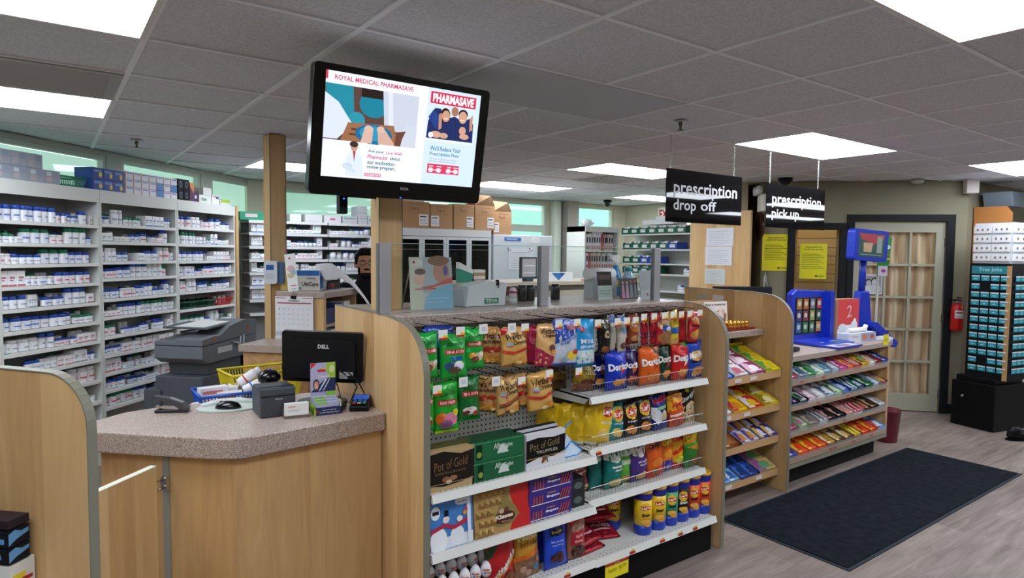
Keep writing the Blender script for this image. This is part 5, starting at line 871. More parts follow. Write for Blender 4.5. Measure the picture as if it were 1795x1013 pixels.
# low ledge with wooden front left of the hutch
p = D.xy * 3.62 + N.xy * 2.28
mb = MB(); mb.box(0, .03, -.02, .45, 1.02, 1.062, CTOP); mb.box(.03, .3, -.02, .45, 1.02, 1.062, CTOP); mb.box(.02, .28, 0, .43, 0, 1.02, MAPLEH); solo('low_cabinet', mb, 'low wooden cabinet with speckled top between copier and monitor', 'cabinet', (1.27, 3.86, 0), AD)

# ================================================================== PILL SHELVES ALONG THE SLANTED WALL
SHW = M('d3d5d0', .45); SHB = M('b3b6b2', .55)
def pn(s_, v): return Vector((D.x * s_ + N.x * v, D.y * s_ + N.y * v))
ORD = ['top', 'second', 'third', 'fourth', 'fifth', 'sixth', 'seventh', 'eighth', 'ninth', 'tenth', 'eleventh', 'twelfth', 'thirteenth']
BAYS = [(3.40, 4.197, 'left', [1.82, 1.677, 1.538, 1.394, 1.247, 1.103, .959, .819, .66, .50, .35]),
        (4.20, 5.033, 'middle', [1.833, 1.70, 1.549, 1.42, 1.264, 1.126, .978, .835, .696, .562, .432]),
        (5.036, 5.876, 'right', [1.847, 1.696, 1.545, 1.41, 1.269, 1.11, .95, .80])]
_ph = {}
def pill_proto(r, h, lab, cap):
    key = ('p', r, h, lab, cap)
    if key not in _ph:
        m = MB(); m.lathe([(r * .96, 0), (r, .003), (r, h * .70), (r * .8, h * .77)], M('eeeff2', .35), n=10)
        art(m, [('r', .05, .12, .95, .68, {'w': 'e8eaf0', 'r': 'e6d8dc', 'b': 'd6dcea'}[lab]), ('r', .2, .3, .8, .42, {'w': '9aa0b0', 'r': 'c05a6a', 'b': '5a78b8'}[lab])], lambda u, v, e: ((r + e) * cos(-pi / 2 + (u - .5) * 2.3), (r + e) * sin(-pi / 2 + (u - .5) * 2.3), v * h), .3, .0006)
        c = MB(); c.lathe([(r * .93, h * .75), (r * .93, h), (r * .8, h + .002)], M(cap, .4), n=10)
        _ph[key] = (mesh_of('pill_bottle', m), mesh_of('cap', c))
    return _ph[key]
def box_proto(w, h, col):
    key = ('b', w, h, col)
    if key not in _ph:
        m = MB(); m.box(-w / 2, w / 2, 0, .09, 0, h, M('eeeef0', .5)); art(m, [('r', .0, .0, 1, .12, col), ('r', .15, .5, .8, .62, col), ('r', .15, .35, .6, .42, '8a8e98')], front(w, h, -.0004), 0)
        _ph[key] = mesh_of('medicine_box', m)
    return _ph[key]
CAPN = {'1d4fb4': 'blue', '12805c': 'green', 'e6e6e6': 'white', 'c8342a': 'red', '2a9ac0': 'teal'}
nb = [0, 0]
def stock(s0, s1, vfront, z, seed, where, ang, place, dens=1.0, boxes=.35, hmax=.11):
    r = random.Random(seed); s_ = s0 + .01; stuff = MB()
    while s_ < s1 - .03:
        run = r.randint(2, 5); 
        if r.random() > dens: s_ += .05; continue
        if r.random() < boxes and nb[1] < 290:
            w = r.choice((.025, .04, .055)); h = r.choice((.04, .065, .085, .10)); c = r.choice(('c06a7a', '5a7fc0', '9aa4b0', '8ab0a0')); me = box_proto(w, h, c); cn = {'c06a7a': 'pink', '5a7fc0': 'blue', '9aa4b0': 'grey', '8ab0a0': 'green'}[c]
            for _ in range(run):
                if s_ + w > s1 - .008: break
                p = place(s_ + w / 2, vfront + r.uniform(.01, .03)); o = obj('medicine_box', me, None, 0, (p.x, p.y, z), ang + r.uniform(-.04, .04)); nb[1] += 1
                tag(o, 'small white medicine box with %s print, %s' % (cn, where), 'medicine box', '%s medicine boxes, %s' % (cn, where)); s_ += w + .002
        else:
            rr = r.choice((.018, .022, .026, .030, .036)); h = min(hmax, rr * r.choice((2.2, 2.6, 3.0, 3.8))); lab = r.choice('wwrb'); cap = r.choice(('1d4fb4', '1d4fb4', '1d4fb4', '12805c', 'e6e6e6', 'e6e6e6'))
            if nb[0] < 298:
                a, b = pill_proto(rr, h, lab, cap)
            for _ in range(run):
                if s_ + 2 * rr > s1 - .008: break
                p = place(s_ + rr, vfront + rr + r.uniform(.008, .03))
                if nb[0] < 298:
                    o = obj('pill_bottle', a, None, 0, (p.x, p.y, z), ang + r.uniform(-.5, .5)); obj('cap', b, o); nb[0] += 1
                    tag(o, 'white pill bottle with %s cap, %s' % (CAPN[cap], where), 'pill bottle', '%s capped pill bottles, %s' % (CAPN[cap], where))
                else: stuff.lathe([(rr, 0), (rr, h * .8), (rr * .9, h * .8), (rr * .9, h)], WHITE, (p.x, p.y, z), 8, ms=[M('e4e5e8', .4), M(cap, .4), M(cap, .4)])
                s_ += 2 * rr + .002
        if r.random() < .12: s_ += .03
    # second row, behind
    k = s0 + .03
    while k < s1 - .03:
        rr = r.choice((.02, .026)); h = r.choice((.06, .08)); p = place(k, vfront + .115)
        if r.random() < .8: stuff.lathe([(rr, 0), (rr, h * .8), (rr * .9, h)], WHITE, (p.x, p.y, z), 8, ms=[M('dfe0e3', .4), M(r.choice(('1d4fb4', 'e6e6e6', '12805c')), .4)])
        k += rr * 2 + .006
    return stuff
back_stock = MB()
def absorb(a): back_stock.v, b = back_stock.v, len(back_stock.v); back_stock.v += a.v; back_stock.f += [[k + b for k in f] for f in a.f]; back_stock.sm += a.sm; mp = []; [back_stock.ms.append(m) for m in a.ms if m not in back_stock.ms]; back_stock.mi += [back_stock.ms.index(a.ms[i]) for i in a.mi]
for bi, (s0, s1, nm, zs) in enumerate(BAYS):
    p = pn(s0, 3.9); t = thing('shelving_bay', 'white pill shelving bay along the window wall, the %s of three' % nm, 'shelving unit', (p.x, p.y, 0), AD); w = s1 - s0
    m = MB(); m.box(0, .018, 0, .28, 0, 2.07, SHW); m.box(w - .018, w, 0, .28, 0, 2.07, SHW); obj('side_panels', m, t)
    m = MB(); m.box(.018, w - .018, .27, .28, 0, 2.07, SHB); obj('back_panel', m, t)
    m = MB(); m.box(0, w, -.006, .28, 2.07, 2.085, SHW); m.box(0, w, -.006, .006, 1.99, 2.07, SHW); obj('header', m, t)
    for k, z in enumerate(zs):
        m = MB(); m.box(.018, w - .018, 0, .27, z - .012, z, SHW); m.box(.018, w - .018, -.004, .004, z - .022, z + .002, M('dfe0dc', .4)); obj('shelf', m, t)
        if nm == 'right' and k == 5: continue
        absorb(stock(s0 + .02, s1 - .02, 3.905, z + .003, 31 * bi + k, '%s shelf of the %s pill bay' % (ORD[k], nm), AD, pn, .97, .3))
tag(obj('stored_bottles', back_stock), 'second row of white medicine bottles standing behind the front rows', 'bottles', kind='stuff')
# baskets on the right bay
for k, (s_, c, lb, n_) in enumerate(((5.07, '0f4a34', 'dark green basket on the right pill bay, left of two', 1), (5.34, '0f4a34', 'dark green basket on the right pill bay, right of two', 1), (5.60, 'c81f24', 'red basket at the end of the right pill bay', 1))):
    p = pn(s_ + .12, 4.0); basket(p.x, p.y, 1.112, .24, .17, .06, c, lb, AD)
    for q in range(3): pp = pn(s_ + .05 + .07 * q, 3.98); m = MB(); m.lathe([(.022, 0), (.022, .06), (.017, .062), (.017, .08)], M('10261c' if k < 2 else 'e4e4e8', .3), n=10, ms=[M('10261c' if k < 2 else 'e4e4e8', .3)] * 3); solo('vial', m, ('dark' if k < 2 else 'white') + ' medicine vial standing in the ' + ['left green', 'right green', 'red'][k] + ' basket', 'vial', (pp.x, pp.y, 1.117), group='vials in the %s basket' % ['left green', 'right green', 'red'][k])
# goods on top of the bays
def topbox(s0, s1, z, h, c, label, Lf=(), d=.16, name='stacked_carton', v=3.93, group=None, m_=None):
    w = s1 - s0; m = MB(); m.box(0, w - .002, 0, d, 0, h - .001, m_ or M(c, .5)); art(m, Lf, front(w - .002, h, -.0005, 0), 0); p = pn(s0, v); return solo(name, m, label, 'carton', (p.x, p.y, z), AD, group)
WR = M('9fa6b0', .16)
for i in range(4): topbox(3.42 + .12 * i, 3.54 + .12 * i, 2.086, .095, 'a8b0b8', 'clear wrapped bundle of grey packs, lower layer at the far left', [('r', .1, .15, .45, .5, 'b0a4ae'), ('r', .5, .5, .9, .9, '8f98a8'), ('r', .1, .6, .4, .85, 'c4ccd2')], m_=WR, group='wrapped bundles, lower layer', name='wrapped_bundle')
for i in range(3): topbox(3.42 + .115 * i, 3.535 + .115 * i, 2.182, .095, 'a8b0b8', 'clear wrapped bundle of grey packs, upper layer at the far left', [('r', .1, .15, .45, .5, 'a8a0aa'), ('r', .5, .5, .9, .9, '8790a0')], m_=WR, group='wrapped bundles, upper layer', name='wrapped_bundle')
p = pn(4.02, 4.01); basket(p.x, p.y, 2.086, .21, .14, .07, '12805c', 'green basket on top of the left pill bay', AD)
for i in range(3):
    for j in range(2): topbox(4.18 + .10 * i, 4.28 + .10 * i, 2.086 + .085 * j, .083, '1c459a', 'dark blue carton with a yellow spot on top of the middle pill bay', [('e', .7, .4, .15, .25, 'd8c02a'), ('r', .1, .6, .8, .8, '6a90d0')], group='dark blue cartons on the middle bay')
for i in range(7):
    for j in range(3): c = ('2a80c8' if (i, j) in ((4, 1), (4, 0), (6, 1)) else 'e2e4ea'); topbox(4.49 + .085 * i, 4.575 + .085 * i, 2.086 + .06 * j, .058, c, 'small white carton with red and blue edges on top of the middle pill bay' if c != '2a80c8' else 'small bright blue carton on top of the middle pill bay', [('r', 0, 0, .08, 1, 'c04a5a'), ('r', .2, .7, .9, .85, '5a80c0')], group='white cartons on the middle bay' if c != '2a80c8' else 'bright blue cartons on the middle bay')
for j in range(2):
    for i in range(2): topbox(5.10 + .075 * i, 5.17 + .075 * i, 2.086 + .095 * j, .093, '0d0f14', 'black carton with a pale ring on top of the right pill bay', [('e', .5, .5, .25, .3, '5a6a8a'), ('e', .5, .5, .15, .2, '12141a')], group='black cartons on the right bay')
topbox(5.255, 5.31, 2.086, .17, 'e0843a', 'tall orange and purple carton beside the black cartons', [('p', [(0, 0), (1, 0), (1, .4), (0, .8)], '4a1f5a')]); topbox(5.31, 5.37, 2.086, .10, '3d1748', 'dark purple carton beside the orange carton', [('r', .1, .3, .6, .6, 'd8ccd8')])
topbox(5.38, 5.56, 2.086, .075, 'dcdedc', 'white carton with green lettering on the right pill bay', [('t', 'TEVA', .15, .25, .6, .6, '3a8a5a', 0, .04)]); topbox(5.44, 5.56, 2.162, .07, 'd6d8d6', 'plain white carton on top of the lettered white one'); topbox(5.57, 5.68, 2.086, .085, 'e0e2e6', 'white carton with red and blue dots on the right pill bay', [('r', .5, .6, .9, .8, '2a50b0'), ('r', .1, .8, .9, .9, 'c84a4a')]); topbox(5.69, 5.86, 2.086, .055, 'cfd4cf', 'white tray with lime cartons at the right end of the pill bays', [('r', .1, .5, .9, 1, 'a8bc1c')])
mb = MB(); mb.box(0, .045, -.01, .28, 0, 2.09, MAPLE); p = pn(5.88, 3.9); solo('maple_post', mb, 'maple end post at the right end of the pill shelves', 'end panel', (p.x, p.y, 0), AD)

# back shelving that faces the shop
YS = 6.9; BZ = [1.957, 1.83, 1.692, 1.557, 1.42, 1.28, 1.14, 1.0]
for (xa, xb, nm) in ((1.70, 2.52, 'left'), (2.53, 3.35, 'right')):
    t = thing('shelving_bay', 'grey steel shelving bay on the back wall, the %s of two' % nm, 'shelving unit', (xa, YS, 0)); w = xb - xa; m = MB()
    m.box(0, w, .36, .37, 0, 2.0, M('b4b8bc', .6)); obj('back_panel', m, t)
    for x in (0, w - .02): m = MB(); m.box(x, x + .02, .33, .36, 0, 2.02, M('9a9ea2', .5)); obj('post', m, t)
    for z in BZ: m = MB(); m.box(0, w, .0, .36, z - .014, z, M('c3c6c8', .45)); m.box(0, w, -.004, .004, z - .028, z + .001, M('d5d7d8', .4)); obj('shelf', m, t)
pb = lambda s_, v: Vector((s_, v))
for k, z in enumerate(BZ[:7]):
    for (xa, xb, nm) in ((1.72, 2.5, 'left'), (2.55, 3.33, 'right')):
        if k == 0: continue
        sf = stock(xa, xb, YS + .01, z + .002, 500 + 7 * k + (nm == 'right'), '%s shelf of the %s grey bay' % (ORD[k], nm), 0, pb, .9, .72, .09); 
        tag(obj('stored_bottles', sf), 'white bottles behind the front row, %s shelf of the %s grey bay' % (ORD[k], nm), 'bottles', kind='stuff')
for k, (xa, w, h, c, L_, lb) in enumerate(((1.62, .34, .085, '12906a', [('r', .15, .35, .5, .75, 'd8b8c0')], 'green tray with white and red label on the left of the grey bays'), (2.12, .12, .08, 'd6d9d8', [], 'white bin on top of the grey bays, first of three'), (2.28, .19, .085, 'd2d4d4', [('r', .2, .1, .8, .2, 'b0b4b8')], 'white bin with torn flaps on top of the grey bays'), (2.49, .19, .085, 'd6d6da', [('r', .35, .35, .65, .6, 'c86a8a')], 'white bin with pink mark on top of the grey bays'), (2.70, .17, .08, 'c4c6cc', [('r', .1, .6, .9, .8, '9aa0aa')], 'grey bin on top of the grey bays'), (2.88, .11, .20, 'c8cacc', [('r', 0, .3, 1, .33, '9a9ea2'), ('r', 0, .6, 1, .63, '9a9ea2')], 'tall stack of white cartons on top of the grey bays'),
    (3.0, .13, .10, 'd0d8d4', [('r', .1, .3, .9, .6, '8ab8a8')], 'pale carton with green print beside the timber post'), (3.14, .13, .10, 'd0d8d4', [('r', .1, .3, .9, .6, 'd8a090')], 'pale carton with orange print, hidden partly by the timber post'))):
    m = MB(); m.box(0, w, 0, .2, 0, h, M(c, .5)); art(m, L_, front(w, h, -.0005, 0), 0); solo('storage_bin', m, lb, 'bin', (xa, YS + .02, BZ[0] + .001))

# ------------------------------------------------------------------ pharmacist
def person():
    t = thing('person', 'dark haired bearded man in glasses and a dark shirt standing behind the hutch, looking down', 'person', (2.04, 4.75, 0), R(-18))
    body = MB(); SK = M('bd8a6a', .55)
    def cap(a, b, ra, rb, n=8):
        a, b = Vector(a), Vector(b); k = 7
        for i in range(k): q = i / (k - 1); p = a.lerp(b, q); body.ball(tuple(p), ra + (rb - ra) * q, SK, 12)
    HZ = 1.545
    body.ball((0, .005, HZ + .02), (.076, .092, .098), SK, 18); body.ball((0, -.028, HZ - .045), (.056, .058, .062), SK, 16); body.ball((0, -.085, HZ - .012), (.013, .02, .02), SK, 8); body.ball((0, -.082, HZ + .008), (.008, .015, .022), SK, 8)
    body.ball((0, -.078, HZ - .052), (.024, .012, .008), SK, 8)
    for s in (-1, 1): body.ball((s * .079, .008, HZ + .0), (.012, .02, .03), SK, 8); body.ball((s * .03, -.076, HZ + .022), (.022, .012, .008), SK, 8)
    cap((0, .01, HZ - .08), (0, .02, HZ - .16), .052, .06); body.ball((0, .02, 1.28), (.17, .105, .13), SK, 16); body.ball((0, .02, 1.12), (.155, .10, .16), SK, 16); body.ball((0, .02, .94), (.155, .105, .13), SK, 16)
    for s in (-1, 1):
        cap((s * .17, .02, 1.34), (s * .215, .02, 1.08), .052, .042); cap((s * .215, .02, 1.08), (s * .17, -.17, .98), .04, .028); body.ball((s * .16, -.215, .975), (.036, .05, .018), SK, 10)
        for f in range(4): x = s * (.135 + .018 * f); cap((x, -.25, .975), (x, -.285 - .008 * (f in (1, 2)), .968), .0105, .0095); cap((x, -.285, .968), (x, -.305, .955), .0095, .008)
        cap((s * .13, -.2, .975), (s * .105, -.235, .965), .012, .010)
        cap((s * .085, .02, .90), (s * .09, .01, .50), .085, .056); cap((s * .09, .01, .50), (s * .09, .03, .10), .055, .038); body.ball((s * .09, -.04, .045), (.045, .12, .045), SK, 12)
    o = obj('body', body, t); rm = o.modifiers.new('skin', 'REMESH'); rm.mode = 'VOXEL'; rm.voxel_size = .0085; rm.use_smooth_shade = True; sm = o.modifiers.new('soft', 'SMOOTH'); sm.iterations = 3; sm.factor = .5
    HR = M('0e0c0c', .6)
    h = MB(); h.ball((0, .022, HZ + .038), (.086, .092, .094), HR, 18); h.ball((0, -.035, HZ + .092), (.07, .05, .035), HR, 14)
    for s in (-1, 1): h.ball((s * .07, .0, HZ + .04), (.018, .04, .05), HR, 10); h.ball((s * .03, -.045, HZ + .10), (.035, .035, .03), HR, 10)
    ho = obj('hair', h, t); rm = ho.modifiers.new('r', 'REMESH'); rm.mode = 'VOXEL'; rm.voxel_size = .007; rm.use_smooth_shade = True; ho['label'] = 'short black hair'
    b = MB(); b.ball((0, -.040, HZ - .080), (.052, .050, .034), HR, 14)
    for s in (-1, 1): b.ball((s * .05, -.02, HZ - .045), (.015, .035, .045), HR, 10)
    b.ball((0, -.088, HZ - .038), (.03, .010, .007), HR, 8); obj('beard', b, t)
    e = MB()
    for s in (-1, 1): e.ball((s * .03, -.081, HZ + .008), (.013, .006, .006), M('e6e0dc', .3), 10); e.ball((s * .03, -.0865, HZ + .007), (.005, .003, .005), M('1a1210', .3), 8); e.tube([(s * .012, -.088, HZ + .028), (s * .03, -.091, HZ + .033), (s * .05, -.08, HZ + .028)], .0035, HR, 5)
    obj('eyes', e, t)
    g = MB(); GM = M('4a3a34', .3)
    for s in (-1, 1): g.tube([(s * .03 + .022 * cos(a), -.097 + .006 * abs(cos(a)), HZ + .006 + .016 * sin(a)) for a in [2 * pi * k / 14 for k in range(15)]], .0014, GM, 5); g.tube([(s * .053, -.09, HZ + .012), (s * .078, .0, HZ + .012)], .0014, GM, 5)
    g.tube([(-.009, -.1, HZ + .01), (.009, -.1, HZ + .01)], .0014, GM, 5); obj('glasses', g, t)
    SHM = M('16171b', .8); sh = MB()
    def cp(a, b, ra, rb):
        a, b = Vector(a), Vector(b)
        for i in range(7): q = i / 6; sh.ball(tuple(a.lerp(b, q)), ra + (rb - ra) * q, SHM, 12)
    sh.ball((0, .02, 1.28), (.182, .116, .142), SHM, 16); sh.ball((0, .02, 1.12), (.166, .11, .17), SHM, 16); sh.ball((0, .02, .96), (.165, .115, .12), SHM, 16); cp((0, .015, 1.44), (0, .02, 1.36), .066, .09)
    for s in (-1, 1): cp((s * .165, .02, 1.345), (s * .215, .02, 1.10), .064, .055)
    so = obj('shirt', sh, t); rm = so.modifiers.new('r', 'REMESH'); rm.mode = 'VOXEL'; rm.voxel_size = .011; rm.use_smooth_shade = True
    tr_ = MB(); TM = M('23252c', .8)
    for s in (-1, 1):
        for i in range(9): q = i / 8; tr_.ball((s * .088, .02, .9 - .78 * q), .098 - .045 * q, TM, 12)
    tr_.ball((0, .02, .9), (.165, .115, .1), TM, 14); to = obj('trousers', tr_, t); rm = to.modifiers.new('r', 'REMESH'); rm.mode = 'VOXEL'; rm.voxel_size = .013; rm.use_smooth_shade = True
person()

# ================================================================== REFRIGERATORS AND CARTONS
t = thing('glass_door_refrigerator', 'wide white refrigerator with four dark glass doors', 'refrigerator', (2.96, 6.1, 0)); w, h = 1.18, 1.9; FW = M('dfe3e6', .3)
mb = MB(); mb.box(0, w, .66, .68, 0, h, FW); mb.box(0, .03, .04, .66, 0, h, FW); mb.box(w - .03, w, .04, .66, 0, h, FW); mb.box(0, w, 0, .68, h - .08, h, FW); mb.box(.03, w - .03, .04, .66, 0, .12, FW); mb.box(w / 2 - .015, w / 2 + .015, .04, .66, .12, h - .08, FW); mb.box(.03, w - .03, .64, .66, .12, h - .08, M('1c2228', .5)); obj('cabinet', mb, t)
for k in range(4):
    a = w * k / 4; b = a + w / 4; mb = MB(); f = .032
    for q in ((a + .002, b - .002, .12, .12 + f), (a + .002, b - .002, h - .085 - f, h - .085), (a + .002, a + f, .12 + f, h - .085 - f), (b - f, b - .002, .12 + f, h - .085 - f)): mb.box(q[0], q[1], 0, .035, q[2], q[3], FW)
    d_ = obj('door', mb, t); mb = MB(); mb.box(a + f, b - f, .012, .018, .12 + f, h - .085 - f, M('8a979c', .05, 0, 'clear')); obj('door_glass', mb, d_)
for k in range(5): z = .35 + .3 * k; mb = MB(); mb.box(.03, w - .03, .06, .62, z, z + .008, M('b8bec2', .4)); obj('shelf', mb, t)
r_ = random.Random(5)
for k in range(2):
    for i in range(14):
        x = 3.01 + .078 * i; hh = r_.choice((.09, .12, .16)); c = r_.choice(('9aa8a0', '3a6a50', 'c8c8c0', '5a7a9a', 'b0926a')); m = MB(); m.box(0, .06, 0, .1, 0, hh, M(c, .5)); m.box(0, .06, -.0005, 0, hh * .3, hh * .6, M('dadada', .5)); solo('vaccine_box', m, 'small medicine box behind the refrigerator glass, %s visible shelf' % ('upper', 'lower')[k], 'medicine box', (x, 6.24, (1.559, 1.259)[k]), 0, 'boxes on the %s refrigerator shelf' % ('upper', 'lower')[k])
t = thing('small_refrigerator', 'tall plain white refrigerator with papers stuck on its door', 'refrigerator', (4.205, 6.15, 0)); mb = MB(); mb.box(0, .88, .03, .62, 0, 1.86, FW); obj('cabinet', mb, t, .006); mb = MB(); mb.box(.0, .88, 0, .028, .03, 1.86, M('d3dade', .3)); dd = obj('door', mb, t, .006); mb = MB(); mb.box(.70, .72, -.03, 0, 1.46, 1.56, M('9aa2a8', .4)); obj('door_handle', mb, dd)
def stick(name, label, cat, x0, x1, z0, z1, y, c, Lf=(), rot=0):
    m = MB(); w, h = x1 - x0, z1 - z0; m.box(-w / 2, w / 2, 0, .002, 0, h, M(c, .6)); art(m, Lf, front(w, h, -.0004), 0, .0003); return solo(name, m, label, cat, ((x0 + x1) / 2, y, z0), rot)
wr_ = [('r', .1, .1 + .1 * k, .85 - .2 * (k % 3 == 0), .115 + .1 * k, '9a9aa6') for k in range(8)]
stick('note_paper', 'handwritten white sheet stuck on the plain refrigerator', 'paper', 4.42, 4.78, 1.45, 1.70, 6.146, 'e6e8ee', wr_); stick('note_paper', 'small white note at the top right of the plain refrigerator', 'paper', 4.75, 4.89, 1.77, 1.86, 6.146, 'e4e8ea'); stick('refrigerator_badge', 'blue strip label at the top left of the plain refrigerator', 'label', 4.36, 4.60, 1.79, 1.83, 6.146, '2a70b8', [('t', 'danby', .1, .2, .8, .8, 'dfe8f0', 0)])
for x, z, lb in ((4.42, 1.69, 'upper left'), (4.74, 1.69, 'upper right'), (4.42, 1.29, 'lower left')): mb = MB(); mb.ball((0, 0, 0), (.022, .008, .022), M('e8e8ea', .4), 10); mb.ball((-.014, -.004, .014), (.009, .006, .009), BLACK, 8); mb.ball((.012, -.006, -.006), (.008, .005, .008), BLACK, 8); solo('magnet', mb, 'black and white magnet, %s on the plain refrigerator' % lb, 'magnet', (x, 6.14, z))
stick('pink_flyer', 'white and pink flyer low on the plain refrigerator', 'flyer', 4.34, 4.66, 1.18, 1.30, 6.146, 'e8e2e6', [('r', .1, .2, .8, .28, 'c84a7a'), ('e', .85, .7, .08, .2, 'd8508a')]); stick('dark_flyer', 'small dark picture low right on the plain refrigerator', 'flyer', 4.72, 4.86, 1.22, 1.36, 6.146, '2a2440', [('r', .2, .3, .4, .9, 'b0a8c8'), ('r', .6, .2, .8, .8, 'b0a8c8')])
KR = 'b98f66'
def kraft(x, w, z, h, label, flap=0, y=6.12, lab=(.62, .95)):
    t = thing('cardboard_box', label, 'cardboard box', (x, y, z)); m = MB(); m.box(0, w, 0, .4, 0, h, M(KR, .8)); m.box(0, w, -.0004, 0, 0, .003, M('7a5a3c', .8)); obj('carton', m, t)
    m = MB(); art(m, [('t', 'Sani', .3, .68, .62, .82, '7a5238', 0, 0), ('r', .15, .6, .75, .61, '8a6446'), ('t', 'Pharmacy', .28, .86, .8, .93, '7a5238', 0, 0)], front(w, h, -.0008, 0), 0); obj('print', m, t)
    m = MB(); m.box(w * lab[0], w * lab[1], -.003, -.001, h * .1, h * .52, M('e6e6ea', .5)); art(m, [('r', .1, .75, .8, .85, '3a3a40'), ('r', .1, .45, .7, .5, '8a8a90'), ('r', .1, .2, .9, .25, '8a8a90')], front(w * (lab[1] - lab[0]), h * .42, -.0032, w * lab[0], h * .1), 0); obj('shipping_label', m, t)
    if flap: m = MB(); m.add([(0, 0, h), (w, 0, h), (w * .75, -.02, h + .11), (w * .1, .1, h + .13), (0, .4, h), (w, .4, h)], [(0, 1, 2, 3), (4, 5, 2)], M('8a6a48', .8)); obj('flap', m, t)
kraft(3.02, .335, 1.901, .28, 'brown cardboard box on the refrigerator, leftmost, half behind the television'); kraft(3.365, .275, 1.901, .265, 'brown cardboard box on the refrigerator, second from left', lab=(.02, .38)); kraft(3.655, .265, 1.901, .28, 'brown cardboard box on the refrigerator, third from left'); kraft(3.93, .27, 1.901, .28, 'brown cardboard box on the refrigerator with an open flap', 1); kraft(4.215, .26, 1.861, .265, 'brown cardboard box with an open flap on the plain white refrigerator', 1, 6.17, (.02, .3))
# interior counter with drawer front
t = thing('dispensing_counter', 'beige topped dispensing counter inside the pharmacy', 'counter', (3.0, 5.0, 0)); mb = MB(); mb.box(-.02, 2.4, -.02, .6, 1.325, 1.365, M('b5a896', .4)); obj('worktop', mb, t, .004); mb = MB(); mb.box(0, 2.36, .02, .58, 0, 1.324, M('6f675c', .6)); obj('carcass', mb, t); mb = MB(); mb.box(1.1, 2.34, .0, .02, 1.18, 1.27, M('a8a294', .5)); obj('drawer_front', mb, t); mb = MB()
for k in range(46): mb.box(1.12 + .026 * k, 1.128 + .026 * k, .0, .02, 1.0, 1.17, M('8a8a84', .4))
obj('grille', mb, t)
t = thing('tissue_box', 'white tissue box with a blue triangle on the dispensing counter', 'tissue box', (4.08, 5.04, 1.366)); mb = MB(); mb.box(0, .37, 0, .12, 0, .085, M('d2d4d6', .5)); art(mb, [('p', [(.22, .98), (.72, .98), (.48, .05)], '2a6aa8'), ('p', [(.5, .98), (.72, .98), (.6, .5)], '1f3f88')], front(.37, .085, -.0005, 0), 0); obj('carton', mb, t)
t = thing('desk_monitor', 'small grey framed monitor beside the plain refrigerator', 'monitor', (3.82, 5.1, 1.366)); mb = MB(); mb.box(0, .2, 0, .03, .03, .24, M('2c3a40', .4)); obj('case', mb, t); mb = MB(); mb.box(.015, .185, -.002, 0, .045, .225, M('a8a4a6', .3)); art(mb, [('r', .1, .2, .9, .24, 'd8d8dc'), ('r', .1, .6, .9, .64, 'd8d8dc')], front(.17, .18, -.0025, .015, .045), 0); obj('display', mb, t); mb = MB(); mb.box(.06, .14, -.02, .06, 0, .03, M('2c3a40', .4)); obj('stand', mb, t)
mb = MB(); mb.box(0, .06, 0, .02, 0, .012, M('c8402a', .4)); solo('red_marker', mb, 'small red marker lying on the dispensing counter', 'marker', (4.54, 4.99, 1.366))
for k, (x, c, lb) in enumerate(((3.28, '8a6a4a', 'stack of brown and white cartons by the refrigerator doors'), (3.12, '1f8a74', 'teal and white pillow pack leaning by the refrigerator doors'))):
    m = MB()
    if k == 0: [m.box(0, .13, 0, .1, .03 * q, .03 * q + .028, M(('a88a64', 'd8d4cc')[q % 2], .5)) for q in range(4)]
    else: m.prism([(0, 0), (.14, 0), (.15, .08), (0, .13)], 0, .06, M('1f8a74', .5), 'y'); m.prism([(0, .131), (.15, .081), (.15, .12), (0, .19)], 0, .06, M('e4e6e6', .5), 'y')
    solo('stacked_goods', m, lb, 'packages', (x, 5.12, 1.366))

# ================================================================== BOOKCASE AND BIN SHELVES
BX0, BY0 = 5.60, 6.10
t = thing('binder_bookcase', 'white bookcase of binders at the far end of the pharmacy', 'bookcase', (BX0, BY0, 0)); w = .56; mb = MB(); mb.box(-.02, 0, 0, .35, 0, 2.0, SHW); mb.box(w, w + .02, 0, .35, 0, 2.0, SHW); mb.box(0, w, .33, .35, 0, 2.0, SHB); mb.box(-.02, w + .02, -.01, .35, 1.93, 2.0, SHW); obj('carcass', mb, t)
for z in (1.69, 1.45, 1.2, .9): mb = MB(); mb.box(0, w, 0, .33, z - .02, z, SHW); obj('shelf', mb, t)
bc = ['d8d4cc', 'e4e2e6', 'd6c8c0', 'dcdcdc', 'e0e0e4', 'cdbfb8', 'd4cfd2', 'c8606a', 'd8ccd0', 'dedede', 'c4bcb4']
for row, z in enumerate((1.691, 1.451)):
    for i in range(11):
        c = bc[(i * 3 + row * 4) % 11]; m = MB(); m.box(-.019, .019, 0, .22, 0, .205 + .01 * (i % 2), M(c, .5)); m.box(-.012, .012, -.0006, 0, .10, .17, M('3a3a44', .5)); m.box(-.012, .012, -.0006, 0, .02, .06, M('b85a6a', .5))
        o = solo('binder', m, '%s binder standing on the %s shelf of the white bookcase' % ('reddish' if c == 'c8606a' else 'pale', ('upper', 'lower')[row]), 'binder', (BX0 + .04 + .044 * i, BY0 + .02, z), 0, '%s %s binders' % ('reddish' if c == 'c8606a' else 'pale', ('upper', 'lower')[row])); o.rotation_euler = (0, .12 if i in (6, 7) else 0, 0)
mb = MB(); mb.box(0, .2, 0, .1, 0, .02, M('d8d4d2', .6)); mb.box(.03, .2, 0, .1, .02, .035, M('c4c2c6', .6)); solo('paper_pile', mb, 'pile of papers lying across the upper binders', 'papers', (BX0 + .12, BY0 + .03, 1.907))
mb = MB(); mb.ball((0, 0, .05), (.11, .09, .05), M('d0d6d8', .4), 8); solo('plastic_bag', mb, 'crumpled clear bag on top of the white bookcase', 'plastic bag', (BX0 + .12, BY0 + .12, 2.001))
XB = 6.17
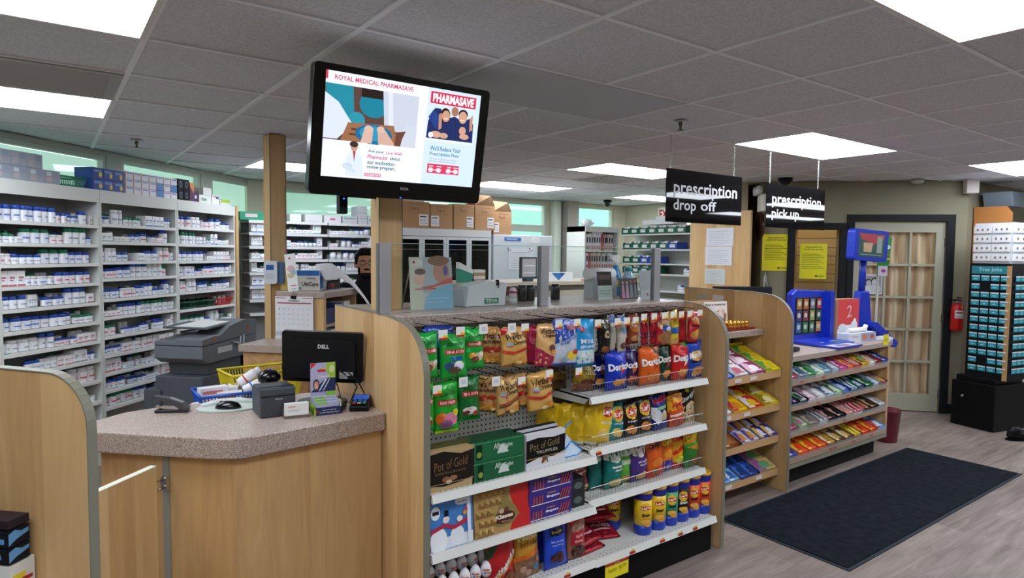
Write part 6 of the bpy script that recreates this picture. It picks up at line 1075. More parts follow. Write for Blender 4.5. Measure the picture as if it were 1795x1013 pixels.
t = thing('bin_shelving', 'white slotted shelving holding green and blue bins', 'shelving unit', (XB, 4.86, 0)); L_ = 1.2; mb = MB(); mb.box(.30, .31, 0, L_, 0, 2.02, SHW); mb.box(-.0, .31, -.02, 0, 0, 2.02, SHW); obj('back_and_side', mb, t); z = .9; mb = MB()
while z < 2.0: mb.box(-.002, .01, -.021, -.0205, z, z + .012, DARK); z += .028
mb.box(-.004, .0, -.02, .01, 0, 2.02, SHW); obj('slotted_upright', mb, t)
binz = [1.905, 1.712, 1.535, 1.405]
for z in binz + [1.20]: mb = MB(); mb.box(0, .3, 0, L_, z - .018, z, SHW); obj('shelf', mb, t)
def sbin(y, z, c, cn, rown, k):
    t = thing('storage_bin', '%s open storage bin with white label, %s row of bins, %s from the window' % (cn, rown, ORD[k] if k else 'first'), 'bin', (XB + .01, y, z), 0, None); m = MB(); m.box(0, .006, 0, .145, 0, .075, M(c, .4)); m.box(.006, .2, 0, .006, 0, .085, M(c, .4)); m.box(.006, .2, .139, .145, 0, .085, M(c, .4)); m.box(.006, .2, .006, .139, 0, .006, M(c, .4)); m.box(.194, .2, .006, .139, .006, .085, M(c, .4)); obj('tub', m, t)
    m = MB(); m.box(-.003, -.0005, .03, .11, .02, .058, M('d6dcd8', .5)); obj('paper_label', m, t)
    m = MB(); m.box(.03, .07, .02, .07, .007, .1, M('e4e6e8', .5)); m.box(.03, .07, .09, .12, .007, .09, M('dfe4e4', .5)); obj('contents', m, t)
for row, (z, cs) in enumerate(((binz[0], 'ggggggg'), (binz[1], 'gggggb'), (binz[2], 'ggbb'), (binz[3], 'gggg'))):
    for k, c in enumerate(cs): sbin(5.90 - .15 * k - (.0 if row == 0 else .03), z + .001, '0d5a40' if c == 'g' else '1d3ea0', 'green' if c == 'g' else 'blue', ('top', 'second', 'third', 'fourth')[row], k)
for k in range(9):
    y = 4.92 + .045 * (k % 5); z = 1.406 + (.06 if k > 5 else 0) - (.205 if k in (3, 4, 5) else 0); z = 1.201 if k in (3, 4, 5) else 1.406; a, b = pill_proto(.023, .075, 'w', '1d4fb4' if k % 2 else 'e6e6e6'); o = obj('pill_bottle', a, None, 0, (XB + .05 + .05 * (k > 5), y, z), -pi / 2); obj('cap', b, o); tag(o, 'white bottle with %s cap on the %s shelf beside the green bins' % ('blue' if k % 2 else 'white', 'lowest' if k in (3, 4, 5) else 'fourth'), 'bottle', '%s capped bottles beside the bins, %s shelf' % ('blue' if k % 2 else 'white', 'lowest' if k in (3, 4, 5) else 'fourth'))
mb = MB(); mb.box(0, .25, 0, .5, 0, .06, M('e4e8ea', .5)); mb.box(.02, .2, .05, .3, .06, .1, M('dfe8e6', .5)); solo('supply_cartons', mb, 'white cartons on top of the bin shelving under the exit sign', 'cartons', (XB + .03, 5.2, 2.021))
# wooden partition with papers
mb = MB(); mb.box(6.02, 6.05, 4.02, 4.80, 0, 2.12, MAPLE); solo('wood_partition', mb, 'tall maple partition with white papers, left of the clock', 'partition')
def xpaper(label, y0, y1, z0, z1, c='d6d8de', Lf=wr_): m = MB(); w = y1 - y0; m.box(0, w, -.002, 0, 0, z1 - z0, M(c, .6)); art(m, Lf, front(w, z1 - z0, -.0025, 0), 0, .0003); return solo('notice_paper', m, label, 'paper', (6.0185, y1, z0), -pi / 2)
xpaper('upper white notice on the maple partition', 4.22, 4.573, 1.745, 1.945); xpaper('middle white notice on the maple partition', 4.235, 4.58, 1.535, 1.74); xpaper('lower grey white notice on the maple partition', 4.315, 4.58, 1.325, 1.495, 'c4cac6')
t = thing('wall_clock', 'round wooden rimmed wall clock seen edge-on beside the maple partition', 'clock', (6.40, 4.14, 1.97), -3 * pi / 4); mb = MB(); RT = Matrix.Rotation(R(90), 4, 'X'); mb.lathe([(.155, 0), (.16, .03), (.13, .045), (.125, .03)], M('3a1c14', .35), n=28, T=RT); obj('rim', mb, t); mb = MB(); mb.lathe([(.128, .0), (.128, .028)], M('d8d2c6', .5), n=28, T=RT); obj('dial', mb, t); mb = MB(); mb.box(-.004, .004, -.031, -.029, 0, .09, BLACK); mb.box(0, .06, -.031, -.029, -.004, .004, BLACK); obj('hands', mb, t)
# yellow notices
def dpaper(label, s0, s1, z0, z1, c, Lf, y=-.004, name='notice_paper'):
    m = MB(); w = s1 - s0; m.box(0, w, 0, .002, 0, z1 - z0, M(c, .6)); art(m, Lf, front(w, z1 - z0, -.0004, 0), 0, .0003); p = P0 + u45 * s0 + Vector((r2, r2)) * y; return solo(name, m, label, 'notice', (p.x, p.y, z0), A45)
yl = [('t', 'PRESCRIPTION', .2, .88, .8, .92, '4a4a10', 0), ('t', 'DROP OFF NOTICE', .15, .82, .85, .86, '4a4a10', 0)] + [('r', .08, .3 + .05 * k, .9 - .1 * (k % 3), .312 + .05 * k, '6a6a18') for k in range(9)] + [('e', .62, .08, .05, .025, '3a3a10'), ('r', .7, .07, .9, .09, '4a4a10')]
dpaper('yellow printed notice on the olive wall left of the window opening', .0 + .01, .29, 1.482, 1.878, 'f2e60c', yl); dpaper('yellow printed notice behind the glass of the window opening', along(6.611, 3.789), along(6.807, 3.593), 1.40, 1.778, 'e6de10', yl, .045)
dpaper('black and white photo print taped to the glazed door', along(7.054, 3.346), along(7.199, 3.201), 1.246, 1.455, 'c9cbd0', [('r', .05, .08, .95, .95, '8a8a8e'), ('e', .32, .6, .17, .2, '3a3a3c'), ('e', .34, .56, .13, .15, 'a8a8ac'), ('e', .64, .64, .2, .22, '2a2a2c'), ('e', .62, .6, .15, .18, 'b4b4b8'), ('e', .34, .25, .24, .2, 'c4c4c8'), ('e', .66, .28, .26, .22, 'b8b8bc')], .014, 'photo_print')
# fire extinguisher
q = P0 + u45 * (sD1 + .075 + .075); t = thing('fire_extinguisher', 'red fire extinguisher hanging right of the glazed door', 'fire extinguisher', (q.x - .085, q.y - .015, .89), A45); mb = MB(); mb.lathe([(.052, 0), (.058, .02), (.058, .23), (.045, .265), (.02, .285)], M('c01c1c', .25), n=18); obj('cylinder', mb, t); mb = MB(); mb.lathe([(.02, .285), (.018, .31)], STEEL, n=12); mb.box(-.01, .01, -.07, .03, .31, .322, BLACK); mb.box(-.01, .01, -.07, .0, .335, .345, BLACK); obj('valve_handle', mb, t)
mb = MB(); mb.tube([(-.01, .0, .31), (-.07, 0, .32), (-.09, -.01, .24), (-.085, -.01, .12)], .009, BLACK); obj('hose', mb, t); mb = MB(); art(mb, [('r', 0, 0, 1, 1, 'e0dcd8'), ('r', .1, .6, .9, .8, '8a3a3a'), ('r', .1, .2, .9, .3, '9a9aa0')], lambda u, v, e: ((.0585 + e) * cos(-pi / 2 + (u - .5) * 1.5), (.0585 + e) * sin(-pi / 2 + (u - .5) * 1.5), .13 + .08 * v), .3); obj('label_sticker', mb, t)

# ================================================================== THINGS ON THE GONDOLA COUNTERTOP
TZ = 1.376
t = thing('poster_stand', 'clear easel with a health poster of two faces on the countertop', 'poster', (1.475, 2.66, TZ)); t.rotation_euler = (R(-6), 0, R(-3))
mb = MB(); mb.box(-.11, .11, 0, .003, 0, .245, M('c8ccc8', .4))
art(mb, [('r', 0, 0, .3, 1, 'c4c8b8'), ('r', .3, .3, 1, 1, 'a8b4ba'), ('e', .22, .6, .13, .14, 'd6b0a4'), ('e', .24, .72, .13, .06, '6a4a4a'), ('e', .74, .72, .2, .22, 'b98874'), ('e', .68, .93, .26, .1, '8a6248'), ('e', .84, .74, .06, .1, '5a5a86'), ('p', [(.2, .42), (.55, .46), (1, .62), (1, .5), (.6, .44), (.5, .4)], 'c05a4a'), ('p', [(.3, 0), (1, 0), (1, .48), (.6, .38), (.38, .26)], '7fb0cc'), ('r', .05, .84, .3, .96, 'dcd6d0'), ('e', .1, .9, .03, .03, 'c8303a'), ('r', .1, .38, .6, .40, 'b04a4a'), ('r', .3, .2, .9, .215, 'a8c8dc'), ('r', .3, .12, .8, .135, 'a8c8dc')], front(.22, .245, -.0004), 0, .0003); obj('poster', mb, t)
mb = MB(); mb.prism([(-.10, .0), (-.0, 0), (-.0, .16), (-.012, .16)], -.09, -.088, M('8a7a68', .5), 'x') if 0 else mb.prism([(0, .2), (.12, 0), (.11, 0), (0, .17)], -.11, -.108, M('6f6660', .5), 'x'); obj('easel_leg', mb, t)
t = thing('paper_tray_box', 'grey white box with green lettering on the countertop behind the glass', 'box', (1.80, 2.68, TZ), R(2)); mb = MB(); mb.prism([(-.13, 0), (.11, 0), (.125, .115), (.02, .125), (-.12, .10)], 0, .12, M('d8dade', .5), 'y'); mb.prism([(-.14, .0), (-.13, 0), (-.12, .10), (-.15, .085)], .0, .12, M('a8b0b8', .5), 'y'); obj('carton', mb, t, .004)
mb = MB(); art(mb, [('r', 0, 0, 1, 1, '1f7a5a'), ('t', 'TEVA', .06, .16, .94, .84, 'd0d8d6', 0, .03)], front(.088, .028, -.0012, -.02, .012), 0); obj('lettering', mb, t); mb = MB(); mb.box(.055, .068, -.004, .01, .105, .13, BLACK); mb.tube([(.05, -.002, .11), (.06, -.01, .09), (.07, -.002, .11)], .002, BLACK, 5); obj('binder_clip', mb, t)
t = thing('lotion_bottle', 'small white and pink bottle with a cap on the countertop', 'bottle', (2.0, 2.74, TZ)); mb = MB(); mb.lathe([(.022, 0), (.022, .03)], M('dadcd8', .4), n=12); mb.lathe([(.018, .03), (.02, .035), (.02, .07), (.012, .085)], M('d8d0d4', .4), n=12); mb.lathe([(.0205, .055), (.0205, .068)], M('b83a6a', .4), n=12); obj('body', mb, t)
t = thing('tape_dispenser', 'dark red and white carton behind the glass left of the middle post', 'carton', (2.12, 2.86, TZ)); mb = MB(); mb.box(-.1, .0, 0, .06, .035, .085, M('5a1418', .4)); mb.box(-.1, .0, 0, .06, 0, .035, M('a8a49c', .5)); mb.box(-.08, -.03, -.001, 0, .01, .025, M('b8b4ac', .5)); obj('carton', mb, t)
for k, x in enumerate((2.16, 2.215, 2.40)): m = MB(); m.lathe([(.026, 0), (.028, .01), (.028, .07), (.022, .09), (.02, .09)], M('15181b', .25), n=14); solo('dark_bottle', m, ['dark glossy bottle nearest the red carton on the countertop', 'dark glossy bottle left of the middle glass post', 'dark rounded bottle right of the middle glass post'][k], 'bottle', (x, 2.87, TZ))
def card(name, label, cat, x, w, h, y, L, c='c8cacc', lean=-.12, rot=0, z=TZ):
    t = thing(name, label, cat, (x, y, z)); t.rotation_euler = (lean, 0, rot); m = MB(); m.box(-w / 2, w / 2, 0, .003, 0, h, M(c, .5)); art(m, L, front(w, h, -.0005), 0, .0003); obj('printed_face', m, t); m = MB(); m.prism([(0, h * .7), (h * .4, .01), (h * .36, .01), (0, h * .6)], -.004, .004, M('b8bcc0', .4), 'x'); obj('back_leg', m, t); return t
card('photo_calendar', 'dark photo card with pale green lower half on the countertop', 'card', 2.66, .115, .165, 2.72, [('r', 0, .5, 1, 1, '2c2422'), ('r', .08, .72, .9, .9, '4a2a2a'), ('r', .02, .08, .98, .46, 'a8bab0'), ('r', .1, .3, .9, .33, '7a8a84'), ('r', .1, .2, .8, .23, '7a8a84')])
card('fashion_brochure', 'brochure with four small dressed figures on the countertop', 'brochure', 2.835, .155, .125, 2.70, [('r', 0, 0, 1, 1, '3a3e48')] + [q for i in range(4) for q in (('e', .2 + .22 * i, .78 + .05 * (i > 1), .05, .08, ['c8a090', 'd0a8a0', 'c05a3a', 'c86a3a'][i]), ('p', [(.12 + .22 * i, .05), (.3 + .22 * i, .05), (.25 + .22 * i, .68), (.16 + .22 * i, .68)], ['c890b0', 'c898b4', '8a8e98', '858a96'][i]))], '3a3e48')
card('desk_calendar', 'tent shaped white paper stand beside the right glass post', 'paper stand', 3.0, .17, .17, 2.68, [('r', .1, .34, .92, .96, 'b4b8bc'), ('r', .0, .0, 1, .28, 'c2c6cc'), ('e', .35, .14, .05, .05, 'b03a4a'), ('r', .45, .08, .65, .14, '8a8e96')], 'bcc0c6')
t = thing('paper_towel_roll', 'white paper roll lying in a grey holder on the countertop', 'paper roll', (2.77, 2.84, TZ + .0)); mb = MB(); mb.prism([(-.1, 0), (.1, 0), (.1, .12), (-.1, .16)], 0, .08, M('b8bcc2', .5), 'y'); obj('holder', mb, t); mb = MB(); TT = Matrix.Translation((-.02, .03, .145)) @ Matrix.Rotation(R(90), 4, 'Y'); mb.lathe([(.034, -.11), (.034, .11)], M('e6e6e6', .7), n=18, T=TT); mb.lathe([(.012, .111), (.001, .112)], M('5a5048', .7), n=12, T=TT); obj('roll', mb, t)
t = thing('spray_bottle', 'clear blue spray bottle with white trigger and teal cap beside it', 'spray bottle', (3.0, 2.98, TZ)); mb = MB(); mb.lathe([(.036, 0), (.038, .05), (.036, .13), (.018, .18), (.014, .195)], M('2f86c8', .2), n=16); mb.lathe([(.0385, .06), (.0385, .10)], M('d8c83a', .3), n=16); obj('body', mb, t); mb = MB(); mb.lathe([(.016, .195), (.016, .215)], WHITE, n=12); mb.prism([(-.05, .235), (-.045, .26), (.02, .262), (.03, .24), (.015, .212), (-.01, .212)], -.012, .012, WHITE, 'y'); mb.prism([(-.03, .235), (-.035, .20), (-.028, .20), (-.015, .235)], -.006, .006, WHITE, 'y'); obj('trigger', mb, t)
t = thing('cleaner_bottle', 'clear bottle with teal cap behind the spray bottle', 'bottle', (3.085, 2.95, TZ)); mb = MB(); mb.lathe([(.034, 0), (.036, .12), (.022, .16)], M('a8c8dc', .15), n=14); obj('body', mb, t); mb = MB(); mb.lathe([(.024, .16), (.024, .185)], M('1f9a9a', .4), n=14); obj('cap', mb, t)

# ================================================================== SMALL CANDY SHELVES BETWEEN THE PANELS
UX0, UX1 = 3.062, 4.146
t = thing('small_candy_rack', 'open maple rack with four sloping shelves of candy between two panels', 'shelving unit', (UX0, 2.5, 0)); w = UX1 - UX0
mb = MB(); mb.box(0, w, .55, .57, 0, 1.30, MAPLEH); obj('back_board', mb, t); mb = MB(); mb.box(0, w, .14, .50, 1.078, 1.12, CTOP); obj('upper_ledge', mb, t, .003); mb = MB(); mb.box(0, w, .40, .54, .93, 1.02, CTOP); obj('back_ledge', mb, t)
URZ = [.80, .565, .34, .105]
for z in URZ: mb = MB(); mb.prism([(0, z), (0, z + .022), (.40, z + .182), (.40, z + .16)], 0, w, MAPLEH, 'x'); mb.box(0, w, -.006, .0, z, z + .05, M('c9a070', .5)); obj('sloping_shelf', mb, t)
for z, xs in ((.80, (.1, .35, .55, .72)), (.565, (.05, .45, .66)), (.34, (.02, .28)), (.105, (.02, .48, .82))):
    for x in xs: mb = MB(); mb.box(x, x + .07, -.009, -.006, z + .008, z + .036, M('dcdcd8', .4)); mb.box(x, x + .07, -.0095, -.009, z + .006, z + .012, M('c05030', .4)); obj('price_label', mb, t)
CLR = M('b9c2c6', .1, 0, 'film', .22)
_pk = {}
def packs(x, y, z, slope, w, d, cols, rows, ca, cb, base, label, gid, tall=.032, tray='b0a596', group=None, wide=1):
    """an open tray on a sloping shelf with its packs; (x,y,z) front left foot"""
    key = ('tray', round(w, 3), round(d, 3), tray)
    if key not in _pk:
        m = MB(); tm = CLR if tray == 'clear' else M(tray, .6); m.box(0, w, 0, d, 0, .003, tm); m.box(0, .002, 0, d, .003, .045, tm); m.box(w - .002, w, 0, d, .003, .045, tm); m.box(.002, w - .002, 0, .002, .003, .03, tm); m.box(.002, w - .002, d - .002, d, .003, .065, tm); _pk[key] = mesh_of('display_tray', m)
    o = obj('display_tray', _pk[key], None, 0, (x, y, z)); o.rotation_euler = (slope, 0, 0); tag(o, 'tray of ' + label, 'tray')
    pw, pd = (w - .008) / cols, (d - .01) / rows; key = ('pk', round(pw, 3), round(pd, 3), ca, cb, base, tall)
    if key not in _pk:
        m = MB(); h = tall; g = .0015; m.add([(g, g, 0), (pw - g, g, 0), (pw - g, pd - g, 0), (g, pd - g, 0), (g + .002, g + .004, h), (pw - g - .002, g + .004, h), (pw - g - .002, pd - g - .003, h), (g + .002, pd - g - .003, h)], [(0, 1, 5, 4), (1, 2, 6, 5), (2, 3, 7, 6), (3, 0, 4, 7), (4, 5, 6, 7), (3, 2, 1, 0)], M(base, .3))
        F = lambda u, v, e: (g + .003 + u * (pw - 2 * g - .006), g + .005 + v * (pd - 2 * g - .009), h + e); art(m, [('r', .0, .0, .45, 1, ca), ('e', .55, .5, .28, .32, cb), ('r', .1, .15, .9, .28, cb)], F, 0, .0006); Ff = lambda u, v, e: (g + u * (pw - 2 * g), g - e + .003 * v, v * h); art(m, [('r', .1, .2, .9, .8, cb)], Ff, 0, .0006); _pk[key] = mesh_of('candy_pack', m)
    me = _pk[key]
    for i in range(cols):
        for j in range(rows):
            yy = .004 + pd * j; o = obj('candy_pack', me, None, 0, (x + .004 + pw * i, y + yy * cos(slope) - .0045 * sin(slope), z + yy * sin(slope) + .0045)); o.rotation_euler = (slope + (.10 if rows > 1 else 0), 0, rnd.uniform(-.06, .06)); tag(o, label, 'candy pack', group or ('packs: ' + label)[:60])
SN = ['top', 'second', 'third', 'bottom']
def row_of(shelf, x0, x1, z, y, slope, depth, cols, where):
    n = len(cols); w = (x1 - x0) / n
    for k, c in enumerate(cols):
        base, ca, cb, nm = c[:4]; nc = c[4] if len(c) > 4 else 1; tr_ = c[5] if len(c) > 5 else 'b0a596'; nr = c[6] if len(c) > 6 else 3
        nth = ['first', 'second', 'third', 'fourth', 'fifth', 'sixth', 'seventh', 'eighth', 'ninth', 'tenth', 'eleventh', 'twelfth', 'thirteenth'][k]
        packs(x0 + w * k + .003, y, z, slope, w - .006, depth, nc, nr, ca, cb, base, '%s, %s from left, %s shelf, %s' % (nm, nth, SN[shelf], where), 0, tray=tr_)
sl = math.atan2(.16, .40); cs_ = [
 [('e6ddd0', 'e09048', 'c86a4a', 'cream and orange packs', 1, 'clear'), ('2070c8', '12905a', 'd8342a', 'blue and green gum boxes', 1, '1f5aa8'), ('1f7ad0', 'e4ecf4', 'd03a3a', 'bright blue and white gum packs', 2, '1a4a90'), ('d0d2d6', '8a9aa8', 'b03048', 'silver gum packs', 1, 'clear'), ('8a2a5a', 'd8a8c0', 'e8e0e4', 'maroon mint packs', 1, 'clear'), ('e2cc1c', '3a8a3a', 'c8b010', 'yellow gum packs', 1, 'e0c81c')],
 [('e8e6ee', '4a5ab0', 'd8602a', 'white and blue mint boxes', 1, 'clear'), ('e4e2ea', '3a4aa0', 'd05a2a', 'white and navy mint boxes', 1, 'clear'), ('f0eef2', 'd8a820', 'b8bcc8', 'white and yellow mint packs', 2, 'clear'), ('ecc81c', 'c0243a', 'e08a1c', 'yellow and red candy packs', 1, 'd8ac1c'), ('c8243a', 'e0dce0', 'e8c21c', 'red candy packs', 1, 'd8ac1c'), ('d8bc20', '8a7a10', 'e8e0a0', 'mustard yellow gum packs', 1, 'd8bc20')],
 [('8a1c30', 'e0c8cc', 'd8a040', 'dark red chocolate bars', 1, 'clear'), ('4a1c14', 'd8842c', 'e6dcd0', 'brown chocolate bars', 2, '5a1f1f'), ('8a4a20', 'd0a060', 'a0683a', 'tan chocolate bars', 1, '6a4a2a'), ('cfd0e4', '5a3aa0', 'd8902c', 'white and purple chocolate packs', 2, 'clear'), ('2a2080', 'd8b040', 'e0e0f4', 'purple chocolate bars', 2, 'clear')],
 [('5a4030', 'c85a3a', 'd8b060', 'brown wafer bars', 1, '6a4c34'), ('7a5a3c', '4a3020', '8a6a48', 'cardboard coloured bars', 1, '6a4c34'), ('6aaee0', 'd8e8f4', '2a5ab0', 'light blue candy rolls', 2, 'clear'), ('1f4494', '3a6ac0', '12306a', 'dark blue mint packs', 2, '1a3a80'), ('c8a860', '8a4a8a', '5a9a6a', 'mixed candy rolls', 1, 'clear')]]
for k, (z, cs) in enumerate(zip(URZ, cs_)): row_of(k, UX0 + .005, UX1 - .01, z + .024, 2.503, sl, .34, cs, 'small candy rack')
t = thing('ointment_card', 'white display card about muscle pain standing over gold jars', 'display card', (3.96, 2.90, 1.121)); t.rotation_euler = (R(-5), 0, R(-10)); mb = MB(); mb.box(-.11, .11, 0, .003, 0, .185, M('e4e0da', .5))
art(mb, [('t', 'Muscle or Arthritis Pain?', .06, .84, .94, .92, '2a2a2a', 0, .03), ('p', [(.05, .62), (.2, .5), (.6, .56), (.62, .48), (.5, .38), (.2, .42), (.05, .55)], 'b87058'), ('p', [(.45, .55), (.66, .7), (.62, .6), (.7, .62)], 'b87058'), ('e', .8, .62, .08, .06, 'e0b0a8'), ('p', [(.62, .2), (.7, .16), (.9, .2), (.95, .48), (.86, .58), (.8, .3), (.7, .42)], 'b0785c'), ('p', [(.66, .14), (.86, .1), (.84, .3), (.68, .32)], '6a5a86'), ('r', .3, .14, .5, .17, '8a8a8a')], front(.22, .185, -.0005), 0, .0003); obj('printed_card', mb, t)
mb = MB(); mb.box(-.16, .16, 0, .17, 0, .014, M('7a1f1a', .4)); mb.box(-.16, .16, .165, .17, .014, .03, M('7a1f1a', .4)); solo('red_tray', mb, 'dark red tray of gold lidded jars on the upper ledge', 'tray', (3.93, 2.67, 1.121))
jm = MB(); jm.lathe([(.019, 0), (.021, .006), (.021, .02), (.018, .024)], M('b8762a', .1, .2), n=14); jl = MB(); jl.lathe([(.022, .024), (.0225, .04), (.019, .043)], M('d9a03a', .2, .8), n=14); jmm, jlm = mesh_of('jar', jm), mesh_of('lid', jl)
for j in range(3):
    for i in range(5 - j): o = obj('ointment_jar', jmm, None, 0, (3.83 + .047 * i + .02 * j, 2.70 + .048 * j, 1.136)); obj('lid', jlm, o); tag(o, 'small amber jar with gold lid, %s row on the red tray' % ['front', 'middle', 'back'][j], 'jar', 'gold lidded jars, %s row' % ['front', 'middle', 'back'][j])
mb = MB(); mb.box(0, .12, 0, .09, 0, .003, M('d4d8de', .6)); solo('leaflet', mb, 'white leaflet lying left of the red tray on the upper ledge', 'leaflet', (3.60, 2.66, 1.121))
# monitor beyond the divider and small notes
t = thing('computer_monitor', 'dark monitor whose top shows behind the candy rack, below the clock', 'monitor', (4.80, 3.26, .96), R(-36)); mb = MB(); mb.box(-.25, .25, 0, .04, .08, .42, M('23262c', .35)); obj('case', mb, t, .006); mb = MB(); mb.box(-.05, .05, .0, .1, 0, .08, BLACK); obj('stand', mb, t)
mb = MB(); mb.box(4.3, 5.3, 2.95, 3.6, 0, .955, MAPLEH); solo('service_desk', mb, 'maple desk behind the gum counter under the dark monitor', 'desk')
mb = MB(); mb.tube([(0, 0, 0), (.0, 0, .08), (.03, .01, .12), (.06, .02, .05), (.08, .02, .0)], .005, M('c8ccd0', .3), 6); solo('pale_cable', mb, 'pale loop of cable rising over the dark monitor', 'cable', (4.92, 3.14, 1.38))
for k, (y, c, w) in enumerate(((3.12, 'b8a890', .11), (2.98, 'd0ccc6', .1))): m = MB(); m.box(-.001, 0, 0, w, 0, .09, M(c, .6)); solo('paper_note', m, ['brown printed note fixed to the maple divider', 'white note fixed to the maple divider'][k], 'note', (4.1485, y, 1.25))
t = thing('pen_holder', 'dark pen cup with silver pens by the maple partition', 'pen holder', (4.62, 3.62, 1.20)); mb = MB(); mb.lathe([(.035, -.24), (.035, .05)], M('2a2826', .5), n=12); obj('cup', mb, t)
for k in range(5): mb = MB(); a = k * 1.3; mb.tube([(.012 * cos(a), .012 * sin(a), .0), (.05 * cos(a) - .02, .04 * sin(a), .16)], .006, M('b8b4b0' if k % 2 else '4a4644', .3), 6); obj('pen', mb, t)

# ================================================================== GUM AND CANDY COUNTER
GX0, GX1 = 4.182, 5.68; GH = .945
t = thing('candy_counter', 'maple counter with four sloping shelves of gum and bars and a black base', 'counter', (GX0, 2.45, 0)); w = GX1 - GX0
mb = MB(); mb.prism([(0, 0), (w - .0, 0), (w + .12, .03), (w + .16, .10), (w + .16, .5), (0, .5)], GH - .045, GH, CTOP); obj('countertop', mb, t, .005)
mb = MB(); mb.box(w - .03, w, .0, .48, .14, GH - .046, MAPLE); obj('end_board', mb, t); mb = MB(); mb.box(0, w - .03, .46, .48, .14, GH - .046, MAPLEH); obj('back_board', mb, t); mb = MB(); mb.box(0, w - .06, .07, .46, 0, .14, M('0c0c0e', .6)); obj('base_kick', mb, t); mb = MB(); mb.box(0, w, -.002, .02, .14, .178, M('8f8b78', .5)); mb.box(0, w - .03, .02, .46, .14, .16, MAPLEH); obj('bottom_rail', mb, t)
GZ = [.735, .555, .368, .178]; gs = R(17)
for z in GZ: mb = MB(); mb.prism([(0, z), (0, z + .022), (.40, z + .022 + .40 * math.tan(gs)), (.40, z + .40 * math.tan(gs))], 0, w - .031, MAPLEH, 'x'); obj('sloping_shelf', mb, t); mb = MB(); mb.box(0, w - .03, -.012, -.008, z + .004, z + .05, CLR); mb.box(0, w - .03, -.008, 0, z, z + .03, M('c29a70', .5)); obj('price_rail', mb, t)
for z, xs in ((.735, (.12, .42)), (.555, (.35, .78)), (.368, (.75,)), (.178, (.55, .62, .9, 1.2))):
    for x in xs: mb = MB(); mb.box(x, x + .035, -.0135, -.0125, z + .012, z + .026, M('b83a36', .4)); obj('price_sticker', mb, t)
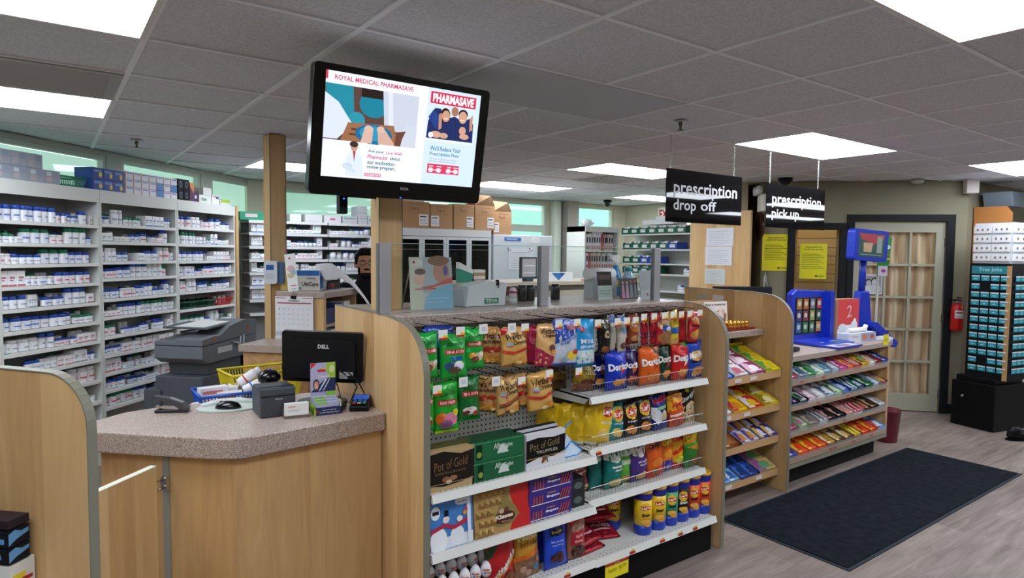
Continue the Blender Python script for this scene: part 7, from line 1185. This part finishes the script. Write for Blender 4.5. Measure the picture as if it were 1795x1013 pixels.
G4 = [
 [('c84a68', 'e8e0e4', 'a02a4a', 'red and white mint packs', 1, 'clear'), ('6f8aa4', 'c8d4e0', '3a5a7a', 'slate blue mint packs', 1, 'clear'), ('3a9e58', 'e0ece0', '1f7a3a', 'green gum packs', 1, 'clear'), ('dcebdc', '3aa456', 'e8f4e8', 'white and green gum packs', 1, 'cfe0cc'), ('a8c8dc', 'dfe8ee', '3a9ab0', 'pale blue gum packs', 1, 'clear'), ('b4c4d4', '3a8ab0', 'e0e8f0', 'silver blue gum packs', 1, 'clear'), ('d84a9c', 'f0d0e0', 'c02a80', 'pink gum packs', 1, 'd8509a'), ('ec7a3c', 'f4c83a', 'e05a7a', 'orange and pink gum packs', 1, 'e86a3a'), ('c8302c', 'f0dcd0', 'e8a0a0', 'red cinnamon gum packs', 2, 'c8342c'), ('ecb81c', 'f0d060', '4a6a2a', 'yellow gum packs', 1, 'e8b01c'), ('e2e8e0', '3a9a60', 'e8a060', 'white and green mint boxes', 1, 'd8ddd6'), ('9a2430', 'c8a090', '6a1420', 'dark red gum packs', 1, '8a2430'), ('20409a', 'a8b8e0', '12286a', 'dark blue gum packs', 1, '1f3a8a')],
 [('3c2068', 'd8cce8', '20103a', 'dark purple gum packs', 2, '1f1830'), ('d0d4d8', '2a9a3a', '3a3e48', 'white and black gum packs', 1, '20242a'), ('e8d0dc', 'c890a8', 'f4eef2', 'pale pink mint packs', 1, 'e0d0d8'), ('e8e8ee', 'c0b8c8', 'f8f8fa', 'plain white mint packs', 1, 'd8d4d8'), ('c4d2e4', '2a4a80', 'e8eef6', 'navy and white mint packs', 1, 'b8b4ac'), ('b8d8b0', '3a6a3a', 'dfeedc', 'pale green mint packs', 1, 'a8c8a0'), ('2a5cc8', '9ab4e8', 'c8d8f4', 'bright blue gum packs', 1, '2048a0'), ('a4c0d8', '20386a', 'dce8f0', 'light blue gum packs', 2, '28406a'), ('1f3a6a', '1a8a4a', 'c8d8e4', 'dark navy gum packs', 1, '1a2a4a'), ('1c7c3e', 'd0e8d4', '0f5a28', 'deep green gum packs', 1, '1a6a38'), ('e2e6ea', '3a70b0', 'c0d0e0', 'white and blue gum packs', 1, 'clear'), ('c8342a', '7ab0d8', 'e0c020', 'multicoloured candy tubes', 2, '6a4a30')],
 [('c05878', 'e0b0c0', '8a2a4a', 'pink candy packs', 1, 'clear'), ('d4dcc8', '5a9a4a', 'b06a8a', 'white and green candy boxes', 1, '98c080'), ('8a8078', 'b0a898', '6a6058', 'grey cartons', 1, '8a7a68'), ('dcdce0', '3a3a40', '8a8a90', 'white and black candy packs', 2, 'c0c0c4'), ('2a2426', 'd89a94', '1a1416', 'black and salmon bars', 1, '1c1618'), ('282224', 'e0a8a0', '1a1416', 'black and pink bars', 1, '1c1618'), ('e0a098', 'f0c8c0', 'c87a70', 'salmon candy bars', 2, 'c0a898'), ('c81e38', 'f0d8dc', 'a01028', 'red candy bars', 2, 'd8c8d0'), ('3c2a26', 'd0a880', 'c84a3a', 'dark brown mixed bars', 2, '3a2c24'), ('4a3a30', 'c8b080', '2a2018', 'brown chocolate bars', 1, '40301f'), ('c8c8ca', 'e4e4e6', 'a0a0a4', 'silver white bars', 1, 'clear')],
 [('3c4ca0', 'd8dcf0', '1f2a70', 'blue and white candy bars', 1, 'clear'), ('ea5c1c', 'f4c41c', 'e03a10', 'orange peanut butter cup packs', 1, 'e8501a'), ('e8641c', 'f4cc20', 'e04410', 'bright orange cup packs', 1, 'e8501a'), ('ea6a20', 'f0c41c', 'd84a14', 'orange candy bars', 1, 'e0521c'), ('cfa03a', 'e8e0c8', 'b8882a', 'gold candy bars', 1, '7a5c38'), ('5a3a2c', 'e0d4b8', 'c8a048', 'brown and white bars', 1, '8a7048'), ('6a4a34', 'e4d8c0', 'd0b060', 'tan and gold bars', 1, '8a7048'), ('e2c41c', 'b08a10', 'f0dc60', 'yellow wrapped bars', 2, '8a7048'), ('e2501c', 'f0a03c', 'c83010', 'red and orange candy boxes', 1, 'd8441a'), ('e0601c', 'f0c040', 'd84018', 'orange candy boxes', 1, 'd8441a'), ('5a9cd4', 'c83a4a', 'dfe8f0', 'light blue candy packs', 1, '7ab0dc')]]
for k, (z, cs) in enumerate(zip(GZ, G4)): row_of(k, GX0 + .006, GX1 - .035, z + .024, 2.453, gs, .34, cs, 'gum counter')
# things on the gum counter
BL = M('142fa8', .3); GT = GH + .001
t = thing('lottery_ticket_display', 'blue lottery ticket display with a dark window of scratch tickets', 'ticket display', (5.02, 2.72, GT), R(-4)); t.scale = (.86, .9, .98); mb = MB(); mb.box(-.27, .27, -.2, .14, 0, .02, BL); mb.prism([(-.27, .02), (.27, .02), (.27, .42), (-.20, .44), (-.27, .40)], .08, .14, BL, 'y'); obj('blue_case', mb, t, .008)
mb = MB(); mb.box(-.22, .18, .075, .08, .07, .37, M('17181c', .3)); cc = ['2a5a8a', '3a3a6a', '9a6a2a', '2a6a3a', '7a2a3a', 'a85a20', '3a6a4a', '8a8a3a', '6a6a7a', 'b07a3a', '2a4a3a', '9a3a3a']
art(mb, [q for i in range(4) for j in range(3) for q in (('r', .03 + .245 * i, .05 + .32 * j, .22 + .245 * i, .33 + .32 * j, cc[(i * 3 + j) % 12]), ('e', .125 + .245 * i, .2 + .32 * j, .06, .07, 'b8b8a8'))], front(.40, .30, .0745, -.22, .07), 0); obj('ticket_window', mb, t); mb = MB()
art(mb, [('r', .05, .1, .5, .9, '2a6a9a'), ('r', .55, .1, .95, .9, '3a7a5a'), ('e', .3, .5, .1, .2, 'd8c83a'), ('r', .6, .4, .9, .6, '9ac83a')], topf(.5, .2, .0205, -.25, -.18), 0); obj('ticket_mat', mb, t)
mb = MB(); mb.box(.24, .30, .02, .18, .02, .42, BL); obj('side_panel', mb, t)
mb = MB(); mb.box(-.2, .17, -.07, .08, 0, .012, BL); art(mb, [('r', .08, .1, .92, .9, 'c8ccd8'), ('r', .2, .2, .7, .5, '8a5a6a'), ('e', .5, .6, .14, .2, '5a8ab8')], topf(.37, .15, .0125, -.2, -.07), 0); solo('counter_mat', mb, 'blue edged picture mat lying at the front of the gum counter', 'counter mat', (5.0, 2.50, GT), R(0))
t = thing('christmas_card_box', 'red and white winter card standing on the gum counter', 'card', (5.47, 2.70, GT), R(-6)); mb = MB(); mb.box(-.15, .15, 0, .10, 0, .34, M('b08a68', .5)); art(mb, [('r', .02, 0, 1, 1, 'cc3a40'), ('e', .5, .2, .5, .16, 'dfe4e8'), ('e', .25, .28, .2, .12, 'c8d8e0'), ('e', .78, .34, .16, .12, 'd4dce4'), ('e', .8, .45, .07, .07, 'e0e4e8'), ('t', '2', .42, .55, .66, .85, 'e0a8a8', .2, 0)], front(.3, .34, -.0006), 0); obj('card', mb, t)
t = thing('toothpaste_carton', 'white open carton with orange dot pattern beside the red card', 'carton', (5.46, 2.56, GT), R(-4)); mb = MB(); mb.box(-.22, .18, 0, .1, 0, .07, M('d0d4dc', .5)); art(mb, [('r', .45, 0, 1, 1, '8a9ec0'), ('e', .58, .5, .08, .35, 'd8742a'), ('e', .85, .5, .07, .3, 'c84a3a'), ('r', .1, .6, .35, .7, '9aa4b4')], front(.4, .07, -.0005, -.22), 0); obj('carton', mb, t); mb = MB(); mb.tube([(-.15, .05, .09), (.1, .05, .09)], .02, WHITE, 10); mb.tube([(.1, .06, .08), (.13, .06, .12)], .018, WHITE, 10); obj('tubes', mb, t)
mb = MB(); mb.box(-.045, .045, 0, .003, -.03, .06, M('e2d41c', .5)); art(mb, [('t', 'SALE', .2, .4, .8, .65, 'a88a10', 0)], front(.09, .09, -.0005, None, -.03), 0); solo('yellow_tag', mb, 'small yellow price tag on the front edge of the gum counter', 'price tag', (5.60, 2.447, GT - .0))
mb = MB(); mb.box(0, .16, 0, .1, 0, .016, M('d4d8e0', .6)); mb.box(.02, .15, .01, .09, .016, .024, M('c8c4cc', .6)); solo('paper_pile', mb, 'small pile of white papers at the right end of the gum counter', 'papers', (5.64, 2.48, GT))
t = thing('lottery_screen', 'blue framed customer screen on a blue pole above the gum counter', 'customer display', (5.76, 2.72, GT), R(-14)); mb = MB(); mb.prism([(-.11, 0), (.11, 0), (.05, .40), (-.04, .40)], -.02, .06, BL, 'y'); obj('foot', mb, t, .01); mb = MB(); mb.tube([(0, .02, .38), (.01, .02, .72)], .028, BL, 10); obj('pole', mb, t)
mb = MB(); T = Matrix.Translation((.02, .0, .66)) @ Matrix.Rotation(R(3), 4, 'Y'); mb.prism(rrect(-.20, .20, 0, .27, .03), -.04, .04, BL, 'y', T); obj('frame', mb, t, .006); mb = MB(); art(mb, [('r', 0, 0, 1, 1, '1c4a44'), ('p', [(0, .98), (1, .98), (.9, .7), (.6, .55), (.1, .75)], 'a8303a'), ('p', [(.2, .2), (.5, .2), (.55, .6), (.18, .6)], 'b89a78'), ('r', .7, .2, .9, .9, '8a9a8a'), ('r', .1, .08, .9, .1, '9ac0b8')], lambda u, v, e: T @ Vector((-.155 + .31 * u, -.0405 - e, .035 + .2 * v)), 0); obj('screen_picture', mb, t)
mb = MB(); T2 = Matrix.Translation((.02, -.06, .12)) @ Matrix.Rotation(R(35), 4, 'Y'); mb.prism(rrect(0, .34, -.03, .03, .02), -.05, .05, BL, 'y', T2); obj('pen_arm', mb, t, .008, label='blue angled arm')
t = thing('promotion_sign', 'green arched sign rising behind the blue customer screen', 'sign', (6.13, 2.80, 1.47), R(-32)); arch = [(-.20, .0), (.12, .0), (.15, .33)] + [(.15 - .35 * k / 8, .33 + .05 * sin(pi * k / 8)) for k in range(1, 8)] + [(-.20, .33)]; arch = [(.02, 0), (.12, .0), (.15, .33)] + [(.15 - .33 * k / 8, .345 + .04 * sin(pi * k / 8)) for k in range(0, 9)] + [(-.18, .23), (.02, .21)]
mb = MB(); mb.prism(arch, 0, .004, M('2c8a34', .4), 'y'); art(mb, [('t', 'DON\'T FORGET', .2, .86, .85, .92, 'e0ece0', 0, .02), ('r', .3, .79, .8, .81, 'c8dcc8'), ('r', .4, .72, .7, .74, 'e0c83a'), ('e', .1, .88, .05, .04, 'e4e4e0'), ('e', .12, .8, .05, .03, 'e4e4e0'), ('e', .9, .68, .06, .05, 'dcdce4'), ('e', .84, .5, .08, .03, 'd8602a'), ('r', .75, .38, .95, .42, 'd8c83a'), ('r', .62, 0, .9, .24, 'd0c8d8'), ('e', .78, .12, .07, .04, 'a83a8a')], front(.33, .385, -.0008, -.18), 0, .0004); obj('board', mb, t); mb = MB(); mb.box(.03, .045, .005, .02, -.524, .3, M('c8c8c4', .4)); obj('stick', mb, t)
mb = MB(); mb.box(0, .12, 0, .02, 0, .14, M('3a9ad8', .4)); solo('cyan_carton', mb, 'cyan carton standing right behind the red winter card', 'carton', (5.62, 2.84, GT))
t = thing('telephone_handset', 'black handset lying at the left of the gum counter', 'handset', (4.28, 2.52, GT), R(8)); mb = MB(); mb.box(0, .2, 0, .05, 0, .03, BLACK); obj('body', mb, t, .008); mb = MB(); mb.lathe([(.02, 0), (.022, .03), (.015, .06)], M('d88a6a', .3), n=12, T=Matrix.Translation((.03, .08, 0))); obj('salmon_cap', mb, t)

# ================================================================== FLOOR THINGS
t = thing('floor_mat', 'large dark blue grey entrance mat lying on the wood look floor', 'mat', (3.36, 1.60, 0)); mb = MB(); mb.box(.02, 2.60, .02, .79, .0005, .010, M('0f151d', .95, 0, 'mat')); obj('pile_carpet', mb, t)
mb = MB(); RB = M('2c3138', .7)
for a in ((0, 2.62, 0, .02), (0, 2.62, .79, .81), (0, .02, .02, .79), (2.60, 2.62, .02, .79)): mb.box(a[0], a[1], a[2], a[3], .0003, .005, RB)
obj('rubber_border', mb, t)
t = thing('waste_bin', 'small dark red plastic waste bin at the end of the gum counter', 'waste bin', (6.07, 2.62, 0)); mb = MB(); mb.lathe([(.085, 0), (.088, .005), (.112, .28), (.116, .283), (.112, .287), (.106, .28), (.082, .01), (0.001, .01)], M('6a1228', .45), n=28); obj('shell', mb, t)
t = thing('shoe', 'black shoe of someone standing just outside the right edge', 'shoe', (7.12, 1.93, 0), R(150)); mb = MB(); SHB_ = M('0e0f11', .4); mb.ball((.0, 0, .045), (.14, .05, .045), SHB_, 16); mb.ball((.06, 0, .07), (.07, .045, .06), SHB_, 14); mb.v = [(a, b, max(c, .012)) for a, b, c in mb.v]; obj('upper', mb, t); mb = MB(); mb.prism([(.145 * cos(a), .052 * sin(a)) for a in [2 * pi * k / 20 for k in range(20)]], 0, .014, M('050506', .8)); obj('sole', mb, t)
# revolving jewellery rack on a black cabinet
t = thing('rack_cabinet', 'black cube cabinet under the revolving card rack', 'cabinet', (7.48, 2.29, 0), R(-14)); mb = MB(); mb.box(-.26, .26, -.20, .20, .0, .44, M('060607', .5)); mb.box(-.20, .22, -.16, .2, .44, .49, M('0c0c0e', .4)); obj('body', mb, t, .004); mb = MB(); mb.lathe([(.012, 0), (.012, .03)], CHROME, n=10, T=Matrix.Translation((-.262, .08, .3)) @ Matrix.Rotation(R(-90), 4, 'Y')); obj('door_knob', mb, t)
t = thing('revolving_rack', 'tall black revolving rack of small teal jewellery cards', 'display rack', (7.47, 2.24, .491), R(-102)); TE = '1f94a6'; hw = .178
mb = MB(); mb.box(-hw, hw, -hw, hw, 0, 1.10, M('0f1012', .5)); obj('tower', mb, t); mb = MB(); mb.box(hw - .03, hw + .006, -hw - .012, -hw, 0, 1.08, M('b08a5a', .5)); obj('wooden_corner_strip', mb, t)
mb = MB(); art(mb, [('r', 0, 0, 1, 1, '1f7d88'), ('t', 'Tres Jolie', .2, .2, .85, .8, '9ccdd2', .05)], front(2 * hw - .04, .075, -hw - .001, -hw + .01, 1.0), 0); obj('header_sign', mb, t)
cm = MB(); cm.box(0, .072, 0, .003, 0, .05, M(TE, .4)); cm.box(0, .072, -.001, .0, .038, .05, M('d4dce0', .4)); cm.box(.02, .05, -.001, 0, .012, .022, M('8accd4', .3)); cme = mesh_of('jewellery_card', cm); R3 = Matrix.Rotation(R(-102), 4, 'Z')
for j in range(12):
    for i in range(4):
        if (j, i) in ((1, 1), (10, 1)): continue
        p = R3 @ Vector((-hw + .02 + .086 * i, -hw - .012, 0)); o = obj('jewellery_card', cme, None, 0, (7.47 + p.x, 2.24 + p.y, .491 + .065 + .079 * (11 - j)), R(-102)); tag(o, 'teal jewellery card on the front face of the rack, %s row down' % ORD[j], 'jewellery card', 'front cards, %s row of the rack' % ORD[j])
    for i in range(3):
        p = R3 @ Vector((hw + .012, -hw + .06 + .078 * i, 0)); o = obj('jewellery_card', cme, None, 0, (7.47 + p.x, 2.24 + p.y, .491 + .065 + .079 * (11 - j)), R(-12)); tag(o, 'teal jewellery card on the right face of the rack, %s row down' % ORD[j], 'jewellery card', 'side cards, %s row of the rack' % ORD[j])
t = thing('earring_display', 'white acrylic tower of earring cards on top of the revolving rack', 'earring display', (7.47, 2.24, 1.60), R(-102)); mb = MB(); mb.box(-.165, .165, -.165, .165, -.008, .375, M('cfd4da', .15)); obj('acrylic_body', mb, t)
for j in range(4):
    mb = MB(); mb.box(.168, .176, -.16, .15, .015 + .088 * j, .085 + .088 * j, M('e6e6e8', .4)); [mb.ball((.178, -.1 + .09 * q, .05 + .088 * j), (.004, .012, .014), M('6a625c', .3), 6) for q in range(3)]; obj('earring_tray', mb, t)
    for i in range(2): mb = MB(); sx = -.165 + .165 * i; mb.box(sx, sx + .158, -.18, -.172, .015 + .088 * j, .085 + .088 * j, M('e2e2e4', .4)); [mb.ball((sx + .035 + .045 * q, -.182, .05 + .088 * j), (.009, .004, .012), M('6a625c', .3), 6) for q in range(3)]; obj('earring_tray', mb, t)
# shelving against the far wall, its orange wooden end towards us
t = thing('gift_shelving', 'shelving with an orange wooden end against the far right wall', 'shelving unit', (7.88, 2.30, 0)); mb = MB(); mb.prism([(0, 0), (.33, 0), (.33, 2.17), (.05, 2.17), (.0, 2.10)], 0, .025, M('b9793c', .45), 'x'); obj('end_board', mb, t); mb = MB(); mb.box(.025, 2.2, .30, .32, 0, 2.0, SHB); obj('back_board', mb, t)
for z in (.15, .5, .85, 1.15, 1.45, 1.75): mb = MB(); mb.box(.025, 2.2, .02, .30, z - .02, z, SHW); obj('shelf', mb, t)
for k, z in enumerate((.151, .501, .851, 1.151, 1.451, 1.751)):
    for i in range(9):
        c = ('c8c4bc', '3a3a44', 'b04a60', 'e0dcd8', '2a3a6a', '8a5a3a', 'd8d0d8')[(i * 2 + k * 3) % 7]; m = MB(); hh = .10 + .03 * ((i + k) % 4); m.box(0, .16, 0, .16, 0, hh, M(c, .5)); m.box(.02, .14, -.001, 0, .02, hh - .02, M('c9c4c0', .5)); solo('gift_box', m, '%s gift box on the %s shelf at the right edge' % ({'c8c4bc': 'beige', '3a3a44': 'charcoal', 'b04a60': 'rose', 'e0dcd8': 'white', '2a3a6a': 'navy', '8a5a3a': 'brown', 'd8d0d8': 'lilac white'}[c], ['lowest', 'second lowest', 'third lowest', 'fourth lowest', 'second highest', 'highest'][k]), 'gift box', (7.93 + .22 * i, 2.34, z), 0, 'gift boxes, shelf %s, %s' % ('abcdef'[k], c))
mb = MB(); mb.prism([(0, 0), (.34, 0), (.40, .17), (.2, .155), (-.06, .15)], -.13, .13, M('7a8894', .6), 'y'); t = thing('fabric_bin', 'grey blue fabric bin on top of the orange ended shelving', 'fabric bin', (8.0, 2.46, 2.171 - .0)); obj('fabric_body', mb, t, .01)
mb = MB(); mb.ball((0, 0, 0), (.06, .04, .12), M('a8202c', .6), 10); solo('red_cloth', mb, 'small red cloth hanging at the top right of the orange shelving end', 'cloth', (8.42, 2.27, 2.0))
mb = MB(); mb.box(8.1, 10.0, 2.35, 2.6, 2.0, 2.02, SHW); solo('upper_board', mb, 'white upper board carrying things over the gift shelving', 'shelf')
